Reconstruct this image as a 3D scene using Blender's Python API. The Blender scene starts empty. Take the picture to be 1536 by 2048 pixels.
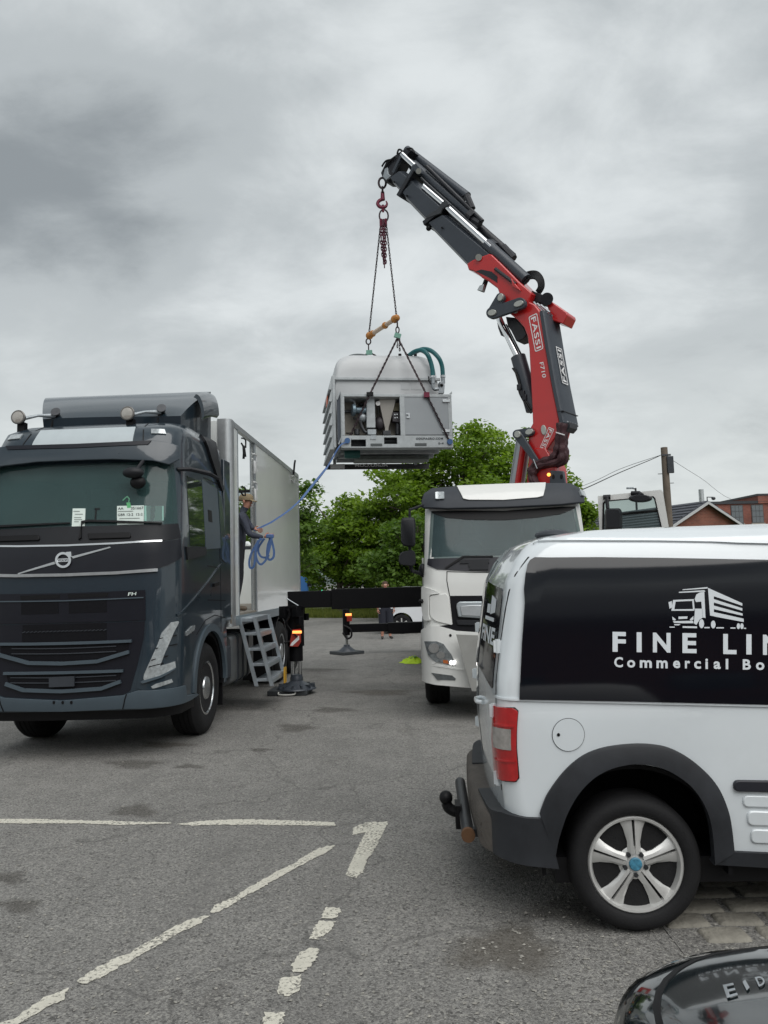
import bpy, bmesh, math, random
from mathutils import Vector, Matrix
import numpy as np
RAD = math.radians; PI = math.pi
SC = bpy.context.scene; COL = SC.collection
# ------------------------------------------------------------------ camera
PW, PH, FPX, CAMH = 1536.0, 2048.0, 1540.0, 1.72
PITCH, ROLL = RAD(5.08), RAD(1.6)
RC = Matrix.Rotation(PI/2 + PITCH, 3, 'X') @ Matrix.Rotation(-ROLL, 3, 'Z')
RCT = RC.transposed(); CAM = Vector((0, 0, CAMH))
cd = bpy.data.cameras.new('camera'); cam = bpy.data.objects.new('camera', cd); COL.objects.link(cam)
cam.matrix_world = Matrix.Translation(CAM) @ RC.to_4x4()
cd.sensor_fit = 'VERTICAL'; cd.sensor_height = 36; cd.sensor_width = 27; cd.lens = FPX/PH*36
cd.clip_start = 0.05; cd.clip_end = 3000
SC.camera = cam
# ------------------------------------------------------------------ world: overcast sky over a Nishita base
SUN_EL, SUN_ROT = RAD(55), RAD(155)
wd = bpy.data.worlds.new('World'); SC.world = wd; wd.use_nodes = True
def build_world():
    nt = wd.node_tree; nt.nodes.clear(); N = nt.nodes.new; L = nt.links.new
    out = N('ShaderNodeOutputWorld')
    sky = N('ShaderNodeTexSky'); sky.sky_type = 'NISHITA'; sky.sun_disc = False
    sky.sun_elevation = SUN_EL; sky.sun_rotation = SUN_ROT; sky.air_density = 1.0; sky.dust_density = 4.0
    b1 = N('ShaderNodeBackground'); b1.inputs[1].default_value = 0.05; L(sky.outputs[0], b1.inputs[0])
    geo = N('ShaderNodeTexCoord')
    sep = N('ShaderNodeSeparateXYZ'); L(geo.outputs['Generated'], sep.inputs[0])
    def m(op, a, b=None, clamp=False):
        n = N('ShaderNodeMath'); n.operation = op; n.use_clamp = clamp
        for i, v in enumerate((a, b)):
            if v is None: continue
            if isinstance(v, (int, float)): n.inputs[i].default_value = v
            else: L(v, n.inputs[i])
        return n.outputs[0]
    zz = m('MAXIMUM', sep.outputs[2], 0.0)
    den = m('ADD', zz, 0.34)
    comb = N('ShaderNodeCombineXYZ'); L(m('DIVIDE', sep.outputs[0], den), comb.inputs[0]); L(m('DIVIDE', sep.outputs[1], den), comb.inputs[1])
    def noise(scale, det, rough, off, dist=0.0):
        mp = N('ShaderNodeMapping'); L(comb.outputs[0], mp.inputs[0]); mp.inputs['Location'].default_value = off
        mp.inputs['Scale'].default_value = (1.0, 1.25, 1)
        n = N('ShaderNodeTexNoise'); n.inputs['Scale'].default_value = scale; n.inputs['Detail'].default_value = det
        n.inputs['Roughness'].default_value = rough; n.inputs['Distortion'].default_value = dist; L(mp.outputs[0], n.inputs['Vector'])
        return n.outputs['Fac']
    big = noise(1.0, 3, 0.5, (11.34, 2.7, 0), 0.35); fine = noise(3.6, 9, 0.6, (7.3, 2.0, 0), 0.25)
    s = m('ADD', m('MULTIPLY', big, 0.74), m('MULTIPLY', fine, 0.26))
    rp = N('ShaderNodeValToRGB'); L(s, rp.inputs[0]); rp.color_ramp.interpolation = 'EASE'
    e = rp.color_ramp.elements
    e[0].position = 0.375; e[0].color = (0.172, 0.190, 0.201, 1)
    e[1].position = 0.64; e[1].color = (0.455, 0.480, 0.487, 1)
    x = e.new(0.5); x.color = (0.295, 0.318, 0.328, 1)
    # thinner, brighter cloud towards the horizon all round
    hz = N('ShaderNodeMapRange'); hz.interpolation_type = 'SMOOTHSTEP'; L(zz, hz.inputs[0])
    hz.inputs[1].default_value = 0.0; hz.inputs[2].default_value = 0.42; hz.inputs[3].default_value = 1.0; hz.inputs[4].default_value = 0.0
    mx = N('ShaderNodeMix'); mx.data_type = 'RGBA'
    L(m('MULTIPLY', hz.outputs[0], m('ADD', 0.45, m('MULTIPLY', fine, 0.8)), True), mx.inputs[0]); L(rp.outputs[0], mx.inputs[6]); mx.inputs[7].default_value = (0.475, 0.500, 0.494, 1)
    b2 = N('ShaderNodeBackground'); b2.inputs[1].default_value = SKYK; L(mx.outputs[2], b2.inputs[0])
    ms = N('ShaderNodeMixShader'); ms.inputs[0].default_value = 0.94
    L(b1.outputs[0], ms.inputs[1]); L(b2.outputs[0], ms.inputs[2]); L(ms.outputs[0], out.inputs[0])
SKYK = 1.0
build_world()
sd = bpy.data.lights.new('sun', 'SUN'); sd.energy = 1.5; sd.angle = RAD(65); sd.color = (1, 0.985, 0.96)
sun = bpy.data.objects.new('sun', sd); COL.objects.link(sun)
sdir = Vector((math.sin(SUN_ROT)*math.cos(SUN_EL), math.cos(SUN_ROT)*math.cos(SUN_EL), math.sin(SUN_EL)))
sun.rotation_euler = sdir.to_track_quat('Z', 'Y').to_euler(); sun.location = (0, -5, 30)
vs = SC.view_settings; vs.view_transform = 'Standard'; vs.look = 'None'; vs.exposure = 0.78; vs.gamma = 1.0
SC.display_settings.display_device = 'sRGB'
SC.render.engine = 'CYCLES'; SC.cycles.use_denoising = True; SC.cycles.max_bounces = 6
# ------------------------------------------------------------------ pixel rays and frames
def ray(u, v): return RC @ Vector(((u-768)/FPX, (1024-v)/FPX, -1.0))
def proj(P):
    q = RCT @ (P - CAM)
    return Vector((768 - FPX*q.x/q.z, 1024 + FPX*q.y/q.z))
def gnd(u, v, z=0.0):
    r = ray(u, v); return CAM + r*((z-CAMH)/r.z)
def at(u, v, d):
    r = ray(u, v); return CAM + r*(d/r.y)
class Frame:
    def __init__(s, o, yaw): s.o = Vector(o); s.yaw = yaw; s.R = Matrix.Rotation(yaw, 3, 'Z'); s.RT = s.R.transposed()
    def w(s, p): return s.o + s.R @ Vector(p)
    def l(s, P): return s.RT @ (Vector(P) - s.o)
    def hit(s, u, v, x=None, y=None, z=None):
        o = s.l(CAM); r = s.RT @ ray(u, v)
        k = (x-o.x)/r.x if x is not None else (y-o.y)/r.y if y is not None else (z-o.z)/r.z
        return o + r*k
class Zoom:
    def __init__(s, x0, y0, x1, y1, w): s.x0, s.y0, s.k = x0, y0, (x1-x0)/w
    def __call__(s, *pts): return [(s.x0+a*s.k, s.y0+b*s.k) for a, b in pts]
Z1 = Zoom(0, 760, 640, 1160, 1536); Z2 = Zoom(0, 1080, 640, 1500, 1536); Z3 = Zoom(380, 820, 700, 1400, 1130)
Z4 = Zoom(640, 690, 920, 950, 1536); Z5 = Zoom(730, 280, 1160, 680, 1536); Z6 = Zoom(940, 560, 1180, 1000, 1117)
Z7 = Zoom(780, 950, 1360, 1420, 1536); Z8 = Zoom(900, 1040, 1536, 1500, 1536); Z9 = Zoom(900, 1460, 1536, 1880, 1536)
ZA = Zoom(940, 1380, 1200, 1740, 1479); ZB = Zoom(760, 280, 960, 480, 1536); ZC = Zoom(540, 1150, 880, 1420, 1536)
ZD = Zoom(1040, 840, 1180, 1000, 1536); ZE = Zoom(0, 1200, 450, 1480, 1536); ZF = Zoom(1140, 880, 1536, 1070, 1536)
ZG = Zoom(440, 960, 640, 1240, 1463); ZH = Zoom(0, 1580, 900, 2048, 1536); ZI = Zoom(1150, 1780, 1536, 2048, 1536)
ZJ = Zoom(560, 1080, 860, 1290, 1536)
# ------------------------------------------------------------------ materials
MATS = {}
def mat(name, col, rough=0.5, metal=0.0, spec=0.5, coat=0.0, var=0.0, vscale=8.0, bump=0.0, bscale=60.0, emit=None, trans=0.0, dirt=0.0):
    if name in MATS: return MATS[name]
    m = bpy.data.materials.new(name); m.use_nodes = True; nt = m.node_tree; N = nt.nodes.new; L = nt.links.new
    p = nt.nodes['Principled BSDF']; c = (*col, 1)
    p.inputs['Base Color'].default_value = c; p.inputs['Roughness'].default_value = rough
    p.inputs['Metallic'].default_value = metal; p.inputs['Specular IOR Level'].default_value = spec
    if coat: p.inputs['Coat Weight'].default_value = coat; p.inputs['Coat Roughness'].default_value = 0.04
    tc = N('ShaderNodeTexCoord')
    if var:
        n = N('ShaderNodeTexNoise'); n.inputs['Scale'].default_value = vscale; n.inputs['Detail'].default_value = 5; n.inputs['Roughness'].default_value = 0.65
        L(tc.outputs['Object'], n.inputs['Vector'])
        mr = N('ShaderNodeMapRange'); mr.inputs[1].default_value = 0.25; mr.inputs[2].default_value = 0.75; mr.inputs[3].default_value = 1-var; mr.inputs[4].default_value = 1+var
        L(n.outputs['Fac'], mr.inputs[0])
        mx = N('ShaderNodeMix'); mx.data_type = 'RGBA'; mx.blend_type = 'MULTIPLY'; mx.inputs[0].default_value = 1; mx.inputs[6].default_value = c
        L(mr.outputs[0], mx.inputs[7]); last = mx.outputs[2]
        if dirt:
            n2 = N('ShaderNodeTexNoise'); n2.inputs['Scale'].default_value = vscale*0.35; n2.inputs['Detail'].default_value = 8; n2.inputs['Roughness'].default_value = 0.7
            L(tc.outputs['Object'], n2.inputs['Vector'])
            m2 = N('ShaderNodeMapRange'); m2.inputs[1].default_value = 0.5; m2.inputs[2].default_value = 0.75; m2.inputs[3].default_value = 0; m2.inputs[4].default_value = dirt
            L(n2.outputs['Fac'], m2.inputs[0])
            mx2 = N('ShaderNodeMix'); mx2.data_type = 'RGBA'; L(m2.outputs[0], mx2.inputs[0]); L(last, mx2.inputs[6]); mx2.inputs[7].default_value = (0.12, 0.10, 0.08, 1); last = mx2.outputs[2]
        L(last, p.inputs['Base Color'])
        mr2 = N('ShaderNodeMapRange'); mr2.inputs[3].default_value = max(0.02, rough-var*0.3); mr2.inputs[4].default_value = min(1, rough+var*0.3)
        L(n.outputs['Fac'], mr2.inputs[0]); L(mr2.outputs[0], p.inputs['Roughness'])
    if bump:
        n = N('ShaderNodeTexNoise'); n.inputs['Scale'].default_value = bscale; n.inputs['Detail'].default_value = 4
        L(tc.outputs['Object'], n.inputs['Vector'])
        b = N('ShaderNodeBump'); b.inputs['Strength'].default_value = bump; b.inputs['Distance'].default_value = 0.02; L(n.outputs['Fac'], b.inputs['Height']); L(b.outputs[0], p.inputs['Normal'])
    if emit: p.inputs['Emission Color'].default_value = (*emit[:3], 1); p.inputs['Emission Strength'].default_value = emit[3]
    if trans:
        t = N('ShaderNodeBsdfTransparent'); t.inputs[0].default_value = (0.9, 0.97, 0.95, 1)
        ms = N('ShaderNodeMixShader'); ms.inputs[0].default_value = trans
        L(p.outputs[0], ms.inputs[1]); L(t.outputs[0], ms.inputs[2]); L(ms.outputs[0], nt.nodes['Material Output'].inputs[0])
    MATS[name] = m; return m
# ------------------------------------------------------------------ tags and objects
def tag(o, label=None, cat=None, group=None, kind=None):
    if label: o['label'] = label
    if cat: o['category'] = cat
    if group: o['group'] = group
    if kind: o['kind'] = kind
    return o
def empty(name, loc=(0, 0, 0), rz=0.0, parent=None):
    o = bpy.data.objects.new(name, None); COL.objects.link(o); o.location = loc; o.rotation_euler = (0, 0, rz); o.parent = parent
    o.empty_display_size = 0.1
    return o
def thing(name, label, cat, frame=None, group=None, loc=(0, 0, 0), rz=0.0):
    o = empty(name, frame.o if frame else loc, frame.yaw if frame else rz)
    return tag(o, label, cat, group)
class MB:
    def __init__(s): s.v = []; s.f = []
    def add(s, vs, fs, M=None):
        n = len(s.v); s.v += [tuple(M @ Vector(p)) if M else tuple(p) for p in vs]; s.f += [tuple(i+n for i in f) for f in fs]; return s
    def box(s, a, b, M=None):
        (x0, y0, z0), (x1, y1, z1) = a, b
        return s.add([(x0, y0, z0), (x1, y0, z0), (x1, y1, z0), (x0, y1, z0), (x0, y0, z1), (x1, y0, z1), (x1, y1, z1), (x0, y1, z1)],
                     [(0, 3, 2, 1), (4, 5, 6, 7), (0, 1, 5, 4), (1, 2, 6, 5), (2, 3, 7, 6), (3, 0, 4, 7)], M)
    def hexa(s, p):   # 8 points: bottom loop then top loop
        return s.add(p, [(0, 3, 2, 1), (4, 5, 6, 7), (0, 1, 5, 4), (1, 2, 6, 5), (2, 3, 7, 6), (3, 0, 4, 7)])
    def prism(s, loop, d):   # planar loop extruded by vector d
        n = len(loop); d = Vector(d); a = [Vector(p) for p in loop]
        return s.add(a + [p+d for p in a], [tuple(range(n)), tuple(range(2*n-1, n-1, -1))] + [(i, i+n, (i+1) % n+n, (i+1) % n) for i in range(n)])
    def tube(s, path, r, n=8, closed=False, cap=True):
        P = [Vector(p) for p in path]; m = len(P); rr = r if isinstance(r, (list, tuple)) else [r]*m
        vs = []; up = None
        for i in range(m):
            a = P[(i-1) % m] if (closed or i > 0) else P[i]; b = P[(i+1) % m] if (closed or i < m-1) else P[i]
            t = (b-a)
            t = t.normalized() if t.length > 1e-9 else Vector((0, 0, 1))
            if up is None: up = Vector((0, 0, 1)) if abs(t.z) < 0.9 else Vector((1, 0, 0))
            x = t.cross(up)
            if x.length < 1e-6: x = t.cross(Vector((1, 0.3, 0)))
            x.normalize(); y = x.cross(t).normalized(); up = y
            for k in range(n):
                an = 2*PI*k/n; vs.append(P[i] + (x*math.cos(an)+y*math.sin(an))*rr[i])
        fs = []
        for i in range(m if closed else m-1):
            j = (i+1) % m
            for k in range(n): fs.append((i*n+k, i*n+(k+1) % n, j*n+(k+1) % n, j*n+k))
        if cap and not closed: fs += [tuple(range(n-1, -1, -1)), tuple((m-1)*n+k for k in range(n))]
        return s.add(vs, fs)
    def cyl(s, a, b, r, r2=None, n=16): return s.tube([a, b], [r, r if r2 is None else r2], n)
    def lathe(s, prof, o, axis, n=32):   # prof: (radius, height along axis)
        o = Vector(o); t = Vector(axis).normalized(); x = t.orthogonal().normalized(); y = t.cross(x)
        vs = [o + t*h + (x*math.cos(2*PI*k/n)+y*math.sin(2*PI*k/n))*r for r, h in prof for k in range(n)]
        fs = [(i*n+k, i*n+(k+1) % n, (i+1)*n+(k+1) % n, (i+1)*n+k) for i in range(len(prof)-1) for k in range(n)]
        if prof[0][0] > 1e-5: fs.append(tuple(range(n-1, -1, -1)))
        if prof[-1][0] > 1e-5: fs.append(tuple((len(prof)-1)*n+k for k in range(n)))
        return s.add(vs, fs)
    def ball(s, c, r, n=12, m=8):
        r = r if isinstance(r, (tuple, list)) else (r, r, r); vs = []; fs = []
        for i in range(m+1):
            for k in range(n):
                th = PI*i/m; ph = 2*PI*k/n; vs.append((c[0]+r[0]*math.sin(th)*math.cos(ph), c[1]+r[1]*math.sin(th)*math.sin(ph), c[2]+r[2]*math.cos(th)))
        for i in range(m):
            for k in range(n): fs.append((i*n+k, (i+1)*n+k, (i+1)*n+(k+1) % n, i*n+(k+1) % n))
        return s.add(vs, fs)
    def loft(s, loops, cap=True, closed=True):
        n = len(loops[0]); vs = [p for l in loops for p in l]; fs = []
        for i in range(len(loops)-1):
            for k in range(n if closed else n-1): fs.append((i*n+k, i*n+(k+1) % n, (i+1)*n+(k+1) % n, (i+1)*n+k))
        if cap and closed: fs += [tuple(range(n-1, -1, -1)), tuple((len(loops)-1)*n+k for k in range(n))]
        return s.add(vs, fs)
    def strip(s, path, w, nrm, th=0.003):   # flat band along a path; w: half-width vector per point or one vector
        ws = w if isinstance(w, list) else [w]*len(path); lo = []
        for p, q in zip(path, ws):
            p = Vector(p); q = Vector(q); n = Vector(nrm)*th; lo.append([p-q, p+q, p+q+n, p-q+n])
        return s.loft(lo)
    def mesh(s, name):
        me = bpy.data.meshes.new(name); me.from_pydata([tuple(p) for p in s.v], [], s.f); me.validate(); return me
    def build(s, name, m, parent=None, smooth=35, bevel=0.0, seg=2, weld=True, fix=True):
        me = s.mesh(name)
        return link_mesh(name, me, m, parent, smooth, bevel, seg, weld, fix)
def link_mesh(name, me, m, parent=None, smooth=35, bevel=0.0, seg=2, weld=True, fix=True):
    if weld or fix:
        bm = bmesh.new(); bm.from_mesh(me)
        if weld: bmesh.ops.remove_doubles(bm, verts=bm.verts, dist=1e-5)
        if fix: bmesh.ops.recalc_face_normals(bm, faces=bm.faces)
        bm.to_mesh(me); bm.free()
    if smooth:
        me.shade_smooth(); me.set_sharp_from_angle(angle=RAD(smooth))
    o = bpy.data.objects.new(name, me); COL.objects.link(o); o.parent = parent
    for x in (m if isinstance(m, (list, tuple)) else [m]): me.materials.append(x)
    if bevel:
        b = o.modifiers.new('bevel', 'BEVEL'); b.width = bevel; b.segments = seg; b.limit_method = 'ANGLE'; b.angle_limit = RAD(40); b.harden_normals = False
    return o
def copy_tree(o, parent=None):
    c = o.copy(); COL.objects.link(c); c.parent = parent
    for ch in list(o.children): copy_tree(ch, c)
    return c
def baked(o):   # apply modifiers through the depsgraph
    bpy.context.view_layer.update(); dg = bpy.context.evaluated_depsgraph_get()
    me = bpy.data.meshes.new_from_object(o.evaluated_get(dg)); return me
def boolean_cut(o, cutter_mb):
    c = cutter_mb.build('cutter', MATS['black'], o.parent, smooth=0)
    md = o.modifiers.new('cut', 'BOOLEAN'); md.operation = 'DIFFERENCE'; md.object = c; md.solver = 'EXACT'; md.material_mode = 'TRANSFER'
    me = baked(o); o.modifiers.clear(); old = o.data; o.data = me
    me.shade_smooth(); me.set_sharp_from_angle(angle=RAD(35))
    bpy.data.objects.remove(c); return o
def rounded(pts, r, n=4):   # round the corners of a polygon (any 2-D units)
    out = []; m = len(pts); rs = r if isinstance(r, (list, tuple)) else [r]*m
    for i in range(m):
        p = Vector(pts[i]); a = Vector(pts[i-1])-p; b = Vector(pts[(i+1) % m])-p
        q = min(rs[i], a.length*0.49, b.length*0.49)
        if q < 1e-6: out.append(tuple(p)); continue
        a = p + a.normalized()*q; b = p + b.normalized()*q
        for k in range(n+1):
            t = k/n; out.append(tuple((1-t)**2*a + 2*t*(1-t)*p + t*t*b))
    return out
def ellipse(cx, cy, rx, ry, n=28, a0=0.0): return [(cx+rx*math.cos(a0+2*PI*k/n), cy+ry*math.sin(a0+2*PI*k/n)) for k in range(n)]
def catmull(pts, n=6, closed=False):
    P = [Vector(p) for p in pts]; m = len(P); out = []
    for i in range(m if closed else m-1):
        g = lambda k: P[k % m] if closed else P[max(0, min(m-1, k))]
        p0, p1, p2, p3 = g(i-1), g(i), g(i+1), g(i+2)
        for k in range(n):
            t = k/n; out.append(0.5*((2*p1)+(p2-p0)*t+(2*p0-5*p1+4*p2-p3)*t*t+(3*p1-p0-3*p2+p3)*t**3))
    if not closed: out.append(P[-1])
    return out
def lerp_fn(tab):
    zs = [a for a, b in tab]; vs = [b for a, b in tab]
    return lambda z: float(np.interp(z, zs, vs))
# ------------------------------------------------------------------ wrap-around body surface
class Wrap:
    """vertical-walled body seen end-on: end face, rounded corners, long sides; (t, z) -> local point"""
    def __init__(s, w, yf, r, bow, L):
        mk = lambda q: lerp_fn(q) if isinstance(q, list) else (lambda z, q=q: q)
        s.w, s.yf, s.r, s.bow, s.L = mk(w), mk(yf), mk(r), mk(bow), L
    def pt(s, t, z):
        w, yf, r, bow = s.w(z), s.yf(z), s.r(z), s.bow(z); a = abs(t); fl = w-r; k = bow*(min(a, fl)/w)**2
        if a <= fl: x, y = a, yf+k
        elif a <= fl+r*PI/2: q = (a-fl)/r; x, y = fl+r*math.sin(q), yf+k+r*(1-math.cos(q))
        else: x, y = w, yf+k+r+(a-fl-r*PI/2)
        return Vector((math.copysign(x, t), y, z))
    def nrm(s, t, z, e=0.004):
        a = s.pt(t+e, z)-s.pt(t-e, z); b = s.pt(t, z+e)-s.pt(t, z-e)
        n = a.cross(b); return n.normalized()
    def tside(s, y, z):   # t of a point on the side at depth y
        w, yf, r, bow = s.w(z), s.yf(z), s.r(z), s.bow(z); fl = w-r
        return (y-yf-bow*(fl/w)**2-r)+fl+r*PI/2
    def loop(s, z, nf=10, nc=8, ns=6):
        w, yf, r = s.w(z), s.yf(z), s.r(z); fl = w-r; tc = fl+r*PI/2; te = s.tside(s.L, z)
        ts = [fl*i/nf for i in range(nf)] + [fl+(tc-fl)*i/nc for i in range(nc)] + [tc+(te-tc)*i/ns for i in range(ns+1)]
        R_ = [s.pt(t, z) for t in ts]; Lf = [Vector((-p.x, p.y, p.z)) for p in R_[1:]]
        return R_ + Lf[::-1]
    def shell(s, zs, **k): return MB().loft([s.loop(z, **k) for z in zs])
class Plane2:
    """flat patch: (a, b) -> o + a*ea + b*eb"""
    def __init__(s, o, ea, eb): s.o, s.ea, s.eb = Vector(o), Vector(ea), Vector(eb); s.n = s.ea.cross(s.eb).normalized()
    def pt(s, a, b): return s.o + s.ea*a + s.eb*b
    def nrm(s, a, b): return s.n
def solve(fr, sf, u, v, g):
    """(a, b) of the surface point seen at pixel (u, v)"""
    a, b = g; tgt = Vector((u, v))
    for _ in range(30):
        p = proj(fr.w(sf.pt(a, b))); e = tgt-p
        if e.length < 0.02: break
        h = 0.002
        pa = (proj(fr.w(sf.pt(a+h, b)))-p)/h; pb = (proj(fr.w(sf.pt(a, b+h)))-p)/h
        det = pa.x*pb.y-pa.y*pb.x
        if abs(det) < 1e-3: det = 1e-3
        da = (e.x*pb.y-e.y*pb.x)/det; db = (pa.x*e.y-pa.y*e.x)/det
        k = min(1.0, 0.3/max(1e-9, math.hypot(da, db))); a += da*k; b += db*k
    return a, b
def trace(fr, sf, pix, g=(0.0, 1.5)):
    out = []
    for u, v in pix: g = solve(fr, sf, u, v, g); out.append(g)
    return out
def sym(half): return half + [(-a, b) for a, b in half[::-1] if abs(a) > 1e-3]
def panel(sf, poly, off=0.004, th=0.02, step=0.12, mb=None, holes=()):
    """a plate of thickness th lying on the surface, its face `off` proud of it"""
    bm = bmesh.new()
    vs = [bm.verts.new((a, b, 0)) for a, b in poly]; bm.faces.new(vs)
    bmesh.ops.remove_doubles(bm, verts=bm.verts, dist=1e-5)
    if step:
        for ax in (0, 1):
            lo = min(p[ax] for p in poly); hi = max(p[ax] for p in poly); n = int((hi-lo)/step)
            for i in range(1, n+1):
                c = lo+(hi-lo)*i/(n+1); co = [0, 0, 0]; co[ax] = c; no = [0, 0, 0]; no[ax] = 1
                bmesh.ops.bisect_plane(bm, geom=bm.verts[:]+bm.edges[:]+bm.faces[:], plane_co=co, plane_no=no)
    bm.verts.index_update(); F_ = []; B_ = []
    for v in bm.verts:
        p = sf.pt(v.co.x, v.co.y); n = sf.nrm(v.co.x, v.co.y); F_.append(p+n*off); B_.append(p+n*(off-th))
    n = len(F_); fs = [tuple(v.index for v in f.verts) for f in bm.faces]
    fs += [tuple(v.index+n for v in reversed(f.verts)) for f in bm.faces]
    for e in bm.edges:
        if e.is_boundary: a, b = e.verts[0].index, e.verts[1].index; fs.append((a, b, b+n, a+n))
    bm.free(); mb = mb or MB(); return mb.add(F_+B_, fs)
def band(sf, path, hw, off=0.004, th=0.01, mb=None):
    """a raised strip of half-width hw along a path of (a, b)"""
    P = [Vector(p) for p in path]; l, r = [], []
    for i in range(len(P)):
        t = (P[min(i+1, len(P)-1)]-P[max(i-1, 0)]).normalized(); n = Vector((-t.y, t.x))*hw; l.append(tuple(P[i]+n)); r.append(tuple(P[i]-n))
    mb = mb or MB(); lo = []
    for a, b in zip(l, r):
        pa, na, pb, nb = sf.pt(*a), sf.nrm(*a), sf.pt(*b), sf.nrm(*b)
        lo.append([pa+na*(off-th), pa+na*off, pb+nb*off, pb+nb*(off-th)])
    return mb.loft(lo)
def dense(path, n=6):
    out = []
    for p, q in zip(path[:-1], path[1:]):
        for k in range(n): t = k/n; out.append((p[0]+(q[0]-p[0])*t, p[1]+(q[1]-p[1])*t))
    return out+[tuple(path[-1])]
# ------------------------------------------------------------------ lettering
def glyphs(txt, bold=0.0, spacing=1.0):
    """triangulated flat text, normalised so that it spans x 0..1 and cap height y 0..1; returns (verts, faces, aspect)"""
    cu = bpy.data.curves.new('text', 'FONT'); cu.body = txt; cu.offset = bold; cu.space_character = spacing; cu.fill_mode = 'FRONT'; cu.resolution_u = 3
    o = bpy.data.objects.new('text', cu); COL.objects.link(o); me = baked(o)
    vs = [v.co.copy() for v in me.vertices]; fs = [tuple(p.vertices) for p in me.polygons]
    bpy.data.objects.remove(o); bpy.data.curves.remove(cu); bpy.data.meshes.remove(me)
    x0 = min(v.x for v in vs); x1 = max(v.x for v in vs); y0 = min(v.y for v in vs); y1 = max(v.y for v in vs)
    return [((v.x-x0)/(x1-x0), (v.y-y0)/(y1-y0)) for v in vs], fs, (x1-x0)/(y1-y0)
def lettering(txt, place, mb=None, bold=0.0, spacing=1.0):
    """place(a, b) -> 3-D point for a, b in 0..1"""
    vs, fs, asp = glyphs(txt, bold, spacing); mb = mb or MB()
    return mb.add([place(a, b) for a, b in vs], fs)
def quadmap(q):   # bilinear map of 0..1 x 0..1 on a pixel quad: bl, br, tr, tl
    bl, br, tr, tl = [Vector(p) for p in q]
    return lambda a, b: bl*(1-a)*(1-b)+br*a*(1-b)+tr*a*b+tl*(1-a)*b
def surf_letters(fr, sf, txt, quad, g, off=0.003, mb=None, bold=0.0, spacing=1.0):
    qm = quadmap(quad); st = [g]
    # map the four corners, then bilinear in surface parameters
    c = trace(fr, sf, [tuple(qm(0, 0)), tuple(qm(1, 0)), tuple(qm(1, 1)), tuple(qm(0, 1))], g); pm = quadmap(c)
    def place(a, b):
        p = pm(a, b); return sf.pt(p.x, p.y)+sf.nrm(p.x, p.y)*off
    return lettering(txt, place, mb, bold, spacing)
# ------------------------------------------------------------------ common materials
BLACK = mat('black', (0.005, 0.005, 0.006), 0.5, spec=0.25)
RUBBER = mat('rubber', (0.011, 0.011, 0.012), 0.75, spec=0.3, var=0.25, vscale=12, bump=0.15, bscale=120)
BPLAST = mat('black_plastic', (0.012, 0.013, 0.016), 0.5, spec=0.3, var=0.12, vscale=6, bump=0.05, bscale=300)
GPLAST = mat('grey_plastic', (0.035, 0.040, 0.048), 0.55, spec=0.3, var=0.15, vscale=5, bump=0.06, bscale=250)
CHROME = mat('chrome', (0.62, 0.63, 0.64), 0.18, 1.0)
ALU = mat('aluminium', (0.50, 0.52, 0.53), 0.38, 0.85, var=0.12, vscale=9)
GALV = mat('galvanised_steel', (0.33, 0.36, 0.38), 0.48, 0.6, var=0.2, vscale=11)
STEEL = mat('dark_steel', (0.06, 0.063, 0.068), 0.45, 0.7, var=0.2, vscale=10)
LENS = mat('lamp_lens', (0.42, 0.45, 0.46), 0.12, 0.35, coat=1.0, var=0.35, vscale=28)
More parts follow.
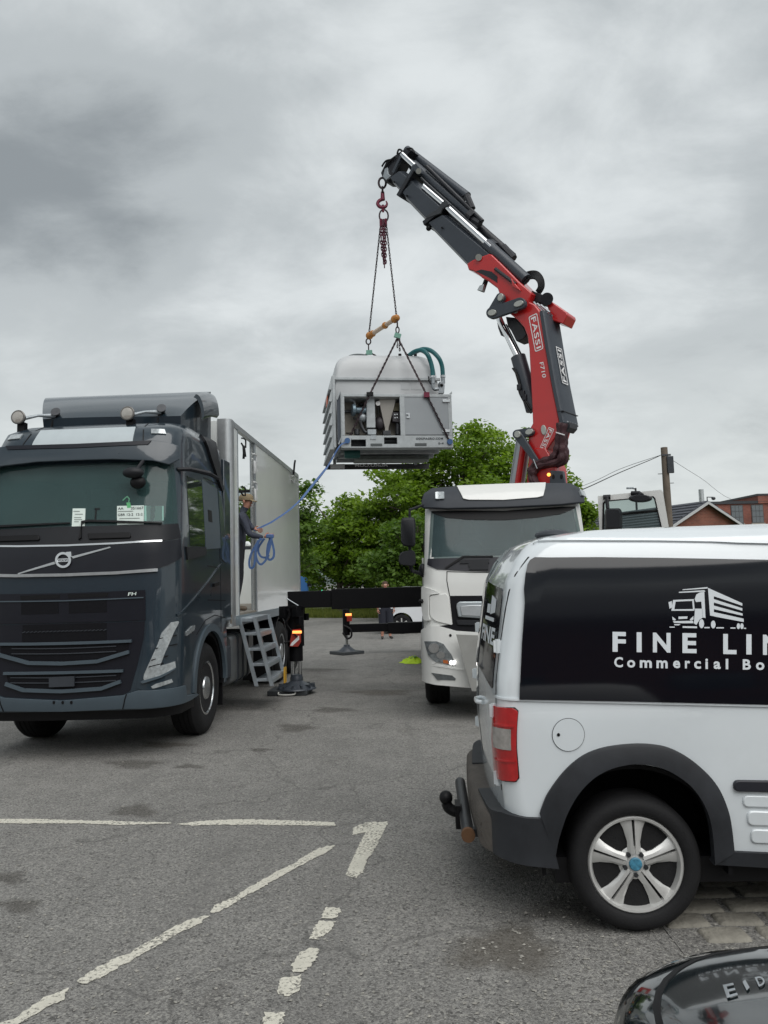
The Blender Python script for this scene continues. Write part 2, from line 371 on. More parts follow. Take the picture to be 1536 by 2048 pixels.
# ================================================================== ground
def asphalt_material():
    m = bpy.data.materials.new('asphalt'); m.use_nodes = True; nt = m.node_tree; N = nt.nodes.new; L = nt.links.new
    p = nt.nodes['Principled BSDF']; tc = N('ShaderNodeTexCoord')
    def noise(sc, det=4, ro=0.6, dist=0.0):
        n = N('ShaderNodeTexNoise'); n.inputs['Scale'].default_value = sc; n.inputs['Detail'].default_value = det; n.inputs['Roughness'].default_value = ro; n.inputs['Distortion'].default_value = dist
        L(tc.outputs['Object'], n.inputs['Vector']); return n.outputs['Fac']
    def rng(x, a, b, c, d):
        r = N('ShaderNodeMapRange'); L(x, r.inputs[0])
        for i, v in enumerate((a, b, c, d)): r.inputs[i+1].default_value = v
        return r.outputs[0]
    def mix(f, a, b, mode='MIX'):
        x = N('ShaderNodeMix'); x.data_type = 'RGBA'; x.blend_type = mode
        for i, v in zip((0, 6, 7), (f, a, b)):
            if isinstance(v, (int, float)): x.inputs[i].default_value = v
            elif isinstance(v, tuple): x.inputs[i].default_value = (*v, 1)
            else: L(v, x.inputs[i])
        return x.outputs[2]
    big = noise(0.35, 5, 0.6); mid = noise(2.2, 6, 0.65, 0.4)
    base = mix(rng(big, 0.3, 0.7, 0, 1), (0.185, 0.181, 0.171), (0.262, 0.254, 0.238))
    base = mix(rng(mid, 0.35, 0.7, 0, 0.5), base, (0.150, 0.147, 0.140))
    # worn, damp patches with a shape of their own
    pt = noise(0.9, 6, 0.6, 0.7); base = mix(rng(pt, 0.62, 0.72, 0, 0.55), base, (0.085, 0.078, 0.070))
    # stones in the binder
    vo = N('ShaderNodeTexVoronoi'); vo.inputs['Scale'].default_value = 140; L(tc.outputs['Object'], vo.inputs['Vector'])
    sepc = N('ShaderNodeSeparateColor'); L(vo.outputs['Color'], sepc.inputs[0])
    base = mix(1.0, base, rng(sepc.outputs[0], 0, 1, 0.58, 1.38), 'MULTIPLY')
    vo2 = N('ShaderNodeTexVoronoi'); vo2.inputs['Scale'].default_value = 80; L(tc.outputs['Object'], vo2.inputs['Vector'])
    s2 = N('ShaderNodeSeparateColor'); L(vo2.outputs['Color'], s2.inputs[0])
    base = mix(rng(s2.outputs[1], 0.86, 0.9, 0, 0.55), base, (0.36, 0.35, 0.32))
    base = mix(rng(s2.outputs[0], 0.9, 0.94, 0, 0.7), base, (0.06, 0.058, 0.055))
    # long wheel tracks and hairline cracks
    mp = N('ShaderNodeMapping'); mp.inputs['Rotation'].default_value = (0, 0, 0.25); mp.inputs['Scale'].default_value = (1.3, 0.10, 1); L(tc.outputs['Object'], mp.inputs[0])
    tr = N('ShaderNodeTexNoise'); tr.inputs['Scale'].default_value = 1.6; tr.inputs['Detail'].default_value = 5; tr.inputs['Roughness'].default_value = 0.6; L(mp.outputs[0], tr.inputs['Vector'])
    base = mix(rng(tr.outputs['Fac'], 0.5, 0.72, 0, 0.42), base, (0.125, 0.122, 0.116))
    wv = N('ShaderNodeTexNoise'); wv.inputs['Scale'].default_value = 1.7; wv.inputs['Detail'].default_value = 8; L(tc.outputs['Object'], wv.inputs['Vector'])
    av = N('ShaderNodeVectorMath'); av.operation = 'ADD'; L(tc.outputs['Object'], av.inputs[0]); L(wv.outputs['Color'], av.inputs[1])
    vc = N('ShaderNodeTexVoronoi'); vc.feature = 'DISTANCE_TO_EDGE'; vc.inputs['Scale'].default_value = 0.42; L(av.outputs[0], vc.inputs['Vector'])
    base = mix(rng(vc.outputs['Distance'], 0.0, 0.010, 0.45, 0.0), base, (0.06, 0.058, 0.055))
    L(base, p.inputs['Base Color']); L(rng(mid, 0.3, 0.7, 0.72, 0.95), p.inputs['Roughness']); p.inputs['Specular IOR Level'].default_value = 0.35
    b1 = N('ShaderNodeBump'); b1.inputs['Strength'].default_value = 0.9; b1.inputs['Distance'].default_value = 0.006; b1.invert = True; L(vo.outputs['Distance'], b1.inputs['Height'])
    b2 = N('ShaderNodeBump'); b2.inputs['Strength'].default_value = 0.5; b2.inputs['Distance'].default_value = 0.02; L(noise(26, 6, 0.7), b2.inputs['Height']); L(b1.outputs[0], b2.inputs['Normal'])
    L(b2.outputs[0], p.inputs['Normal']); return m
ASPH = asphalt_material()
xs = [-1500, -400, -120, -60, -30, -15, -8, -4, 0, 4, 8, 15, 30, 60, 120, 400, 1500]
ys = [-1500, -300, -60, -20, -8, 0, 4, 8, 12, 16, 20, 26, 34, 45, 60, 100, 300, 1500]
gm = MB(); gm.add([(x, y, 0) for y in ys for x in xs], [(j*len(xs)+i, j*len(xs)+i+1, (j+1)*len(xs)+i+1, (j+1)*len(xs)+i) for j in range(len(ys)-1) for i in range(len(xs)-1)])
GROUND = tag(gm.build('car_park_ground', ASPH, smooth=0, fix=False), 'worn grey asphalt of the yard', None, None, 'structure')
def paint_material():
    m = mat('road_paint', (0.56, 0.54, 0.465), 0.75, var=0.2, vscale=4, bump=0.3, bscale=90)
    nt = m.node_tree; N = nt.nodes.new; L = nt.links.new; p = nt.nodes['Principled BSDF']; src = p.inputs['Base Color'].links[0].from_socket
    n = N('ShaderNodeTexNoise'); n.inputs['Scale'].default_value = 52; n.inputs['Detail'].default_value = 9; n.inputs['Roughness'].default_value = 0.75
    tc = N('ShaderNodeTexCoord'); L(tc.outputs['Object'], n.inputs['Vector'])
    r = N('ShaderNodeMapRange'); r.inputs[1].default_value = 0.68; r.inputs[2].default_value = 0.82; L(n.outputs['Fac'], r.inputs[0])
    n2 = N('ShaderNodeTexNoise'); n2.inputs['Scale'].default_value = 4; n2.inputs['Detail'].default_value = 5; L(tc.outputs['Object'], n2.inputs['Vector'])
    ad = N('ShaderNodeMath'); ad.operation = 'MULTIPLY_ADD'; L(n2.outputs['Fac'], ad.inputs[0]); ad.inputs[1].default_value = 0.35; L(n.outputs['Fac'], ad.inputs[2]); L(ad.outputs[0], r.inputs[0])
    t = N('ShaderNodeBsdfTransparent'); ms = N('ShaderNodeMixShader'); L(r.outputs[0], ms.inputs[0]); L(p.outputs[0], ms.inputs[1]); L(t.outputs[0], ms.inputs[2]); L(ms.outputs[0], nt.nodes['Material Output'].inputs[0])
    return m
PAINT = paint_material()
rnd = random.Random(4)
def ground_paint(name, pix, jit=0.0042, label=None):
    P = [gnd(u, v) for u, v in pix]; out = []
    for a, b in zip(P, P[1:]+P[:1]):
        k = max(2, int((b-a).length/0.014))
        for i in range(k):
            q = a.lerp(b, i/k); out.append((q.x+rnd.gauss(0, jit), q.y+rnd.gauss(0, jit*1.3), 0.004))
    mb = MB(); mb.add(out, [tuple(range(len(out)))])
    o = mb.build(name, PAINT, GROUND, smooth=0, weld=False, fix=False)
    if o.data.polygons[0].normal.z < 0: o.data.flip_normals()
    if label: o['label'] = label
    return o
ground_paint('painted_line', ZH((-60, 99), (150, 101), (310, 107), (380, 106), (415, 109), (500, 110), (580, 112), (585, 116), (500, 119), (410, 121), (300, 116), (150, 116), (-60, 115)))
ground_paint('painted_line', ZH((600, 118), (660, 110), (740, 104), (850, 102), (1000, 106), (1143, 112), (1146, 124), (1000, 122), (900, 121), (760, 120), (660, 123)))
ground_paint('painted_line', ZH((715, 418), (740, 392), (815, 362), (830, 345), (900, 305), (950, 277), (1010, 250), (1030, 232), (1070, 210), (1110, 193), (1145, 192), (1120, 212), (1060, 242), (1000, 274), (950, 302), (890, 338), (830, 367), (780, 402), (730, 424)))
ground_paint('painted_line', ZH((262, 656), (300, 628), (360, 594), (400, 570), (440, 562), (470, 540), (540, 503), (600, 465), (660, 440), (720, 429), (690, 452), (620, 487), (560, 523), (500, 554), (440, 589), (390, 618), (340, 648), (295, 664)))
ground_paint('painted_line', ZH((-60, 832), (0, 800), (50, 780), (90, 752), (150, 712), (210, 688), (232, 677), (220, 716), (170, 739), (100, 780), (40, 812), (-60, 862)))
for pl in (((1095, 440), (1112, 402), (1160, 403), (1165, 420), (1140, 440)), ((1055, 512), (1085, 450), (1145, 450), (1125, 487), (1085, 512)),
           ((995, 607), (1020, 560), (1065, 538), (1092, 545), (1075, 585), (1035, 625), (1000, 624)), ((943, 697), (960, 645), (1030, 630), (1020, 690), (985, 708)),
           ((890, 830), (905, 760), (970, 760), (966, 800), (950, 840))):
    ground_paint('painted_dash', ZH(*pl))
ground_paint('painted_number', ZH((1178, 293), (1220, 200), (1250, 145), (1240, 148), (1203, 156), (1205, 130), (1250, 112), (1325, 110), (1285, 195), (1255, 235), (1240, 280), (1215, 302)), label='white painted number one')
# damp and oily patches seen on the asphalt
def stain_material(name, col, k):
    m = bpy.data.materials.new(name); m.use_nodes = True; nt = m.node_tree; N = nt.nodes.new; L = nt.links.new; p = nt.nodes['Principled BSDF']
    p.inputs['Base Color'].default_value = (*col, 1); p.inputs['Roughness'].default_value = 0.75; p.inputs['Specular IOR Level'].default_value = 0.3
    a = N('ShaderNodeAttribute'); a.attribute_name = 'edge'; tc = N('ShaderNodeTexCoord')
    n = N('ShaderNodeTexNoise'); n.inputs['Scale'].default_value = 16; n.inputs['Detail'].default_value = 9; n.inputs['Roughness'].default_value = 0.75; L(tc.outputs['Object'], n.inputs['Vector'])
    s = N('ShaderNodeMath'); s.operation = 'ADD'; L(a.outputs['Fac'], s.inputs[0]); L(n.outputs['Fac'], s.inputs[1])
    r = N('ShaderNodeMapRange'); r.interpolation_type = 'SMOOTHSTEP'; r.inputs[1].default_value = 0.55; r.inputs[2].default_value = 1.35; r.inputs[4].default_value = k; L(s.outputs[0], r.inputs[0])
    t = N('ShaderNodeBsdfTransparent'); ms = N('ShaderNodeMixShader'); L(r.outputs[0], ms.inputs[0]); L(t.outputs[0], ms.inputs[1]); L(p.outputs[0], ms.inputs[2]); L(ms.outputs[0], nt.nodes['Material Output'].inputs[0]); return m
STAIN = stain_material('damp_stain', (0.085, 0.078, 0.068), 0.42); GRIT = stain_material('brown_grit', (0.115, 0.10, 0.08), 0.45)
for k, (u, v, ru, rv, m) in enumerate(((268, 1528, 75, 12, STAIN), (592, 1456, 52, 11, STAIN), (668, 1420, 60, 7, STAIN), (378, 1533, 40, 6, STAIN), (272, 1622, 62, 17, STAIN), (20, 1756, 45, 17, STAIN), (40, 1812, 55, 20, STAIN), (520, 1500, 30, 5, STAIN),
                                       (1060, 1700, 130, 60, GRIT), (960, 1600, 60, 30, GRIT), (1010, 1900, 150, 60, GRIT), (1160, 1820, 130, 45, STAIN), (760, 1385, 90, 8, GRIT), (640, 1340, 60, 5, STAIN), (330, 1490, 70, 8, GRIT))):
    c = gnd(u, v); ex = (gnd(u+ru, v)-c); ey = (gnd(u, v-rv)-c); vs_ = [(c.x, c.y, 0.0015+k*0.0001)]; n = 26; rr_ = random.Random(k)
    for ring_, f in ((0, 0.5), (1, 1.0)):
        for i in range(n): a = 2*PI*i/n; q = f*(1+0.18*math.sin(3*a+k)+0.12*math.sin(5*a+2*k)); p = c+ex*math.cos(a)*q+ey*math.sin(a)*q; vs_.append((p.x, p.y, 0.0015+k*0.0001))
    me = bpy.data.meshes.new('damp_patch'); me.from_pydata(vs_, [], [(0, 1+i, 1+(i+1) % n) for i in range(n)]+[(1+i, 1+n+i, 1+n+(i+1) % n, 1+(i+1) % n) for i in range(n)])
    at4 = me.attributes.new('edge', 'FLOAT', 'POINT'); at4.data.foreach_set('value', [0.75]+[0.62]*n+[0.0]*n)
    o = bpy.data.objects.new('damp_patch', me); COL.objects.link(o); o.parent = GROUND; me.materials.append(m)
    if me.polygons[0].normal.z < 0: me.flip_normals()
# setts at the foot of the van
SETT = mat('sett_stone', (0.225, 0.212, 0.180), 0.85, var=0.3, vscale=7, bump=0.5, bscale=45)
BED = mat('sett_bed', (0.10, 0.098, 0.082), 0.95, var=0.45, vscale=60, bump=0.8, bscale=110)
a0 = gnd(1322, 1850); bedm = MB(); bedm.add([(a0.x-0.02, a0.y+1.4, 0.004), (a0.x-0.0, a0.y, 0.004), (a0.x-0.02, 2.2, 0.004), (6.5, 2.0, 0.004), (6.5, a0.y+1.4, 0.004)], [(0, 1, 2, 3, 4)])
BEDO = tag(bedm.build('sett_paving', ASPH, smooth=0, weld=False, fix=False), None, None, None, 'structure')
if BEDO.data.polygons[0].normal.z < 0: BEDO.data.flip_normals()
smesh = []
for k in range(10):
    r = random.Random(k); lo = []
    for z, ins in ((0.0, 0.0), (0.010, 0.004), (0.016, 0.018)):
        pl = rounded([(-0.5, -0.5), (0.5, -0.5), (0.5, 0.5), (-0.5, 0.5)], 0.16, 3); q = random.Random(k)
        off = [q.uniform(-0.05, 0.05) for _ in range(len(pl))]
        lo.append([((x*(1+off[i]*0.6))*(0.235-ins*2), (y*(1+off[-i]*0.7))*(0.142-ins*2), z+(x*r.uniform(-.005, .005) if z > 0.012 else 0)) for i, (x, y) in enumerate(pl)])
    me = MB().loft(lo).mesh('sett'); me.materials.append(SETT); me.shade_smooth(); me.set_sharp_from_angle(angle=RAD(50)); smesh.append(me)
for j in range(11):
    for i in range(15):
        x = a0.x+0.13+i*0.262+(0.13 if j % 2 else 0)+rnd.uniform(-.012, .012); y = a0.y-0.62+j*0.160+rnd.uniform(-.01, .01)
        if y < a0.y-0.25 or (y < a0.y and x < a0.x+0.14+(a0.y-y)*0.25): continue
        o = bpy.data.objects.new('sett', rnd.choice(smesh)); COL.objects.link(o); o.parent = BEDO; o.location = (x, y, 0.003); o.rotation_euler = (0, 0, rnd.uniform(-.05, .05)+rnd.choice((0, PI)))
        o.scale = (rnd.uniform(0.9, 1.06), rnd.uniform(0.9, 1.08), 1)
# loose chippings on the asphalt close by
def chippings():
    r = np.random.default_rng(3); n = 15000
    y = 1.4+r.random(n)**1.6*7.5; x = (r.random(n)-0.5)*2*(0.55*y+0.8); x = np.where(r.random(n) < 0.4, np.abs(x)*0.6+0.3, x)
    s = 0.0022+r.random(n)**3*0.0085; base = np.array([(1, 0, 0), (0, 1, 0), (-1, 0, 0), (0, -1, 0), (0, 0, .7), (0, 0, -.4)], float)
    fc = np.array([(0, 1, 4), (1, 2, 4), (2, 3, 4), (3, 0, 4), (1, 0, 5), (2, 1, 5), (3, 2, 5), (0, 3, 5)])
    an = r.random(n)*6.28; jit = 1+(r.random((n, 6, 3))-0.5)*0.7
    v = base[None]*jit*s[:, None, None]*np.array([1.25, 0.9, 0.7])
    c, sn = np.cos(an)[:, None], np.sin(an)[:, None]
    X = v[..., 0]*c-v[..., 1]*sn+x[:, None]; Y = v[..., 0]*sn+v[..., 1]*c+y[:, None]; Zz = v[..., 2]+s[:, None]*0.2+0.002
    V = np.stack([X, Y, Zz], -1).reshape(-1, 3); Fc = (fc[None]+(np.arange(n)*6)[:, None, None]).reshape(-1, 3)
    me = bpy.data.meshes.new('loose_chippings'); me.from_pydata(V.tolist(), [], Fc.tolist())
    o = bpy.data.objects.new('loose_chippings', me); COL.objects.link(o)
    me.materials.append(mat('chipping', (0.26, 0.25, 0.225), 0.85, var=0.6, vscale=14)); return o
tag(chippings(), 'small loose stone chippings lying on the asphalt', 'chippings', None, 'stuff')
# ================================================================== dark grey lorry with the open-topped box body
def truck_wheel(parent, c, R_=0.52, wd=0.30, out=1, rim_mat=None, name='wheel', dual=False):
    """wheel on axis x, outer face towards out*x; c is the centre of the outer face"""
    w = empty(name, c, 0, parent); s = out
    tm = MB(); p = [(R_*0.56, -0.015), (R_*0.66, 0.012), (R_*0.86, 0.014), (R_*0.955, -0.012), (R_*0.985, -0.04)]
    n = 4; g = []
    for k in range(n):
        a = -0.045-(wd-0.09)*k/n; b = -0.045-(wd-0.09)*(k+0.82)/n; c2 = -0.045-(wd-0.09)*(k+0.86)/n; d = -0.045-(wd-0.09)*(k+0.97)/n
        g += [(R_, a), (R_, b)] + ([(R_*0.975, c2), (R_*0.975, d)] if k < n-1 else [])
    p += g + [(R_*0.985, -wd+0.03), (R_*0.95, -wd+0.005), (R_*0.8, -wd), (R_*0.56, -wd+0.02)]
    tm.lathe(p, (0, 0, 0), (s, 0, 0), 48).build('tyre', RUBBER, w, smooth=40)
    rim_mat = rim_mat or ALU
    rr = R_*0.57
    MB().lathe([(rr, -0.20), (rr, -0.012), (rr*1.03, -0.004), (rr*0.97, -0.002), (rr*0.90, -0.03), (rr*0.84, -0.075), (rr*0.62, -0.085), (rr*0.50, -0.07), (rr*0.47, -0.02), (rr*0.42, 0.0), (0, 0.002)], (0, 0, 0), (s, 0, 0), 40).build('rim', rim_mat, w, smooth=30)
    nb = MB()
    for k in range(10):
        a = 2*PI*k/10; nb.cyl((-s*0.085, rr*0.6*math.cos(a), rr*0.6*math.sin(a)), (-s*0.045, rr*0.6*math.cos(a), rr*0.6*math.sin(a)), rr*0.045, rr*0.04, 6)
    nb.build('wheel_nuts', CHROME, w)['kind'] = 'stuff'
    hb = MB()
    for k in range(10):
        a = 2*PI*(k+0.5)/10; hb.cyl((-s*0.078, rr*0.76*math.cos(a), rr*0.76*math.sin(a)), (-s*0.070, rr*0.76*math.cos(a), rr*0.76*math.sin(a)), rr*0.075, rr*0.075, 12)
    hb.build('rim_holes', BLACK, w)['kind'] = 'stuff'
    return w
SLATE = mat('slate_paint', (0.019, 0.031, 0.042), 0.28, 0.0, spec=0.35, coat=0.8, var=0.06, vscale=3)
SLATEM = mat('slate_trim', (0.060, 0.082, 0.100), 0.45, 0.1, var=0.08, vscale=5)
NOSE = mat('nose_panel', (0.010, 0.011, 0.016), 0.30, spec=0.35, var=0.1, vscale=4)
MESHB = mat('grille_black', (0.004, 0.004, 0.006), 0.5, spec=0.2, var=0.3, vscale=40)
SCREEN = mat('windscreen_glass', (0.045, 0.085, 0.085), 0.05, 0.0, spec=0.4, coat=0.1, var=0.15, vscale=1.6, trans=0.40)
SIDEGL = mat('side_glass', (0.028, 0.040, 0.034), 0.03, 0.0, spec=1.0, coat=1.0)
PAPER = mat('paper', (0.62, 0.70, 0.66), 0.7, var=0.05, vscale=10)
INK = mat('ink', (0.03, 0.035, 0.04), 0.7)
GRP = mat('white_box_panel', (0.72, 0.745, 0.73), 0.16, 0.0, coat=0.3, var=0.035, vscale=2.2)
VYAW = RAD(-3.0)
vo_ = at(128, 1300, 7.85); VF = Frame((vo_.x, vo_.y, 0), VYAW)
VW = 1.10; VD = 2.14
VS = Wrap(w=[(0.3, 1.08), (0.6, 1.10), (2.3, 1.10), (3.0, 1.06), (3.45, 1.03), (3.56, 0.96), (3.62, 0.80)],
          yf=[(0.4, 0.03), (0.6, -0.02), (1.3, 0.0), (1.9, 0.02), (2.15, 0.05), (2.35, 0.11), (3.0, 0.30), (3.08, 0.30), (3.3, 0.38), (3.46, 0.50), (3.56, 0.72), (3.62, 0.98)],
          r=[(0.4, 0.40), (1.9, 0.36), (3.0, 0.30), (3.62, 0.26)], bow=[(0.4, 0.06), (2.0, 0.06), (3.0, 0.04)], L=VD)
VT = thing('dark_lorry', 'dark slate grey lorry with an open-topped white box body', 'lorry', VF)
zs = [0.50, 0.62, 0.8, 1.0, 1.3, 1.6, 1.9, 2.05, 2.2, 2.35, 2.6, 2.85, 3.0, 3.08, 3.2, 3.3, 3.38, 3.46, 3.52, 3.56, 3.595, 3.62]
cab = VS.shell(zs).build('cab', SLATE, VT, smooth=32)
AX = 1.40; WR = 0.525
boolean_cut(cab, MB().cyl((0.55, AX, WR+0.04), (1.6, AX, WR+0.04), 0.62, n=40).cyl((-0.55, AX, WR+0.04), (-1.6, AX, WR+0.04), 0.62, n=40))
MB().box((-0.55, 0.5, 0.45), (0.55, 2.1, 0.56)).box((-0.50, 0.9, 0.40), (-0.40, 7.5, 0.95)).box((0.40, 0.9, 0.40), (0.50, 7.5, 0.95)).build('chassis', BLACK, VT)
def cab_cavity(shell, fr, sf, outline, depth):
    lo_ = panel(sf, outline, 0.06, 0.10, 0.1); c = Vector((0, 1, 0)); mb = MB(); n = len(outline)
    F_ = [sf.pt(a, b)-c*0.12 for a, b in outline]; B_ = [sf.pt(a*0.93, b) for a, b in outline]; B_ = [Vector((p.x*0.97, depth, p.z)) for p in B_]
    mb.loft([F_, B_]); boolean_cut(shell, mb)
def vtr(pix, g=(0.3, 1.5)): return trace(VF, VS, pix, g)
def vpan(name, pix, m, off=0.004, th=0.02, parent=VT, mirror=True, g=(0.3, 1.5), bevel=0.0, step=0.1, both=False):
    """traced panel; mirror: right half outline completed about the centre line; both: build the twin on the other side too"""
    q = vtr(pix, g)
    if mirror:
        q[0] = (0.0, q[0][1]); q[-1] = (0.0, q[-1][1]); q = sym(q)
    o = panel(VS, q, off, th, step).build(name, m, parent, bevel=bevel)
    if both: panel(VS, [(-a, b) for a, b in q][::-1], off, th, step).build(name, m, parent, bevel=bevel)
    return o
def vband(name, pix, hw, m, off=0.01, th=0.02, parent=VT, mirror=True, g=(0.3, 1.5), n=5, both=False):
    q = dense(vtr(pix, g), n)
    if mirror: q[0] = (0.0, q[0][1]); q = [(-a, b) for a, b in q[:0:-1]] + q
    o = band(VS, q, hw, off, th).build(name, m, parent)
    if both: band(VS, [(-a, b) for a, b in q], hw, off, th).build(name, m, parent)
    return o
WSO = vtr(Z1((307, 420), (560, 406), (740, 400), (822, 410), (834, 560), (838, 680), (780, 685), (560, 690), (307, 696)), (0.2, 2.8)); WSO[0] = (0, WSO[0][1]); WSO[-1] = (0, WSO[-1][1])
cab_cavity(cab, VF, VS, sym(WSO), 1.75)
ws = vpan('windscreen', Z1((307, 410), (560, 396), (740, 390), (832, 400), (846, 560), (852, 690), (780, 695), (560, 700), (307, 706)), SCREEN, 0.006, 0.008, g=(0.2, 2.8))
vpan('windscreen_cowl', Z1((307, 706), (560, 700), (780, 695), (852, 690), (864, 760), (780, 772), (560, 783), (307, 797)), BPLAST, 0.012, 0.03, g=(0.2, 2.3))
for x0, x1, y0, y1 in ((425, 632, 740, 768), (-15, 196, 752, 780)):
    vpan('cowl_grip', Z1((x0, y0), (x1-8, y0-6), (x1, y1-16), (x1-5, y1-6), (x0+5, y1)), BLACK, 0.03, 0.03, mirror=False, g=(0.2, 2.3), bevel=0.006)
vpan('nose_panel', Z1((307, 800), (560, 788), (780, 777), (864, 764), (870, 850), (800, 890), (720, 912), (307, 930)), NOSE, 0.010, 0.03, g=(0.2, 2.1))
vband('chrome_strip', Z1((307, 797), (560, 786), (776, 773)), 0.009, CHROME, 0.018, g=(0.2, 2.1))
vband('chrome_strip', Z1((307, 936), (560, 926), (755, 912)), 0.015, ALU, 0.022, g=(0.2, 2.0))
vpan('badge_bar', Z1((90, 928), (90, 934), (270, 884), (265, 873)), ALU, 0.018, 0.02, mirror=False, g=(-0.2, 2.0))
vpan('badge_bar', Z1((348, 848), (354, 858), (535, 806), (530, 801)), ALU, 0.018, 0.02, mirror=False, g=(0.2, 2.0))
def volvo_badge():
    cx, cy = 309, 866; b = MB(); n = 28
    out = vtr(Z1(*ellipse(cx, cy, 38, 38, n)), (0, 2.0)); inn = vtr(Z1(*ellipse(cx, cy, 27, 27, n)), (0, 2.0))
    lo = []
    for o_, i_ in zip(out, inn):
        P = lambda q, f: VS.pt(*q)+VS.nrm(*q)*f
        lo.append([P(o_, 0.005), P(o_, 0.03), P(i_, 0.03), P(i_, 0.005)])
    lo.append(lo[0]); b.loft(lo, cap=False)
    panel(VS, vtr(Z1((322, 828), (347, 826), (349, 852), (338, 848)), (0, 2)), 0.03, 0.02, 0, b)
    panel(VS, vtr(Z1((276, 860), (344, 857), (344, 873), (276, 876)), (0, 2)), 0.026, 0.02, 0, b)
    o = b.build('badge', CHROME, VT)
    surf_letters(VF, VS, 'VOLVO', Z1((283, 873), (337, 871), (337, 860), (283, 862)), (0, 2.0), 0.028, bold=0.01).build('badge_lettering', INK, o, smooth=0, fix=False)
volvo_badge()
surf_letters(VF, VS, 'FH', Z2((618, 268), (657, 265), (660, 250), (621, 252)), (0.4, 1.6), 0.03, bold=0.02).build('model_lettering', PAPER, VT, smooth=0, fix=False)
# grille block
ug = vpan('upper_grille', Z2((307, 256), (560, 246), (698, 240), (700, 384), (560, 390), (307, 396)), NOSE, 0.010, 0.03, g=(0.2, 1.6))
for x0, x1 in ((100, 292), (328, 522)):
    vpan('grille_slot', Z2((x0, 268 if x0 < 200 else 262), (x1, 262 if x0 < 200 else 254), (x1-4, 280 if x0 < 200 else 272), (x0+4, 288 if x0 < 200 else 280)), BLACK, 0.013, 0.01, ug, False, (0.1, 1.6))
    vpan('grille_mesh', Z2((x0+5, 300 if x0 < 200 else 294), (x1-8, 294 if x0 < 200 else 288), (x1-8, 352 if x0 < 200 else 346), (x0+5, 358 if x0 < 200 else 352)), MESHB, 0.013, 0.01, ug, False, (0.1, 1.6))
vband('grille_lip', Z2((307, 292), (520, 284), (690, 276)), 0.006, SLATEM, 0.02, g=(0.2, 1.6), parent=ug)
lg = vpan('lower_grille', Z2((307, 400), (560, 396), (696, 390), (690, 470), (660, 600), (625, 725), (590, 742), (307, 765)), NOSE, 0.004, 0.03, g=(0.2, 1.3))
vpan('grille_mesh', Z2((307, 404), (512, 398), (512, 480), (307, 486)), MESHB, 0.008, 0.01, lg, True, (0.1, 1.3))
zz = MB()
for k in range(22):
    x = 110+k*18.5; q = vtr(Z2((x, 446-k*0.55), (x+14, 440-k*0.55)), (0, 1.25)); band(VS, q, 0.004, 0.016, 0.01, zz)
zz.build('grille_teeth', GPLAST, lg)['kind'] = 'stuff'
vpan('grille_mesh', Z2((307, 500), (620, 488), (616, 534), (470, 574), (307, 584)), MESHB, 0.008, 0.012, lg, True, (0.1, 1.1))
vpan('grille_mesh', Z2((307, 640), (585, 630), (572, 676), (490, 708), (307, 718)), MESHB, 0.008, 0.012, lg, True, (0.1, 0.8))
for pts, hw in ((((307, 496), (470, 491), (635, 484)), 0.014), (((307, 592), (470, 582), (622, 536)), 0.018), (((307, 636), (480, 631), (594, 627)), 0.014), (((307, 725), (490, 712), (582, 678)), 0.018)):
    vband('grille_bar', Z2(*pts), hw, SLATEM, 0.035, 0.04, lg, g=(0.1, 1.0))
for y in (520, 545, 660, 685):
    vband('grille_slat', Z2((307, y), (420, y-4), (560, y-11)), 0.005, GPLAST, 0.02, 0.02, lg, g=(0.1, 1.0))
vpan('plate_holder', Z2((245, 657), (365, 652), (365, 700), (245, 705)), GPLAST, 0.045, 0.02, lg, False, (0, 0.8))
bp = vpan('bumper', Z2((307, 770), (590, 745), (612, 738), (665, 722), (720, 722), (880, 698), (886, 747), (936, 737), (944, 742), (905, 768), (860, 785), (800, 796), (600, 806), (307, 819)), SLATEM, 0.030, 0.06, g=(0.2, 0.6), bevel=0.012)
vband('bumper_seam', Z2((612, 738), (594, 806)), 0.005, BLACK, 0.034, 0.01, bp, False, (0.6, 0.6), both=True)
for x in (266, 308, 349): panel(VS, vtr(Z2(*ellipse(x, 776, 6, 6, 10)), (0, 0.6)), 0.034, 0.01, 0).build('bumper_plug', BLACK, bp)
MB().loft([[VS.pt(t, z)*1.0+Vector((0, 0.06, 0)) for t in np.linspace(-1.2, 1.2, 17)]+[VS.pt(t, z)+Vector((0, 0.5, 0)) for t in np.linspace(1.2, -1.2, 17)] for z in (0.40, 0.52)]).build('under_bumper', BLACK, VT)
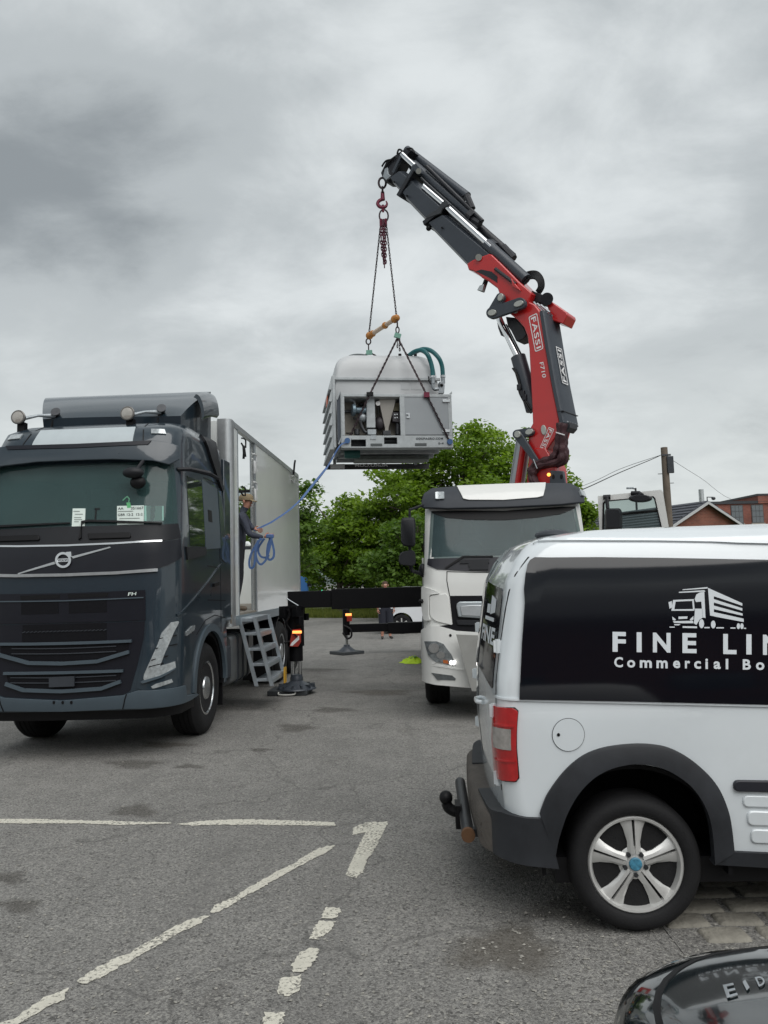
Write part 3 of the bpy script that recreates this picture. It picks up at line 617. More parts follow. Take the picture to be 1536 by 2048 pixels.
# lamps on the corners (and their twins)
for mir in (1, -1):
    def mp(pix, m, name, off, th, parent, g=(0.95, 0.9), bevel=0.0, step=0.08):
        q = vtr(pix, g); q = q if mir == 1 else [(-a, b) for a, b in q][::-1]
        return panel(VS, q, off, th, step).build(name, m, parent, bevel=bevel)
    hs = mp(ZE((1005, 150), (1215, 110), (1245, 160), (1255, 560), (1180, 610), (1020, 630), (930, 600), (960, 470)), SLATE, 'headlight', 0.008, 0.03, VT)
    mp(ZE((1165, 152), (1205, 144), (1212, 152), (1180, 215), (1150, 290), (1120, 360), (1090, 445), (1060, 520), (980, 535), (985, 505), (1030, 400), (1070, 310), (1100, 225)), LENS, 'headlight_lens', 0.022, 0.02, hs)
    mp(ZE((1090, 448), (1185, 418), (1190, 462), (1075, 520), (985, 548), (980, 530)), LENS, 'headlight_lens', 0.024, 0.02, hs)
    mp(ZE((962, 558), (975, 568), (1090, 530), (1185, 472), (1185, 462), (1085, 515), (975, 548)), SLATEM, 'headlight_lip', 0.03, 0.03, hs)
    for k, (a, b) in enumerate((((1085, 262), (1195, 240)), ((1060, 330), (1200, 300)), ((1030, 410), (1140, 380)), ((1015, 455), (1110, 430)))):
        q = vtr(ZE(a, b), (0.95, 0.9)); q = [(mir*x, z) for x, z in q]
        band(VS, q, 0.004, 0.028, 0.02).build('lamp_divider', BLACK, hs)
    mp(ZE((1030, 590), (1060, 572), (1165, 538), (1175, 560), (1060, 600), (1040, 604)), LENS, 'fog_light', 0.016, 0.02, VT)
    mp(ZE((1265, 220), (1305, 178), (1325, 172), (1322, 205), (1268, 245)), LENS, 'indicator_lamp', 0.014, 0.02, VT, (1.15, 1.2))
    mp(Z1((727, 238), (790, 240), (797, 262), (727, 260)), LENS, 'marker_lamp', 0.014, 0.02, VT, (0.8, 3.25))
# visor, roof panel, roof fittings
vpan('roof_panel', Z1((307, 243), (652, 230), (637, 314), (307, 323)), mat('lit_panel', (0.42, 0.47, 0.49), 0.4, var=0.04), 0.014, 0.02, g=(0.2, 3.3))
vis = vpan('sun_visor', Z1((307, 331), (560, 320), (735, 311), (800, 318), (834, 332), (838, 388), (800, 414), (740, 396), (560, 388), (307, 396)), SLATE, 0.10, 0.025, g=(0.2, 3.1), bevel=0.01)
vpan('visor_lip', Z1((307, 352), (560, 340), (725, 333), (738, 314), (560, 322), (307, 333)), NOSE, 0.108, 0.008, g=(0.2, 3.1), parent=vis)
for x in (308, 815): vband('visor_bracket', Z1((x, 360), (x, 380)), 0.015, BLACK, 0.085, 0.09, vis, False, (0.2, 3.1))
vband('roof_seam', Z1((712, 208), (690, 310)), 0.006, BLACK, 0.004, 0.008, g=(0.7, 3.3), mirror=False, both=True)
for (x, y, ax, ay) in ((86, 178, 178, 150), (611, 160, 688, 132)):
    sp = empty('spot_lamp', (0, 0, 0), 0, VT); u, v = Z1((x, y))[0]
    c = VF.hit(u, v, y=0.62)
    MB().lathe([(0, -0.11), (0.035, -0.10), (0.065, -0.055), (0.080, -0.012), (0.082, 0.0), (0.074, 0.008)], c, (0, -1, 0.05), 28).build('lamp_bowl', mat('bronze_shell', (0.16, 0.15, 0.14), 0.35, 0.6), sp)
    MB().lathe([(0, 0.016), (0.04, 0.013), (0.072, 0.006), (0.073, 0.0)], c, (0, -1, 0.05), 28).build('lamp_glass', mat('spot_glass', (0.36, 0.34, 0.31), 0.2, 0.2, coat=1.0, var=0.1), sp)
    d = c+Vector((0.25, 0.35, 0.08))
    MB().tube([c+Vector((0, 0.1, 0)), c+Vector((0.12, 0.22, 0.06)), d], [0.022, 0.016, 0.03], 10).build('lamp_arm', GALV, sp)
    MB().lathe([(0.015, -0.1), (0.02, 0.0), (0.05, 0.09), (0.055, 0.10)], d+Vector((0.02, 0.05, 0.0)), (0.1, -1, 0.45), 16).build('air_horn', STEEL, sp)
    MB().box(tuple(c+Vector((-0.03, 0.04, -0.20))), tuple(c+Vector((0.05, 0.12, -0.05)))).tube([c+Vector((-0.1, 0.2, -0.2)), c+Vector((0.2, 0.35, -0.12)), d], 0.02, 8).build('lamp_bracket', BLACK, sp)
# roof deflector: a curved blade rising to the back
def deflector():
    F_ = [VF.hit(u, v, y=0.95) for u, v in Z1((205, 188), (320, 182), (560, 176), (780, 174), (868, 172))]
    M_ = [VF.hit(u, v, y=1.35) for u, v in Z1((206, 120), (335, 105), (580, 98), (830, 98), (935, 105))]
    B_ = [VF.hit(u, v, y=1.95) for u, v in Z1((218, 86), (345, 80), (610, 70), (880, 60), (1012, 56))]
    rows = []
    for k in range(11):
        t = k/10; rows.append([a*(1-t)**2+m*2*t*(1-t)+b*t*t for a, m, b in zip(F_, [2*m-0.5*(a+b) for a, m, b in zip(F_, M_, B_)], B_)])
    cols = []
    for j in range(5): cols.append([r[j] for r in rows])
    top = [catmull(r, 4) for r in rows]; n = len(top[0]); mb = MB()
    fl = [p for r in top for p in r]; lo = [Vector((p.x*0.985, p.y+0.03, min(p.z-0.05, 3.50))) for p in fl]; m = len(fl)
    fs = [(i*n+j, i*n+j+1, (i+1)*n+j+1, (i+1)*n+j) for i in range(10) for j in range(n-1)]
    mb.add(fl+lo, fs+[tuple(x+m for x in reversed(f)) for f in fs] + [(j, j+m, j+1+m, j+1) for j in range(n-1)] + [(10*n+j, 10*n+j+1, 10*n+j+1+m, 10*n+j+m) for j in range(n-1)]
           + [(i*n, (i+1)*n, (i+1)*n+m, i*n+m) for i in range(10)] + [(i*n+n-1, i*n+n-1+m, (i+1)*n+n-1+m, (i+1)*n+n-1) for i in range(10)])
    d = mb.build('roof_deflector', SLATE, VT, smooth=50)
    for s in (1,):
        e = VF.hit(*Z1((1012, 58))[0], y=1.95); xr = e.x; zt = e.z
        if s < 0: e2 = VF.hit(*Z1((218, 88))[0], y=1.95); xr = e2.x; zt = e2.z
        q = MB(); lo = []
        for t in np.linspace(0, 1, 7):   # rounded shoulder turning down at the end
            a = t*PI/2; lo.append([(xr+s*0.10*math.sin(a), y, zt-0.02-(0.28*(1-math.cos(a)))-(0.30*max(0, 1.97-y)**1.5)) for y in (1.30, 1.5, 1.75, 1.97)] + [(xr+s*(0.10*math.sin(a)-0.03), y, zt-0.06-(0.28*(1-math.cos(a)))-(0.30*max(0, 1.97-y)**1.5)) for y in (1.97, 1.75, 1.5, 1.30)])
        q.loft(lo).build('deflector_end', SLATE, d, smooth=60)
    MB().box((-0.75, 1.2, 3.5), (-0.68, 1.9, 3.75)).box((0.68, 1.2, 3.5), (0.75, 1.9, 3.75)).box((-0.75, 1.75, 3.6), (0.75, 1.8, 3.95)).build('deflector_stay', BLACK, d)
deflector()
SD = VS.tside
def side_panel(name, yz, m, off, th, both=True, parent=VT, step=0.12, bevel=0.0):
    q = [(SD(y, z), z) for y, z in yz]
    o = panel(VS, q, off, th, step).build(name, m, parent, bevel=bevel)
    if both: panel(VS, [(-a, b) for a, b in q][::-1], off, th, step).build(name, m, parent, bevel=bevel)
    return o
# side: black wing behind the roof, window, door lines
side_panel('side_wing', [(1.42, 3.52), (1.75, 3.60), (2.12, 3.55), (2.12, 2.95), (2.02, 2.92), (1.75, 3.16), (1.5, 3.4)], BPLAST, 0.035, 0.04, bevel=0.01)
side_panel('side_window', [(0.62, 2.93), (1.20, 2.93), (1.20, 2.17), (0.62, 2.16)], SIDEGL, 0.006, 0.02)
side_panel('window_frame', [(1.205, 2.96), (1.86, 2.93), (1.86, 2.18), (1.205, 2.14)], SLATEM, 0.010, 0.02)
side_panel('frame_handle', [(1.36, 2.62), (1.52, 2.62), (1.52, 2.48), (1.36, 2.48)], BLACK, 0.014, 0.01)
side_panel('rear_quarter', [(1.9, 2.95), (2.1, 2.95), (2.1, 2.0), (1.9, 2.05)], SLATE, 0.010, 0.02)
side_panel('window_sill', [(0.45, 2.14), (1.2, 2.16), (1.2, 2.07), (0.5, 2.00)], BPLAST, 0.02, 0.03)
for yz in ([(1.88, 0.95), (1.88, 1.9), (1.88, 2.95)], [(0.85, 1.18), (1.2, 1.32), (1.6, 1.36), (2.1, 1.30)], [(1.3, 1.95), (1.88, 1.93)], [(1.3, 1.55), (2.1, 1.52)], [(1.3, 3.0), (2.1, 3.0)]):
    q = dense([(SD(y, z), z) for y, z in yz], 5)
    for s in (1, -1): band(VS, [(s*a, b) for a, b in q], 0.005, 0.003, 0.01).build('door_seam', BLACK, VT)
for s in (1, -1):
    q = dense([(s*SD(y, z), z) for y, z in ((0.25, 1.42), (0.7, 1.55), (1.3, 1.75), (1.9, 1.98))], 5); band(VS, q, 0.014, 0.014, 0.02).build('door_crease', SLATE, VT)
    q = [(SD(y, z), z) for y, z in ((1.5, 1.72), (1.72, 1.74))]; band(VS, [(s*a, b) for a, b in q], 0.02, 0.03, 0.03).build('door_handle', BLACK, VT)
    # arch trim
    q = [(s*SD(AX+0.66*math.cos(a), WR+0.04+0.66*math.sin(a)), WR+0.04+0.66*math.sin(a)) for a in np.linspace(-0.02, PI+0.02, 26)]
    band(VS, q, 0.042, 0.022, 0.04).build('arch_trim', SLATEM, VT)
    MB().loft([[(s*0.62, AX+0.61*math.cos(a), WR+0.04+0.61*math.sin(a)) for a in np.linspace(0, PI, 14)]+[(s*0.62, AX+0.57*math.cos(a), WR+0.04+0.57*math.sin(a)) for a in np.linspace(PI, 0, 14)],
               [(s*1.07, AX+0.61*math.cos(a), WR+0.04+0.61*math.sin(a)) for a in np.linspace(0, PI, 14)]+[(s*1.07, AX+0.57*math.cos(a), WR+0.04+0.57*math.sin(a)) for a in np.linspace(PI, 0, 14)]]).build('wheel_liner', BLACK, VT)
    MB().box((s*0.70, AX+0.66, 0.22), (s*1.06, AX+0.70, 1.0)).build('mud_flap', BLACK, VT)
    # camera arm above the door
    a = VS.pt(s*SD(0.45, 2.98), 2.98)
    MB().tube([a, a+Vector((s*0.12, 0.08, 0.01)), a+Vector((s*0.30, 0.20, -0.03)), a+Vector((s*0.34, 0.40, -0.06))], [0.02, 0.025, 0.028, 0.02], 8).build('mirror_camera', BPLAST, VT)
    truck_wheel(VT, (s*1.06, AX, WR), WR, 0.30, s, CHROME)
# cab interior behind the glass
DASH = mat('dash_plastic', (0.10, 0.11, 0.115), 0.7, var=0.1); SEAT = mat('seat_cloth', (0.07, 0.08, 0.085), 0.9)
def cab_inside(parent, w, zl, y0, wheel_x, yb_):
    MB().hexa([(-w, y0, zl-0.25), (w, y0, zl-0.25), (w, y0+0.4, zl-0.25), (-w, y0+0.4, zl-0.25), (-w, y0, zl+0.02), (w, y0, zl+0.02), (w, y0+0.35, zl+0.10), (-w, y0+0.35, zl+0.10)]).build('dashboard', DASH, parent, bevel=0.02)
    for x in (-0.55*w, 0.55*w):
        MB().loft([[(x+a*0.22*k, yb_-0.35+b*0.07, zl-0.25+z_) for a, b in rounded([(-1, -1), (1, -1), (1, 1), (-1, 1)], 0.5)] for z_, k in ((0, 1), (0.35, 1.05), (0.55, 0.8), (0.58, 0.55), (0.75, 0.5), (0.8, 0.35))]).build('seat', SEAT, parent, smooth=60)
    pts = [(wheel_x+0.21*math.cos(a), y0+0.42+0.10*math.sin(a), zl+0.10+0.17*math.sin(a)) for a in np.linspace(0, 2*PI, 25)[:-1]]
    MB().tube(pts, 0.018, 8, closed=True).tube([(wheel_x-0.2, y0+0.42, zl+0.10), (wheel_x+0.2, y0+0.42, zl+0.10)], 0.02, 8).build('steering_wheel', DASH, parent)
cab_inside(VT, 0.92, 2.36, 0.42, 0.50, 1.74)
for x in (-0.35, 0.0, 0.35): MB().box((x-0.12, 1.66, 2.75), (x+0.12, 1.74, 2.95)).build('cab_locker', mat('cab_trim', (0.28, 0.30, 0.29), 0.8), VT)
# wipers, mirror in the screen, papers behind the glass
for pts in (((395, 762), (382, 770), (400, 690), (430, 685), (775, 694), (775, 688), (430, 675), (395, 682)), ((-30, 725), (0, 712), (340, 694), (340, 688), (0, 702), (-30, 716))):
    vpan('wiper', Z1(*pts), BLACK, 0.035, 0.02, VT, False, (0.1, 2.35))
u, v = Z1((640, 445))[0]; c = VF.hit(u, v, y=0.1)
mm = MB(); mm.ball(c, (0.115, 0.07, 0.06)).tube([c+Vector((0.02, 0.03, 0.03)), c+Vector((0.06, 0.15, 0.16))], 0.02)
mm.build('front_mirror', BPLAST, VT)
u, v = Z1((662, 492))[0]; c = VF.hit(u, v, y=0.14); MB().ball(c, (0.085, 0.05, 0.07)).build('front_mirror', BLACK, VT)
def sheet(pix, m=PAPER): return vpan('windscreen_paper', Z1(*pix), m, 0.009, 0.002, ws, False, (0, 2.5), step=0)
p1 = sheet(((351, 618), (412, 618), (408, 724), (345, 722))); p2 = sheet(((563, 606), (692, 603), (691, 694), (563, 697)))
sheet(((694, 605), (784, 606), (784, 676), (694, 678)), mat('green_paper', (0.22, 0.42, 0.36), 0.6))
sheet(((608, 590), (626, 588), (630, 614), (612, 616)), mat('green_tag', (0.10, 0.40, 0.16), 0.6))
vband('tag_loop', Z1((590, 580), (612, 560), (622, 572), (618, 592)), 0.006, mat('green_tag2', (0.10, 0.30, 0.18), 0.6), 0.01, 0.004, ws, False, (0.2, 2.5))
vband('mirror_stalk', Z1((458, 680), (463, 620), (455, 620), (480, 620)), 0.008, BLACK, 0.009, 0.004, ws, False, (0.2, 2.5))
for txt, q in (('AA', ((568, 625), (594, 624), (594, 612), (568, 613))), ('351667', ((630, 624), (690, 622), (690, 609), (630, 611))), ('GBR 12-2  12-2', ((567, 655), (686, 652), (686, 640), (567, 643)))):
    surf_letters(VF, VS, txt, Z1(*q), (0.4, 2.5), 0.011, bold=0.012).build('paper_print', INK, p2, smooth=0, fix=False)
for y, a, b in ((633, 567, 640), (667, 575, 672), (685, 570, 690)): vband('paper_print', Z1((a, y), (b, y-2)), 0.0035, mat('grey_ink', (0.2, 0.23, 0.22), 0.7), 0.0112, 0.001, p2, False, (0.4, 2.5), 1)
for y, a, b in ((632, 354, 385), (646, 362, 400), (662, 358, 392), (672, 358, 396), (682, 358, 380)): vband('paper_print', Z1((a, y), (b, y)), 0.004, MATS['grey_ink'], 0.0112, 0.001, p1, False, (0.1, 2.5), 1)
# side deflector and fuel tank between the cab and the box
for s in (1, -1):
    MB().box((s*1.10, 2.10, 1.25), (s*1.055, 2.40, 3.35)).build('gap_deflector', SLATE, VT, bevel=0.012)
MB().box((-0.8, 2.12, 0.95), (0.8, 2.35, 1.3)).build('cab_mount', BLACK, VT)
def fuel_tank(s):
    lo = []
    for y in (2.62, 2.66, 3.9, 3.94):
        k = 0.97 if y in (2.62, 3.94) else 1.0
        lo.append([(s*(0.52+0.5*k*x), y, 0.72+0.34*k*z) for x, z in rounded([(0, -1), (1.04, -1), (1.04, 1), (0, 1)], 0.28, 5)])
    t = MB().loft(lo).build('fuel_tank', mat('tank_alloy', (0.17, 0.18, 0.185), 0.36, 0.6, var=0.1, vscale=4), VT)
    for y in (2.95, 3.25, 3.55):
        MB().loft([[(s*(0.52+0.512*x), yy, 0.72+0.352*z) for x, z in rounded([(0, -1), (1.04, -1), (1.04, 1), (0, 1)], 0.28, 5)] for yy in (y-0.035, y+0.035)]).build('tank_strap', GPLAST, t)
    MB().box((s*0.7, 2.35, 0.5), (s*1.04, 2.60, 0.92)).build('battery_box', GPLAST, VT, bevel=0.02)
fuel_tank(1); fuel_tank(-1)
for y in (6.0, 7.25):
    for s in (1, -1):
        truck_wheel(VT, (s*1.08, y, WR), WR, 0.56, s, ALU)
        MB().loft([[(s*0.5, y+0.64*math.cos(a), WR+0.64*math.sin(a)) for a in np.linspace(0.25, PI-0.25, 12)]+[(s*0.5, y+0.60*math.cos(a), WR+0.60*math.sin(a)) for a in np.linspace(PI-0.25, 0.25, 12)],
                   [(s*1.06, y+0.64*math.cos(a), WR+0.64*math.sin(a)) for a in np.linspace(0.25, PI-0.25, 12)]+[(s*1.06, y+0.60*math.cos(a), WR+0.60*math.sin(a)) for a in np.linspace(PI-0.25, 0.25, 12)]]).build('mudguard', BPLAST, VT)
for s in (1, -1): MB().box((s*0.55, 5.25, 0.12), (s*1.06, 5.29, 1.05)).build('mud_flap', BLACK, VT)
# box body: floor, front wall, side walls with a doorway on the near side, low tail panel, no roof
BX = VW+0.0; BY0, BY1 = 2.42, 8.0
zt = 3.93; zb = 1.27
def boxz(u, v, x=BX): return VF.hit(u, v, x=x)
d0 = boxz(478, 1150).y; d1 = boxz(512, 1150).y; dtop = boxz(495, 872).z
bf = MB().box((-BX+0.002, BY0+0.002, zb-0.06), (BX-0.002, BY1-0.002, zb+0.06)).build('box_floor', mat('box_floor', (0.22, 0.20, 0.17), 0.7, var=0.2), VT)
MB().box((BX-0.06, BY0+0.17, zb-0.02), (BX, d0, zt)).box((BX-0.06, d1, zb-0.02), (BX, BY1-0.10, zt)).box((BX-0.059, d0, dtop), (BX-0.001, d1, zt-0.002)).build('box_side', GRP, VT, bevel=0.004)
MB().box((-BX, BY0+0.17, zb-0.02), (-BX+0.06, BY1-0.10, zt)).build('box_side', GRP, VT, bevel=0.004)
MB().box((-BX+0.17, BY0, zb-0.02), (BX-0.17, BY0+0.06, zt)).build('box_front', GRP, VT, bevel=0.004)
for s in (1, -1):
    pl = rounded([(s*(BX+0.012), BY0-0.01), (s*(BX+0.012), BY0+0.17), (s*(BX-0.07), BY0+0.17), (s*(BX-0.17), BY0+0.075), (s*(BX-0.17), BY0-0.01)], [0.09, 0, 0, 0, 0.0], 6)
    MB().prism([(x, y, zb-0.10) for x, y in pl], (0, 0, zt-zb+0.12)).build('corner_post', ALU, VT)
    MB().box((s*(BX-0.08), BY1-0.10, zb-0.05), (s*(BX+0.006), BY1, zt+0.005)).build('rear_post', ALU, VT)
    MB().box((s*(BX-0.08), BY0+0.18, zb-0.10), (s*(BX+0.014), BY1-0.1, zb+0.03)).build('side_rail', mat('rail_paint', (0.20, 0.25, 0.28), 0.35, 0.4), VT)
    if s > 0:
        MB().box((BX-0.05, BY0+0.18, zt-0.06), (BX+0.012, BY1-0.1, zt+0.012)).build('top_rail', ALU, VT)
        MB().box((BX-0.075, d0-0.03, zb+0.03), (BX+0.008, d0, dtop)).box((BX-0.075, d1, zb+0.03), (BX+0.008, d1+0.045, dtop)).box((BX-0.075, d0-0.03, dtop), (BX+0.0085, d1+0.045, dtop+0.03)).build('door_frame', GALV, VT)
        MB().box((BX+0.001, d0-0.001, dtop+0.03), (BX+0.004, d0+0.02, zt-0.06)).box((BX+0.001, d1+0.02, dtop+0.03), (BX+0.004, d1+0.045, zt-0.06)).build('panel_seam', GPLAST, VT)
MB().box((-BX+0.08, BY1-0.07, 3.46), (BX-0.08, BY1-0.02, 3.60)).build('rear_header', mat('header_paint', (0.38, 0.45, 0.47), 0.5), VT)
MB().box((-BX+0.08, BY1-0.06, 3.60), (BX-0.08, BY1-0.03, 3.66)).build('header_seal', BLACK, VT)
tp = MB().box((-BX+0.08, BY1-0.07, zb+0.06), (BX-0.08, BY1-0.02, 2.52)).build('tail_panel', GRP, VT)
MB().box((-BX+0.08, BY1-0.074, 2.43), (BX-0.08, BY1-0.071, 2.5)).build('tail_seal', GPLAST, tp)
def latch(u, v, m, hang=True):
    p = boxz(u, v); x = BX+0.012; q = MB(); y0 = p.y; z = p.z
    q.tube([(x, y0-0.06, z+0.05), (x+0.03, y0-0.06, z+0.05), (x+0.03, y0+0.08, z+0.05), (x+0.03, y0+0.08, z-0.06), (x+0.01, y0+0.02, z-0.06), (x, y0-0.06, z-0.02)], 0.012, 6)
    if hang: q.tube([(x+0.02, y0-0.02, z-0.05), (x+0.03, y0-0.04, z-0.16), (x+0.02, y0-0.02, z-0.24)], 0.018, 6).tube([(x+0.02, y0+0.02, z-0.05), (x+0.03, y0+0.06, z-0.2)], 0.014, 6)
    q.build('box_latch', m, VT)
LW = mat('latch_white', (0.55, 0.56, 0.56), 0.4)
for u, v, m in ((483, 885, BLACK), (505, 916, LW), (506, 972, LW), (482, 982, BLACK)): latch(u, v, m, v < 980)
latch(583, 958, LW, False); p = boxz(584, 950); MB().tube([(BX+0.03, p.y, p.z), (BX+0.05, p.y+0.02, p.z+0.22), (BX+0.05, p.y+0.1, p.z+0.30)], 0.02, 6).build('box_latch', BLACK, VT)
# ================================================================== white crane lorry
WHITE = mat('white_paint', (0.66, 0.665, 0.645), 0.34, coat=0.5, var=0.04, vscale=2.5)
do_ = at(1018, 1200, 9.5); DF = Frame((do_.x, do_.y, 0), RAD(-4.0))
DT = thing('white_crane_lorry', 'white lorry carrying the red and grey loader crane', 'lorry', DF)
DS = Wrap(w=[(0.2, 1.06), (1.5, 1.06), (1.9, 1.03), (2.6, 1.0), (2.8, 0.97), (2.86, 0.9), (2.9, 0.75)],
          yf=[(0.2, 0.02), (0.9, -0.02), (1.3, 0.02), (1.75, 0.05), (2.0, 0.10), (2.6, 0.28), (2.72, 0.32), (2.8, 0.42), (2.86, 0.55), (2.9, 0.75)],
          r=[(0.2, 0.22), (1.9, 0.20), (2.9, 0.18)], bow=0.05, L=1.95)
dz = [0.50, 0.7, 0.9, 1.1, 1.3, 1.6, 1.75, 1.9, 2.0, 2.2, 2.4, 2.6, 2.68, 2.75, 2.8, 2.84, 2.87, 2.9]
DC = DS.shell(dz).build('cab', WHITE, DT, smooth=32)
DAX, DWR = 1.42, 0.51
boolean_cut(DC, MB().cyl((0.6, DAX, DWR+0.04), (1.6, DAX, DWR+0.04), 0.6, n=36).cyl((-0.6, DAX, DWR+0.04), (-1.6, DAX, DWR+0.04), 0.6, n=36))
def dtr(pix, g=(-0.5, 1.5)): return trace(DF, DS, pix, g)
def dpan(name, pix, m, off=0.004, th=0.02, mode='sym', g=(-0.5, 1.5), parent=DT, bevel=0.0, step=0.1):
    """mode sym: left half outline completed; two: built on both sides; one: as traced"""
    q = dtr(pix, g)
    if mode == 'sym':
        q[0] = (0.0, q[0][1]); q[-1] = (0.0, q[-1][1]); q = sym(q)
    o = panel(DS, q, off, th, step).build(name, m, parent, bevel=bevel)
    if mode == 'two': panel(DS, [(-a, b) for a, b in q][::-1], off, th, step).build(name, m, parent, bevel=bevel)
    return o
CX = 630
DWO = dtr(Z7((CX, 200), (400, 200), (230, 203), (224, 300), (216, 436), (350, 431), (CX, 426)), (-0.5, 2.2)); DWO[0] = (0, DWO[0][1]); DWO[-1] = (0, DWO[-1][1])
cab_cavity(DC, DF, DS, sym(DWO), 1.6)
cab_inside(DT, 0.80, 1.98, 0.42, -0.45, 1.58)
dws = dpan('windscreen', Z7((CX, 190), (400, 190), (218, 192), (212, 300), (204, 445), (350, 440), (CX, 434)), mat('lorry_glass', (0.045, 0.078, 0.085), 0.05, spec=0.4, coat=0.1, var=0.25, vscale=2.2, trans=0.42), 0.004, 0.006, g=(-0.5, 2.2))
dpan('sun_shade', Z7((CX, 190), (400, 190), (219, 193), (225, 203), (300, 228), (420, 238), (CX, 240)), BLACK, 0.010, 0.01, g=(-0.5, 2.5))
dpan('cowl', Z7((CX, 434), (350, 440), (204, 445), (200, 476), (250, 500), (400, 509), (CX, 515)), mat('cowl_black', (0.014, 0.014, 0.02), 0.35), 0.012, 0.03, g=(-0.5, 1.9))
for a, b in (((370, 462), (525, 458)), ((415, 478), (520, 476)), ((420, 495), (520, 494))):
    band(DS, dense(dtr(Z7(a, b), (-0.3, 1.9)), 3), 0.022, 0.03, 0.03).build('cowl_step', BPLAST, DT)
vz = dpan('sun_visor', Z7((CX, 86), (370, 95), (235, 106), (206, 122), (199, 150), (199, 188), (300, 193), (450, 190), (CX, 186)), GPLAST, 0.10, 0.05, g=(-0.5, 2.7), bevel=0.012)
dpan('visor_panel', Z7((CX, 88), (356, 99), (372, 125), (390, 143), (420, 149), (CX, 149)), WHITE, 0.112, 0.02, g=(-0.4, 2.7), parent=vz)
for x in (270, 1000):
    y = 136 if x < 500 else 118
    dpan('marker_lamp', Z7(*rounded([(x-22, y-8), (x+20, y-9), (x+22, y+8), (x-20, y+9)], 5)), LENS, 0.115, 0.03, 'one', (-0.8 if x < 500 else 0.8, 2.65), vz)
# body lines on the front
dpan('corner_vane', Z7(*rounded([(214, 640), (300, 628), (310, 650), (330, 796), (240, 774), (216, 745)], [14, 10, 10, 8, 16, 14])), WHITE, 0.022, 0.04, 'two', (-0.9, 1.4), bevel=0.012)
dpan('corner_vane', Z7(*rounded([(180, 588), (232, 608), (268, 628), (222, 634), (212, 648), (212, 748), (222, 772), (190, 772), (180, 700)], 12)), WHITE, 0.036, 0.05, 'two', (-0.95, 1.4), bevel=0.012)
for pts in (((302, 510), (301, 560), (316, 640)),):
    q = dense(dtr(Z7(*pts), (-0.7, 1.7)), 4)
    for s in (1, -1): band(DS, [(s*a, b) for a, b in q], 0.005, 0.003, 0.01).build('panel_seam', BLACK, DT)
q = dense(dtr(Z7((302, 512), (450, 516), (CX, 518)), (-0.7, 1.8)), 4)
band(DS, q+[(-a, b) for a, b in q[::-1]], 0.004, 0.003, 0.01).build('panel_seam', BLACK, DT)
dg = dpan('grille', Z7((CX, 638), (316, 640), (322, 700), (332, 790), (258, 800), (270, 812), (350, 830), (CX, 834)), MESHB, 0.006, 0.03, g=(-0.4, 1.3))
dpan('grille_bar', Z7((CX, 668), (368, 671), (354, 682), (352, 700), (362, 752), (480, 760), (CX, 760)), mat('silver_bar', (0.42, 0.46, 0.48), 0.3, 0.5), 0.045, 0.05, g=(-0.4, 1.35), parent=dg, bevel=0.012)
dpan('grille_bar', Z7((CX, 772), (350, 768), (358, 795), (CX, 800)), BPLAST, 0.03, 0.03, g=(-0.4, 1.2), parent=dg, bevel=0.006)
dpan('grille_badge', Z7((430, 690), (490, 690), (500, 752), (380, 745), (372, 695)), ALU, 0.055, 0.02, 'one', (-0.4, 1.35), dg, 0.006)
db = dpan('bumper', Z7((CX, 836), (470, 834), (352, 826), (262, 800), (215, 800), (182, 822), (180, 960), (166, 990), (163, 1060), (182, 1085), (250, 1108), (415, 1124), (CX, 1130)), WHITE, 0.045, 0.08, g=(-0.5, 0.7), bevel=0.018)
q = dense(dtr(Z7((172, 992), (230, 1002), (395, 1030)), (-0.8, 0.6)), 4)
for s in (1, -1): band(DS, [(s*a, b) for a, b in q], 0.010, 0.052, 0.02).build('bumper_step', WHITE, db)
for md in ('two',):
    dpan('headlight', Z7((199, 880), (250, 881), (285, 895), (325, 945), (350, 1000), (335, 1006), (245, 985), (216, 950)), mat('lamp_clear', (0.20, 0.22, 0.23), 0.08, 0.4, coat=1.0, var=0.6, vscale=22), 0.054, 0.03, md, (-0.8, 0.75), db)
    dpan('lamp_reflector', Z7(*ellipse(240, 915, 22, 24, 16)), CHROME, 0.060, 0.02, md, (-0.8, 0.8), db)
    dpan('lamp_reflector', Z7(*ellipse(272, 950, 20, 20, 16)), CHROME, 0.060, 0.02, md, (-0.8, 0.75), db)
    dpan('indicator_lamp', Z7((282, 975), (308, 978), (312, 996), (284, 992)), mat('amber', (0.45, 0.12, 0.03), 0.25, coat=0.6), 0.061, 0.02, md, (-0.75, 0.7), db)
    dpan('fog_light', Z7((230, 1044), (330, 1058), (350, 1075), (345, 1084), (255, 1080)), mat('fog_clear', (0.10, 0.11, 0.115), 0.1, 0.3, coat=1, var=0.5, vscale=20), 0.052, 0.02, md, (-0.7, 0.5), db)
DRL = mat('daylight_lamp', (0.9, 0.9, 0.9), 0.3, emit=(1, 0.98, 0.95, 3.0))
for x in (325, 340): dpan('daylight_lamp', Z7(*ellipse(x, 990, 8, 12, 10)), DRL, 0.064, 0.02, 'two', (-0.7, 0.7), db)
dpan('bumper_plug', Z7(*ellipse(321, 850, 7, 8, 10)), BLACK, 0.05, 0.02, 'one', (-0.7, 0.95), db)
PLATE = mat('bare_plate', (0.30, 0.30, 0.285), 0.6, 0.3, var=0.12, vscale=5)
pl = [DF.hit(u, v, y=-0.20) for u, v in Z7((350, 845), (475, 850), (790, 850), (910, 845), (826, 1145), (434, 1145))]
MB().prism(pl, (0, 0.03, 0)).build('front_plate', PLATE, DT)
MB().box((-0.45, -0.175, 0.55), (-0.35, 0.1, 0.8)).box((0.35, -0.175, 0.55), (0.45, 0.1, 0.8)).build('plate_bracket', PLATE, DT)
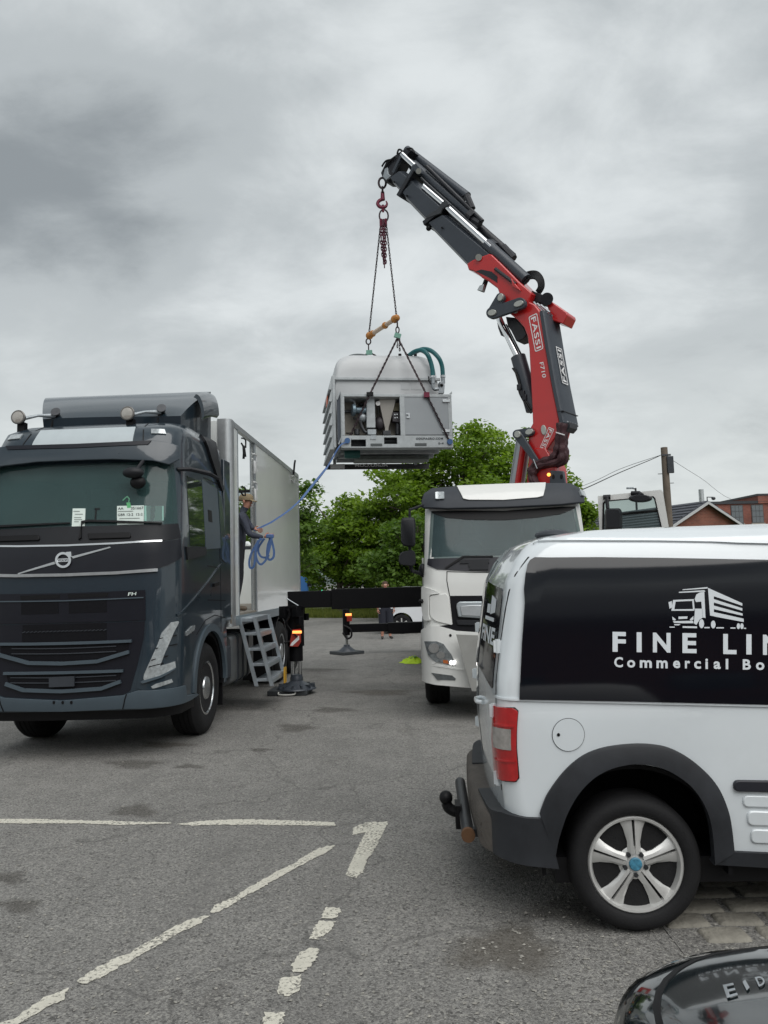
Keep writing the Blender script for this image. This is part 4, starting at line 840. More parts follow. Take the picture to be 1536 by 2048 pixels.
for pts, g in ((((300, 498), (292, 492), (385, 430), (545, 430), (545, 436), (395, 437)), (-0.5, 1.95)),):
    dpan('wiper', Z7(*pts), BLACK, 0.03, 0.02, 'one', g)
dpan('wiper', Z7((640, 500), (632, 494), (720, 432), (880, 430), (880, 436), (730, 438)), BLACK, 0.03, 0.02, 'one', (0.2, 1.95))
# arches, wheels
for s in (1, -1):
    lo = []
    for a in np.linspace(-0.25, PI+0.15, 18): lo.append([(s*x, DAX+r*math.cos(a), DWR+0.04+r*math.sin(a)) for x, r in ((0.70, 0.66), (1.10, 0.66), (1.10, 0.58), (0.70, 0.58))])
    MB().loft(lo).build('wheel_arch', GPLAST, DT)
    truck_wheel(DT, (s*1.07, DAX, DWR), DWR, 0.32, s)
    for y in (6.8, 8.1): truck_wheel(DT, (s*1.07, y, DWR), DWR, 0.54, s)
    MB().box((s*1.04, 0.5, 1.0), (s*1.062, 0.8, 2.0)).build('door_edge', WHITE, DT)
MB().box((-0.45, 0.3, 0.45), (-0.35, 9.0, 0.92)).box((0.35, 0.3, 0.45), (0.45, 9.0, 0.92)).build('chassis', BLACK, DT)
MB().box((-1.1, 3.9, 1.05), (1.1, 9.0, 1.18)).build('load_bed', STEEL, DT)
MB().box((-0.6, 0.7, 0.5), (0.6, 1.9, 0.9)).build('engine_sump', BLACK, DT)
# roof: light bar and air intake hump
lb = [DF.hit(u, v, y=0.95) for u, v in Z7((392, 86), (815, 70))]
MB().tube([lb[0], lb[1]], 0.028, 8).build('roof_light_bar', BLACK, DT)
hp = DF.hit(*Z7((945, 72))[0], y=1.2); MB().ball((hp.x-0.22, hp.y, hp.z-0.05), (0.27, 0.30, 0.10), 20, 10).build('roof_hump', GPLAST, DT)
MB().box((-0.7, 0.9, 2.84), (0.7, 1.0, 2.96)).build('light_bar_foot', BLACK, DT)
# mirrors on the closed door side
def mirror_head(name, pix, y, dy, parent, m=BPLAST):
    q = [DF.hit(u, v, y=y) for u, v in pix]; c = sum(q, Vector())/len(q)
    lo = [[c+(p-c)*k+Vector((0, e, 0)) for p in q] for k, e in ((0.90, 0), (1.0, 0.02), (0.97, dy*0.6), (0.75, dy))]
    return MB().loft(lo).build(name, m, parent, smooth=50)
mirror_head('mirror', Z7(*rounded([(62, 226), (128, 222), (136, 250), (134, 372), (120, 381), (66, 376), (57, 340), (57, 250)], 14)), 0.05, 0.14, DT)
mirror_head('mirror', Z7(*rounded([(60, 408), (118, 395), (134, 410), (136, 470), (122, 484), (50, 475), (45, 450), (48, 425)], 14)), 0.05, 0.14, DT)
h = lambda x, y, yy=0.14: DF.hit(*Z7((x, y))[0], y=yy)
MB().tube([h(105, 230), h(104, 185), h(190, 155, 0.4)], 0.018, 8).tube([h(104, 375), h(106, 400)], 0.02, 8).tube([h(108, 480), h(118, 508), h(160, 522, 0.3), h(185, 522, 0.4)], 0.022, 8).tube([h(190, 155, 0.4), h(210, 160, 0.5)], 0.018, 8).build('mirror_arm', BPLAST, DT)
MB().ball(h(172, 505, 0.35), (0.05, 0.06, 0.09)).build('mirror_arm_foot', BPLAST, DT)
MB().ball(h(165, 668, 0.15), (0.03, 0.05, 0.03)).build('marker_knob', BLACK, DT)
mirror_head('blind_spot_mirror', Z7(*rounded([(176, 310), (192, 305), (192, 430), (176, 425)], 6)), 0.5, 0.1, DT)
# the open door on the far side, with its own mirrors
hg = DS.pt(DS.tside(0.55, 2.0), 2.0); dd = Vector((math.cos(RAD(-16)), math.sin(RAD(-16)), 0))
dn = Vector((-dd.y, dd.x, 0)); DP = Plane2((hg.x+0.03, hg.y-0.05, 0), dd, (0, 0, 1))
DP.n = -dn; DP.nrm = lambda a, b: -dn
q = trace(DF, DP, Z7((1100, 112), (1436, 78), (1446, 90), (1476, 272)), (0.5, 2.4))
outer = [q[0], q[1], q[2], q[3], (q[3][0]+0.03, 1.15), (q[0][0], 1.15)]
inner = trace(DF, DP, Z7((1126, 148), (1140, 136), (1395, 112), (1405, 122), (1440, 275)), (0.5, 2.4)) + trace(DF, DP, Z7((1438, 330), (1122, 330)), (0.5, 1.8))
dr = empty('open_door', (0, 0, 0), 0, DT)
fm = MB(); mid = inner[4][0]
fm.prism([DP.pt(*p) for p in (outer[0], outer[1], outer[2], inner[3], inner[2], inner[1], inner[0])], dn*0.06)
fm.prism([DP.pt(*p) for p in (outer[2], outer[3], outer[4], (inner[5][0], 1.15), inner[5], inner[4], inner[3])], dn*0.06)
fm.prism([DP.pt(*p) for p in (outer[5], outer[0], inner[0], inner[6], (inner[6][0], 1.15))], dn*0.06)
fm.prism([DP.pt(*p) for p in (inner[6], inner[5], (inner[5][0], 1.15), (inner[6][0], 1.15))], dn*0.06)
fm.build('door_panel', WHITE, dr, smooth=0)
il = [Vector(p) for p in inner]; c = sum(il, Vector((0, 0)))/len(il)
MB().loft([[DP.pt(*p)-dn*0.006 for p in il], [DP.pt(*(c+(p-c)*0.94))-dn*0.006 for p in il], [DP.pt(*(c+(p-c)*0.94))+dn*0.03 for p in il]], cap=False).build('window_seal', BLACK, dr)
MB().prism([DP.pt(*(c+(p-c)*0.95))+dn*0.02 for p in il], dn*0.006).build('door_glass', mat('clear_glass', (0.10, 0.13, 0.13), 0.03, coat=0.5, trans=0.72), dr)
def door_mirror(pix, off, dep, name='door_mirror'):
    q = trace(DF, DP, pix, (0.3, 2.3)); P = [DP.pt(*p)-dn*off for p in q]; c = sum(P, Vector())/len(P)
    return MB().loft([[c+(p-c)*k-dn*e for p in P] for k, e in ((0.75, dep), (0.97, dep*0.6), (1, 0.02), (0.9, 0))]).build(name, BPLAST, dr, smooth=50)
door_mirror(Z7(*rounded([(1146, 180), (1222, 178), (1232, 200), (1232, 300), (1142, 300), (1140, 195)], 14)), 0.04, 0.14)
door_mirror(Z7(*ellipse(1327, 128, 63, 20, 22)), 0.04, 0.14)
def dpt(x, y, o): a = trace(DF, DP, Z7((x, y)), (0.3, 2.4))[0]; return DP.pt(*a)-dn*o
MB().tube([dpt(1150, 118, 0.0), dpt(1150, 122, 0.08), dpt(1156, 180, 0.1)], 0.024, 8).tube([dpt(1130, 118, 0.01), dpt(1168, 116, 0.01)], 0.03, 8).build('mirror_arm', BPLAST, dr)
MB().tube([dpt(1278, 98, 0.01), dpt(1320, 98, 0.03), dpt(1335, 112, 0.1)], 0.03, 8).build('mirror_arm', BPLAST, dr)
sa = [dpt(1230, 205, -0.03), dpt(1420, 188, -0.03)]; MB().tube(sa, 0.018, 8).build('window_bar', BLACK, dr)
# driver's seat back and steering column seen against the far side window
# ================================================================== loader crane
CRED = mat('crane_red', (0.46, 0.012, 0.012), 0.32, coat=0.5, var=0.08, vscale=3)
CGREY = mat('crane_grey', (0.040, 0.048, 0.060), 0.40, 0.1, var=0.10, vscale=4)
CDARK = mat('crane_dark', (0.010, 0.011, 0.016), 0.45, 0.0, var=0.2, vscale=8)
PIN = mat('pin_cap', (0.40, 0.41, 0.38), 0.4, 0.5)
HOSE = mat('hose_sleeve', (0.042, 0.012, 0.016), 0.62, var=0.35, vscale=9, bump=0.4, bscale=50)
RODM = mat('chrome_rod', (0.70, 0.71, 0.72), 0.12, 1.0)
WHT = mat('white_print_and_sky', (0.72, 0.72, 0.72), 0.5)
CA = RAD(38); cb_ = at(1090, 985, 12.35); KF = Frame((cb_.x, cb_.y, 0), -CA)
KT = thing('loader_crane', 'red and dark grey loader crane with its boom raised over the yard', 'crane', KF)
T1 = 0.46
class KPlane(Plane2): pass
def kp(y): return Plane2((0, y, 0), (1, 0, 0), (0, 0, 1))
def kh(u, v, y=0.0): return KF.hit(u, v, y=y)
def kprism(name, pix, y0, y1, m, parent=KT, bevel=0.012):
    q = [kh(u, v, y0) for u, v in pix]; return MB().prism(q, (0, y1-y0, 0)).build(name, m, parent, bevel=bevel)
def kcapsule(name, a, b, ra, rb, y0, y1, m, parent=KT):
    A, B = Vector(a), Vector(b); d = (B-A); th = math.atan2(d.y, d.x); pts = []
    for k in range(11): t = th+PI/2+PI*k/10; pts.append((A.x+ra*math.cos(t), A.y+ra*math.sin(t)))
    for k in range(11): t = th-PI/2+PI*k/10; pts.append((B.x+rb*math.cos(t), B.y+rb*math.sin(t)))
    return kprism(name, pts, y0, y1, m, parent, 0.008)
def kpin(c, rx, ry, ang, y, parent=KT):
    u, v = c; pts = []
    for k in range(20):
        t = 2*PI*k/20; x, z = rx*math.cos(t), ry*math.sin(t); pts.append((u+x*math.cos(ang)-z*math.sin(ang), v+x*math.sin(ang)+z*math.cos(ang)))
    return kprism('pin_cap', pts, y-0.02, y+0.05, PIN, parent, 0.006)
Y0 = -T1/2
# main boom
mb_pts = Z6((470, 165), (545, 200), (600, 225), (650, 290), (705, 640), (760, 960), (806, 1190), (836, 1335), (800, 1460), (700, 1600), (650, 1642), (590, 1625), (540, 1560), (545, 1400), (582, 1335), (577, 1200), (562, 900), (548, 640), (532, 520), (500, 440), (440, 370), (370, 315), (350, 270), (400, 200))
main = kprism('main_boom', mb_pts, Y0, -Y0, CRED, bevel=0.02)
bk = [kh(u, v, Y0) for u, v in Z6((650, 292), (705, 640), (760, 960), (806, 1190), (836, 1335))]
cm = MB(); lo = []
for p in bk: lo.append([p+Vector((0.002, -0.02, 0)), p+Vector((0.06, -0.02, 0)), p+Vector((0.10, 0.04, 0)), p+Vector((0.10, T1-0.04+0.06, 0)), p+Vector((0.06, T1+0.06, 0)), p+Vector((0.002, T1+0.06, 0))])
cov = cm.loft(lo).build('boom_cover', CGREY, KT, bevel=0.006)
for i, (za, zb_) in enumerate(((0.0, 0.12), (0.90, 0.99))):
    for k in range(5):
        t = za+0.02 if i == 0 else zb_; p = bk[0].lerp(bk[-1], t); MB().cyl(p+Vector((0.095, 0.06+k*0.09, 0)), p+Vector((0.112, 0.06+k*0.09, 0)), 0.014, n=8).build('cover_bolt', CHROME, cov)
p = bk[0].lerp(bk[-1], 0.90); MB().box((p.x+0.0, p.y-0.024, p.z-0.006), (p.x+0.108, p.y+T1+0.065, p.z+0.006)).build('cover_seam', CDARK, cov)
# lettering in a frame on red, and on the cover
def framed(txt, quad, pf, m, parent, frame_w=0.010, pad=0.12, corner=0.03):
    """quad: corners in the plane of pf: start-bottom, end-bottom, end-top, start-top"""
    pm = quadmap([Vector(q) for q in quad]); mb = MB()
    vs, fs, asp = glyphs(txt, 0.018, 1.12); mb.add([pf(pm(0.06+0.88*a, 0.22+0.56*b)) for a, b in vs], fs)
    mb.build('lettering', m, parent, smooth=0, fix=False)
    lp = rounded([tuple(pm(a, b)) for a, b in ((0, 0), (1, 0), (1, 1), (0, 1))], corner, 4); n = len(lp)
    c = Vector((0, 0))
    for q in lp: c += Vector(q)/n
    inn = rounded([tuple(pm(a, b)) for a, b in ((0.025, 0.09), (0.975, 0.09), (0.975, 0.91), (0.025, 0.91))], corner*0.8, 4)
    MB().add([pf(Vector(q)) for q in lp]+[pf(Vector(q)) for q in inn], [(i, (i+1) % n, (i+1) % n+n, i+n) for i in range(n)]).build('lettering_frame', m, parent, smooth=0, fix=False)
onred = lambda q: Vector((q.x, Y0-0.004, q.y))
def kq(pix): return [Vector((kh(u, v, Y0).x, kh(u, v, Y0).z)) for u, v in pix]
framed('FASSI', kq(Z6((545, 345), (608, 672), (685, 640), (625, 305))), onred, WHT, main)
framed('FASSI', kq(Z6((735, 1368), (648, 1570), (690, 1592), (785, 1390))), onred, WHT, main, corner=0.01)
lettering('F710', lambda a, b: onred(quadmap(kq(Z6((648, 770), (676, 912), (712, 905), (684, 762))))(a, b)), bold=0.01).build('lettering', WHT, main, smooth=0, fix=False)
ca, cz = bk[0], bk[-1]
def oncover(q): p = ca.lerp(cz, q.x); return p+Vector((0.104, q.y, 0))
framed('FASSI', [(0.64, 0.36), (0.31, 0.36), (0.31, 0.14), (0.64, 0.14)], oncover, WHT, cov, corner=0.012)
# second boom root (knuckle)
kn = kprism('knuckle', Z5((725, 885), (770, 855), (885, 812), (905, 818), (985, 895), (1040, 950), (1100, 1012), (1190, 1090), (1172, 1135), (1160, 1185), (1120, 1215), (1060, 1210), (990, 1185), (955, 1090), (945, 1060), (870, 1002), (835, 985), (815, 965), (770, 935), (738, 928)), -0.25, 0.25, CRED, bevel=0.02)
kprism('knuckle_cut', Z5((790, 938), (830, 925), (905, 940), (945, 975), (945, 1020), (890, 985), (840, 960)), -0.256, -0.245, CDARK, kn, 0)
kprism('knuckle_web', Z5((1040, 985), (1075, 1030), (1110, 1075), (1075, 1060), (1050, 1040)), -0.30, -0.25, CRED, kn, 0.01)
MB().cyl(kh(*Z5((812, 838))[0], -0.30), kh(*Z5((812, 838))[0], -0.2), 0.055, n=20).build('knuckle_pin', PIN, kn)
MB().tube([kh(*Z5((868, 995))[0], -0.1), kh(*Z5((852, 1040))[0], -0.1), kh(*Z5((838, 1085))[0], -0.1)], 0.05, 4).build('hose_bracket', CDARK, kn)
kprism('hose_bracket', Z5((818, 1040), (850, 1028), (838, 1078), (800, 1072)), -0.2, -0.14, ALU, kn, 0.004)
# telescopic sections, each a hexagonal box tube along the boom axis
def section(name, lower, upper, y, m=CGREY, parent=KT):
    """lower/upper: pixel pairs (tip end, root end) of the near face edges"""
    a = [kh(u, v, -y) for u, v in lower]; b = [kh(u, v, -y) for u, v in upper]; lo = []
    for p, q in zip(a, b):
        d = q-p; up = d.normalized(); e = d.length
        lo.append([p+Vector((0, 0, 0)), q, q+up*0.07+Vector((0, 0.10, 0)), q+up*0.07+Vector((0, 2*y-0.10, 0)), q+Vector((0, 2*y, 0)), p+Vector((0, 2*y, 0)), p-up*0.06+Vector((0, 2*y-0.14, 0)), p-up*0.06+Vector((0, 0.14, 0))])
    return MB().loft(lo).build(name, m, parent, smooth=20, bevel=0.008)
section('boom_section', Z5((452, 590), (760, 905)), Z5((548, 535), (900, 828)), 0.20)
section('boom_section', Z5((262, 372), (470, 590)), Z5((338, 303), (560, 500)), 0.17)
section('boom_section', Z5((178, 268), (300, 400)), Z5((240, 222), (380, 330)), 0.14)
def collar(a, b, y, ex):
    A, B = kh(*Z5(a)[0], -y), kh(*Z5(b)[0], -y); up = (B-A).normalized(); ax = Vector((up.z, 0, -up.x))
    lo = [[A-up*0.09-Vector((0, 0.02, 0))+ax*k, B+up*ex-Vector((0, 0.02, 0))+ax*k, B+up*ex+Vector((0, 2*y+0.02, 0))+ax*k, A-up*0.09+Vector((0, 2*y+0.02, 0))+ax*k] for k in (-0.045, 0.045)]
    MB().loft(lo).build('boom_collar', CDARK, KT, bevel=0.01)
collar((445, 575), (560, 480), 0.205, 0.10); collar((255, 370), (345, 215), 0.175, 0.06)
# head at the tip
kprism('boom_head', Z5((112, 235), (150, 155), (240, 90), (262, 78), (300, 52), (332, 72), (300, 105), (262, 150), (215, 240), (175, 275), (165, 300), (140, 300), (125, 270)), -0.10, 0.16, CDARK, bevel=0.01)
kprism('head_plate', Z5((250, 105), (262, 108), (205, 238), (190, 228)), -0.15, -0.10, CGREY, bevel=0.004)
kprism('head_plate', Z5((140, 205), (160, 195), (165, 240), (185, 255), (150, 285), (128, 262)), -0.14, -0.10, GALV, bevel=0.004)
for pts in (((120, 190), (150, 150), (200, 140)), ((130, 225), (165, 165), (215, 120)), ((230, 100), (240, 70), (262, 75), (258, 100)), ((300, 62), (335, 62), (352, 90))):
    MB().tube(catmull([kh(*Z5(p)[0], -0.13) for p in pts], 5), 0.018, 6).build('head_hose', BLACK, KT)
# extension rams lying along the top
def rod(name, a, b, r, y, m, n=14): return MB().cyl(kh(*Z5(a)[0], y), kh(*Z5(b)[0], y), r, n=n).build(name, m, KT)
rod('ram_rod', (266, 105), (356, 188), 0.055, -0.10, RODM); rod('ram_rod', (420, 335), (560, 455), 0.05, -0.13, RODM); rod('ram_rod', (575, 470), (905, 770), 0.058, -0.16, RODM)
rod('ram_barrel', (345, 180), (768, 552), 0.10, 0.10, CGREY); rod('ram_barrel', (298, 72), (730, 405), 0.085, 0.20, CGREY); rod('ram_barrel', (870, 745), (1150, 1000), 0.10, -0.12, CGREY)
rod('ram_barrel', (640, 470), (1055, 835), 0.075, 0.20, CDARK); rod('ram_pipe', (440, 190), (840, 580), 0.035, 0.02, CDARK); rod('ram_pipe', (400, 275), (800, 640), 0.03, -0.02, STEEL); rod('ram_pipe', (560, 500), (1010, 880), 0.035, -0.02, CDARK)
for a, b, r in (((728, 398), (768, 492), 0.06), ((745, 535), (775, 560), 0.11), ((770, 570), (822, 600), 0.07), ((985, 765), (1062, 848), 0.07), ((890, 750), (925, 775), 0.11)):
    rod('valve_block', a, b, r, 0.05, CDARK, 8)
for pts in (((430, 185), (462, 185), (460, 200)), ((505, 310), (540, 305), (538, 322)), ((690, 405), (715, 392), (732, 412))):
    MB().tube([kh(*Z5(p)[0], 0.12) for p in pts], 0.014, 6).build('pipe_clip', CDARK, KT)
kprism('ram_bracket', Z5((335, 180), (365, 165), (395, 200), (398, 235), (370, 245), (345, 210), (318, 270), (300, 285), (325, 215)), -0.20, -0.12, CGREY, bevel=0.01)
MB().cyl(kh(*Z5((383, 222))[0], -0.24), kh(*Z5((383, 222))[0], 0.1), 0.05, n=18).build('ram_pin', PIN, KT)
kprism('ram_bracket', Z5((520, 490), (545, 448), (590, 432), (600, 460), (555, 490), (540, 525), (440, 560), (430, 545)), -0.235, -0.19, STEEL, bevel=0.01)
MB().ball(kh(*Z5((455, 630))[0], -0.15), 0.05).cyl(kh(*Z5((455, 630))[0], -0.15), kh(*Z5((470, 600))[0], -0.15), 0.02).build('boom_stop', BLACK, KT)
for x, y in ((209, 300), (299, 397), (550, 626)): MB().cyl(kh(*Z5((x, y))[0], -0.24), kh(*Z5((x, y))[0], -0.12), 0.016, n=10).build('boom_plug', BLACK, KT)
# links and pins at the knuckle
kcapsule('link_arm', Z5((905, 1235))[0], Z5((1105, 1165))[0], 11.5, 11.5, -0.36, -0.29, CGREY); kcapsule('link_arm', Z5((905, 1235))[0], Z5((965, 1122))[0], 10, 8.5, -0.355, -0.285, CGREY)
kcapsule('link_arm', Z5((905, 1235))[0], Z5((1105, 1165))[0], 11, 11, 0.29, 0.36, CGREY)
for c, rx, ry, an in (((905, 1232), 8.5, 6.0, -0.3), ((1095, 1168), 10, 5.5, -0.4), ((965, 1122), 8, 5, -1.2), ((1062, 1222), 6.5, 4, 0.2)): kpin(Z5(c)[0], rx, ry, an, -0.37 if c[0] != 1062 else -0.24)
# bending ram
MB().cyl(kh(*Z6((262, 340))[0], 0), kh(*Z6((455, 740))[0], 0), 0.055, n=18).build('bending_rod', RODM, KT)
MB().cyl(kh(*Z6((448, 715))[0], 0), kh(*Z6((590, 1210))[0], 0), 0.125, n=24).build('bending_barrel', CGREY, KT)
MB().cyl(kh(*Z6((330, 420))[0], 0.16), kh(*Z6((480, 720))[0], 0.16), 0.03, n=10).build('bending_pipe', CDARK, KT)
kprism('winch_guard', Z6((330, 340), (420, 350), (500, 440), (528, 505), (490, 552), (430, 570), (380, 470), (350, 430)), -0.08, 0.2, CDARK); kprism('winch_guard', Z6((250, 390), (300, 420), (318, 530), (285, 515), (260, 450)), 0.05, 0.2, CDARK)
for pts in (((400, 825), (440, 890), (470, 990), (480, 1060), (575, 1210)), ((430, 870), (455, 960), (465, 1060), (570, 1240)), ((410, 830), (395, 822))):
    MB().tube(catmull([kh(*Z6(p)[0], -0.14) for p in pts], 5), 0.016, 6).build('ram_hose', BLACK, KT)
for x, y in ((462, 1000), (495, 1060), (515, 1095)): c = kh(*Z6((x, y))[0], -0.12); MB().box(tuple(c-Vector((0.035, 0.04, 0.05))), tuple(c+Vector((0.035, 0.04, 0.05)))).build('valve_block', CDARK, KT, bevel=0.008)
# red spool box and hose loop behind the knuckle
kprism('knuckle_tail', Z5((1285, 1150), (1310, 1140), (1440, 1232), (1445, 1250), (1415, 1315), (1390, 1305), (1340, 1290)), 0.0, 0.34, CRED)
kprism('tail_lug', Z5((1425, 1232), (1445, 1230), (1445, 1250), (1430, 1258)), 0.1, 0.14, CRED, bevel=0)
kprism('hose_box', Z5((1190, 1075), (1285, 1110), (1270, 1165), (1175, 1150)), -0.10, 0.18, CDARK); MB().cyl(kh(*Z5((1300, 1135))[0], -0.1), kh(*Z5((1300, 1135))[0], 0.3), 0.10, n=20).build('hose_reel', CDARK, KT)
for k in range(7):
    f = k/6; y = -0.20+f*0.42
    pts = [(1195+(a-1195)*(0.62+0.5*f), 1050+(b-1050)*(0.62+0.5*f)) for a, b in ((1105, 1015), (1132, 975), (1178, 952), (1228, 955), (1262, 995), (1268, 1050), (1240, 1100))]
    MB().tube(catmull([kh(*Z5(p)[0], y) for p in pts], 6), 0.016, 8).build('boom_hose', BLACK, KT)
for k in range(3): MB().tube([kh(*Z5((1205+k*25, 1160+k*10))[0], -0.12), kh(*Z5((1275+k*22, 1232))[0], -0.1)], 0.022, 7).build('boom_pipe', GALV, KT)
MB().tube([kh(*Z5((930, 920))[0], -0.27), kh(*Z5((1075, 1030))[0], -0.27)], 0.03, 8).build('boom_pipe', CDARK, KT)
# foot of the boom: links, lift ram, column, slewing base
kcapsule('link_arm', Z6((438, 1436))[0], Z6((555, 1412))[0], 9.5, 8, -0.30, -0.24, CGREY); kcapsule('link_arm', Z6((440, 1440))[0], Z6((605, 1675))[0], 8.5, 5.5, -0.34, -0.28, CGREY)
for c, rx, ry, an in (((438, 1436), 6.2, 6.8, 0), ((548, 1412), 8, 5.5, -0.4), ((683, 1395), 5.2, 10, -0.1)): kpin(Z6(c)[0], rx, ry, an, -0.36 if c[0] < 500 else (-0.31 if c[0] < 600 else -0.235))
lr = [kh(*Z6(p)[0], 0.0) for p in ((498, 1500), (425, 1990))]; d = (lr[1]-lr[0])
MB().cyl(lr[0], lr[1], 0.125, n=24).build('lift_ram', mat('ram_silver', (0.36, 0.38, 0.40), 0.3, 0.5), KT)
MB().cyl(lr[0]+Vector((0.06, -0.085, 0)), lr[1]+Vector((0.06, -0.085, 0)), 0.055, n=14).build('ram_stripe', CRED, KT)
MB().cyl(kh(*Z6((440, 1440))[0], 0), lr[0]+d*0.1, 0.06, n=16).build('lift_rod', RODM, KT)
MB().cyl(kh(*Z6((438, 1436))[0], -0.3), kh(*Z6((438, 1436))[0], 0.3), 0.05, n=16).build('link_shaft', STEEL, KT)
z0 = 1.20
col = [kh(*Z6(p)[0], -0.24) for p in ((545, 1640), (600, 1560), (700, 1560), (775, 1690), (800, 1745), (812, 1935))] ; colb = [Vector((0.42, -0.24, z0)), Vector((-0.55, -0.24, z0)), kh(*Z6((520, 1935))[0], -0.24)]
MB().prism(col+colb, (0, 0.40, 0)).build('column', CRED, KT, bevel=0.02)
cp = kprism('column_plate', Z6((745, 1772), (868, 1778), (888, 1918), (738, 1918)), -0.32, -0.26, CGREY, bevel=0.012)
for x, y in ((775, 1832), (850, 1832)): kprism('plate_hole', [(Z6((x, y))[0][0]+3*math.cos(t), Z6((x, y))[0][1]+5*math.sin(t)) for t in np.linspace(0, 2*PI, 15)[:-1]], -0.323, -0.315, BLACK, cp, 0)
MB().prism([kh(u, v, -0.32) for u, v in Z6((740, 1915), (890, 1918), (900, 2000), (730, 2000))], (0, 0.5, 0)).build('column_skirt', CDARK, KT, bevel=0.01)
bl = kh(*Z6((733, 1812))[0], -0.34); MB().ball(bl, 0.028).build('warning_lamp', mat('orange_glow', (0.9, 0.3, 0.05), 0.4, emit=(1.0, 0.35, 0.06, 1.6)), KT)
# hose bundles in sleeves
for k in range(6):
    f = k/5; y = -0.30+0.05*(k % 2)+0.32*f
    pts = [(835+75*f, 1330+10*f), (830+62*f, 1420), (815+66*f, 1520), (800+90*f, 1590), (765+125*f, 1650+20*f), (690+130*f, 1680+40*f), (620+70*f, 1705+30*f), (572+45*f, 1755+30*f), (566+40*f, 1830+10*f), (610+35*f, 1905), (690, 1950)]
    MB().tube(catmull([kh(*Z6(p)[0], -0.30+0.06*(k % 3)) for p in pts], 6), [0.052+0.008*math.sin(i*0.9+k*2) for i in range(61)], 8).build('hose_bundle', HOSE, KT)
kprism('hose_clamp', Z6((838, 1338), (930, 1318), (925, 1370), (890, 1410), (815, 1392)), -0.30, 0.0, CDARK)
kprism('hose_band', Z6((800, 1412), (878, 1436), (876, 1446), (798, 1422)), -0.38, -0.36, WHT, bevel=0)
MB().tube([kh(*Z6(p)[0], -0.40) for p in ((590, 1668), (625, 1755))], 0.008, 6).build('hose_tie', GALV, KT)
# base frame on the chassis and outriggers
bw = DF.w((0, 2.75, 0)); bl_ = KF.l((bw.x, bw.y, 0))
MB().lathe([(0.62, 0.90), (0.62, 1.16), (0.55, 1.18), (0.55, 1.30)], (bl_.x*0.55, bl_.y*0.5, 0), (0, 0, 1), 36).build('slewing_ring', CDARK, KT)
# outriggers live in the frame of the lorry
def beam(name, a, b, z0, z1, hw, m):
    A, B = KF.l(a), KF.l(b); d = (B-A).normalized(); n = Vector((-d.y, d.x, 0))*hw; lo = []
    for P in (A, B): lo.append([Vector((P.x, P.y, z0))-n, Vector((P.x, P.y, z0))+n, Vector((P.x, P.y, z1))+n, Vector((P.x, P.y, z1))-n])
    return MB().loft(lo).build(name, m, KT, bevel=0.008)
OB = mat('outrigger_black', (0.004, 0.004, 0.005), 0.55, spec=0.15, var=0.2, vscale=6)
OD = 12.2
def wz(u, v, d): return at(u, v, d).z
def wx(u, v, d): return at(u, v, d).x
beam('outrigger_beam', (wx(577, 1200, OD), OD, 0), (1.6, OD, 0), wz(620, 1215, OD), wz(620, 1182, OD), 0.12, OB)
beam('outrigger_beam', (wx(664, 1200, OD), OD, 0), (3.4, OD, 0), wz(700, 1217, OD), wz(700, 1177, OD), 0.15, OB)
RD_ = 18.6
beam('outrigger_beam', (wx(700, 1255, RD_), RD_, 0), (1.4, RD_, 0), wz(750, 1263, RD_), wz(750, 1247, RD_), 0.10, OB)
beam('outrigger_beam', (wx(776, 1255, RD_), RD_, 0), (2.9, RD_, 0), wz(800, 1266, RD_), wz(800, 1244.5, RD_), 0.13, OB)
REDW = mat('reflector_red', (0.30, 0.03, 0.02), 0.4); LITE = mat('amber_glow', (0.9, 0.3, 0.05), 0.4, emit=(1.0, 0.33, 0.08, 1.2))
def K(p): return KF.l(p)
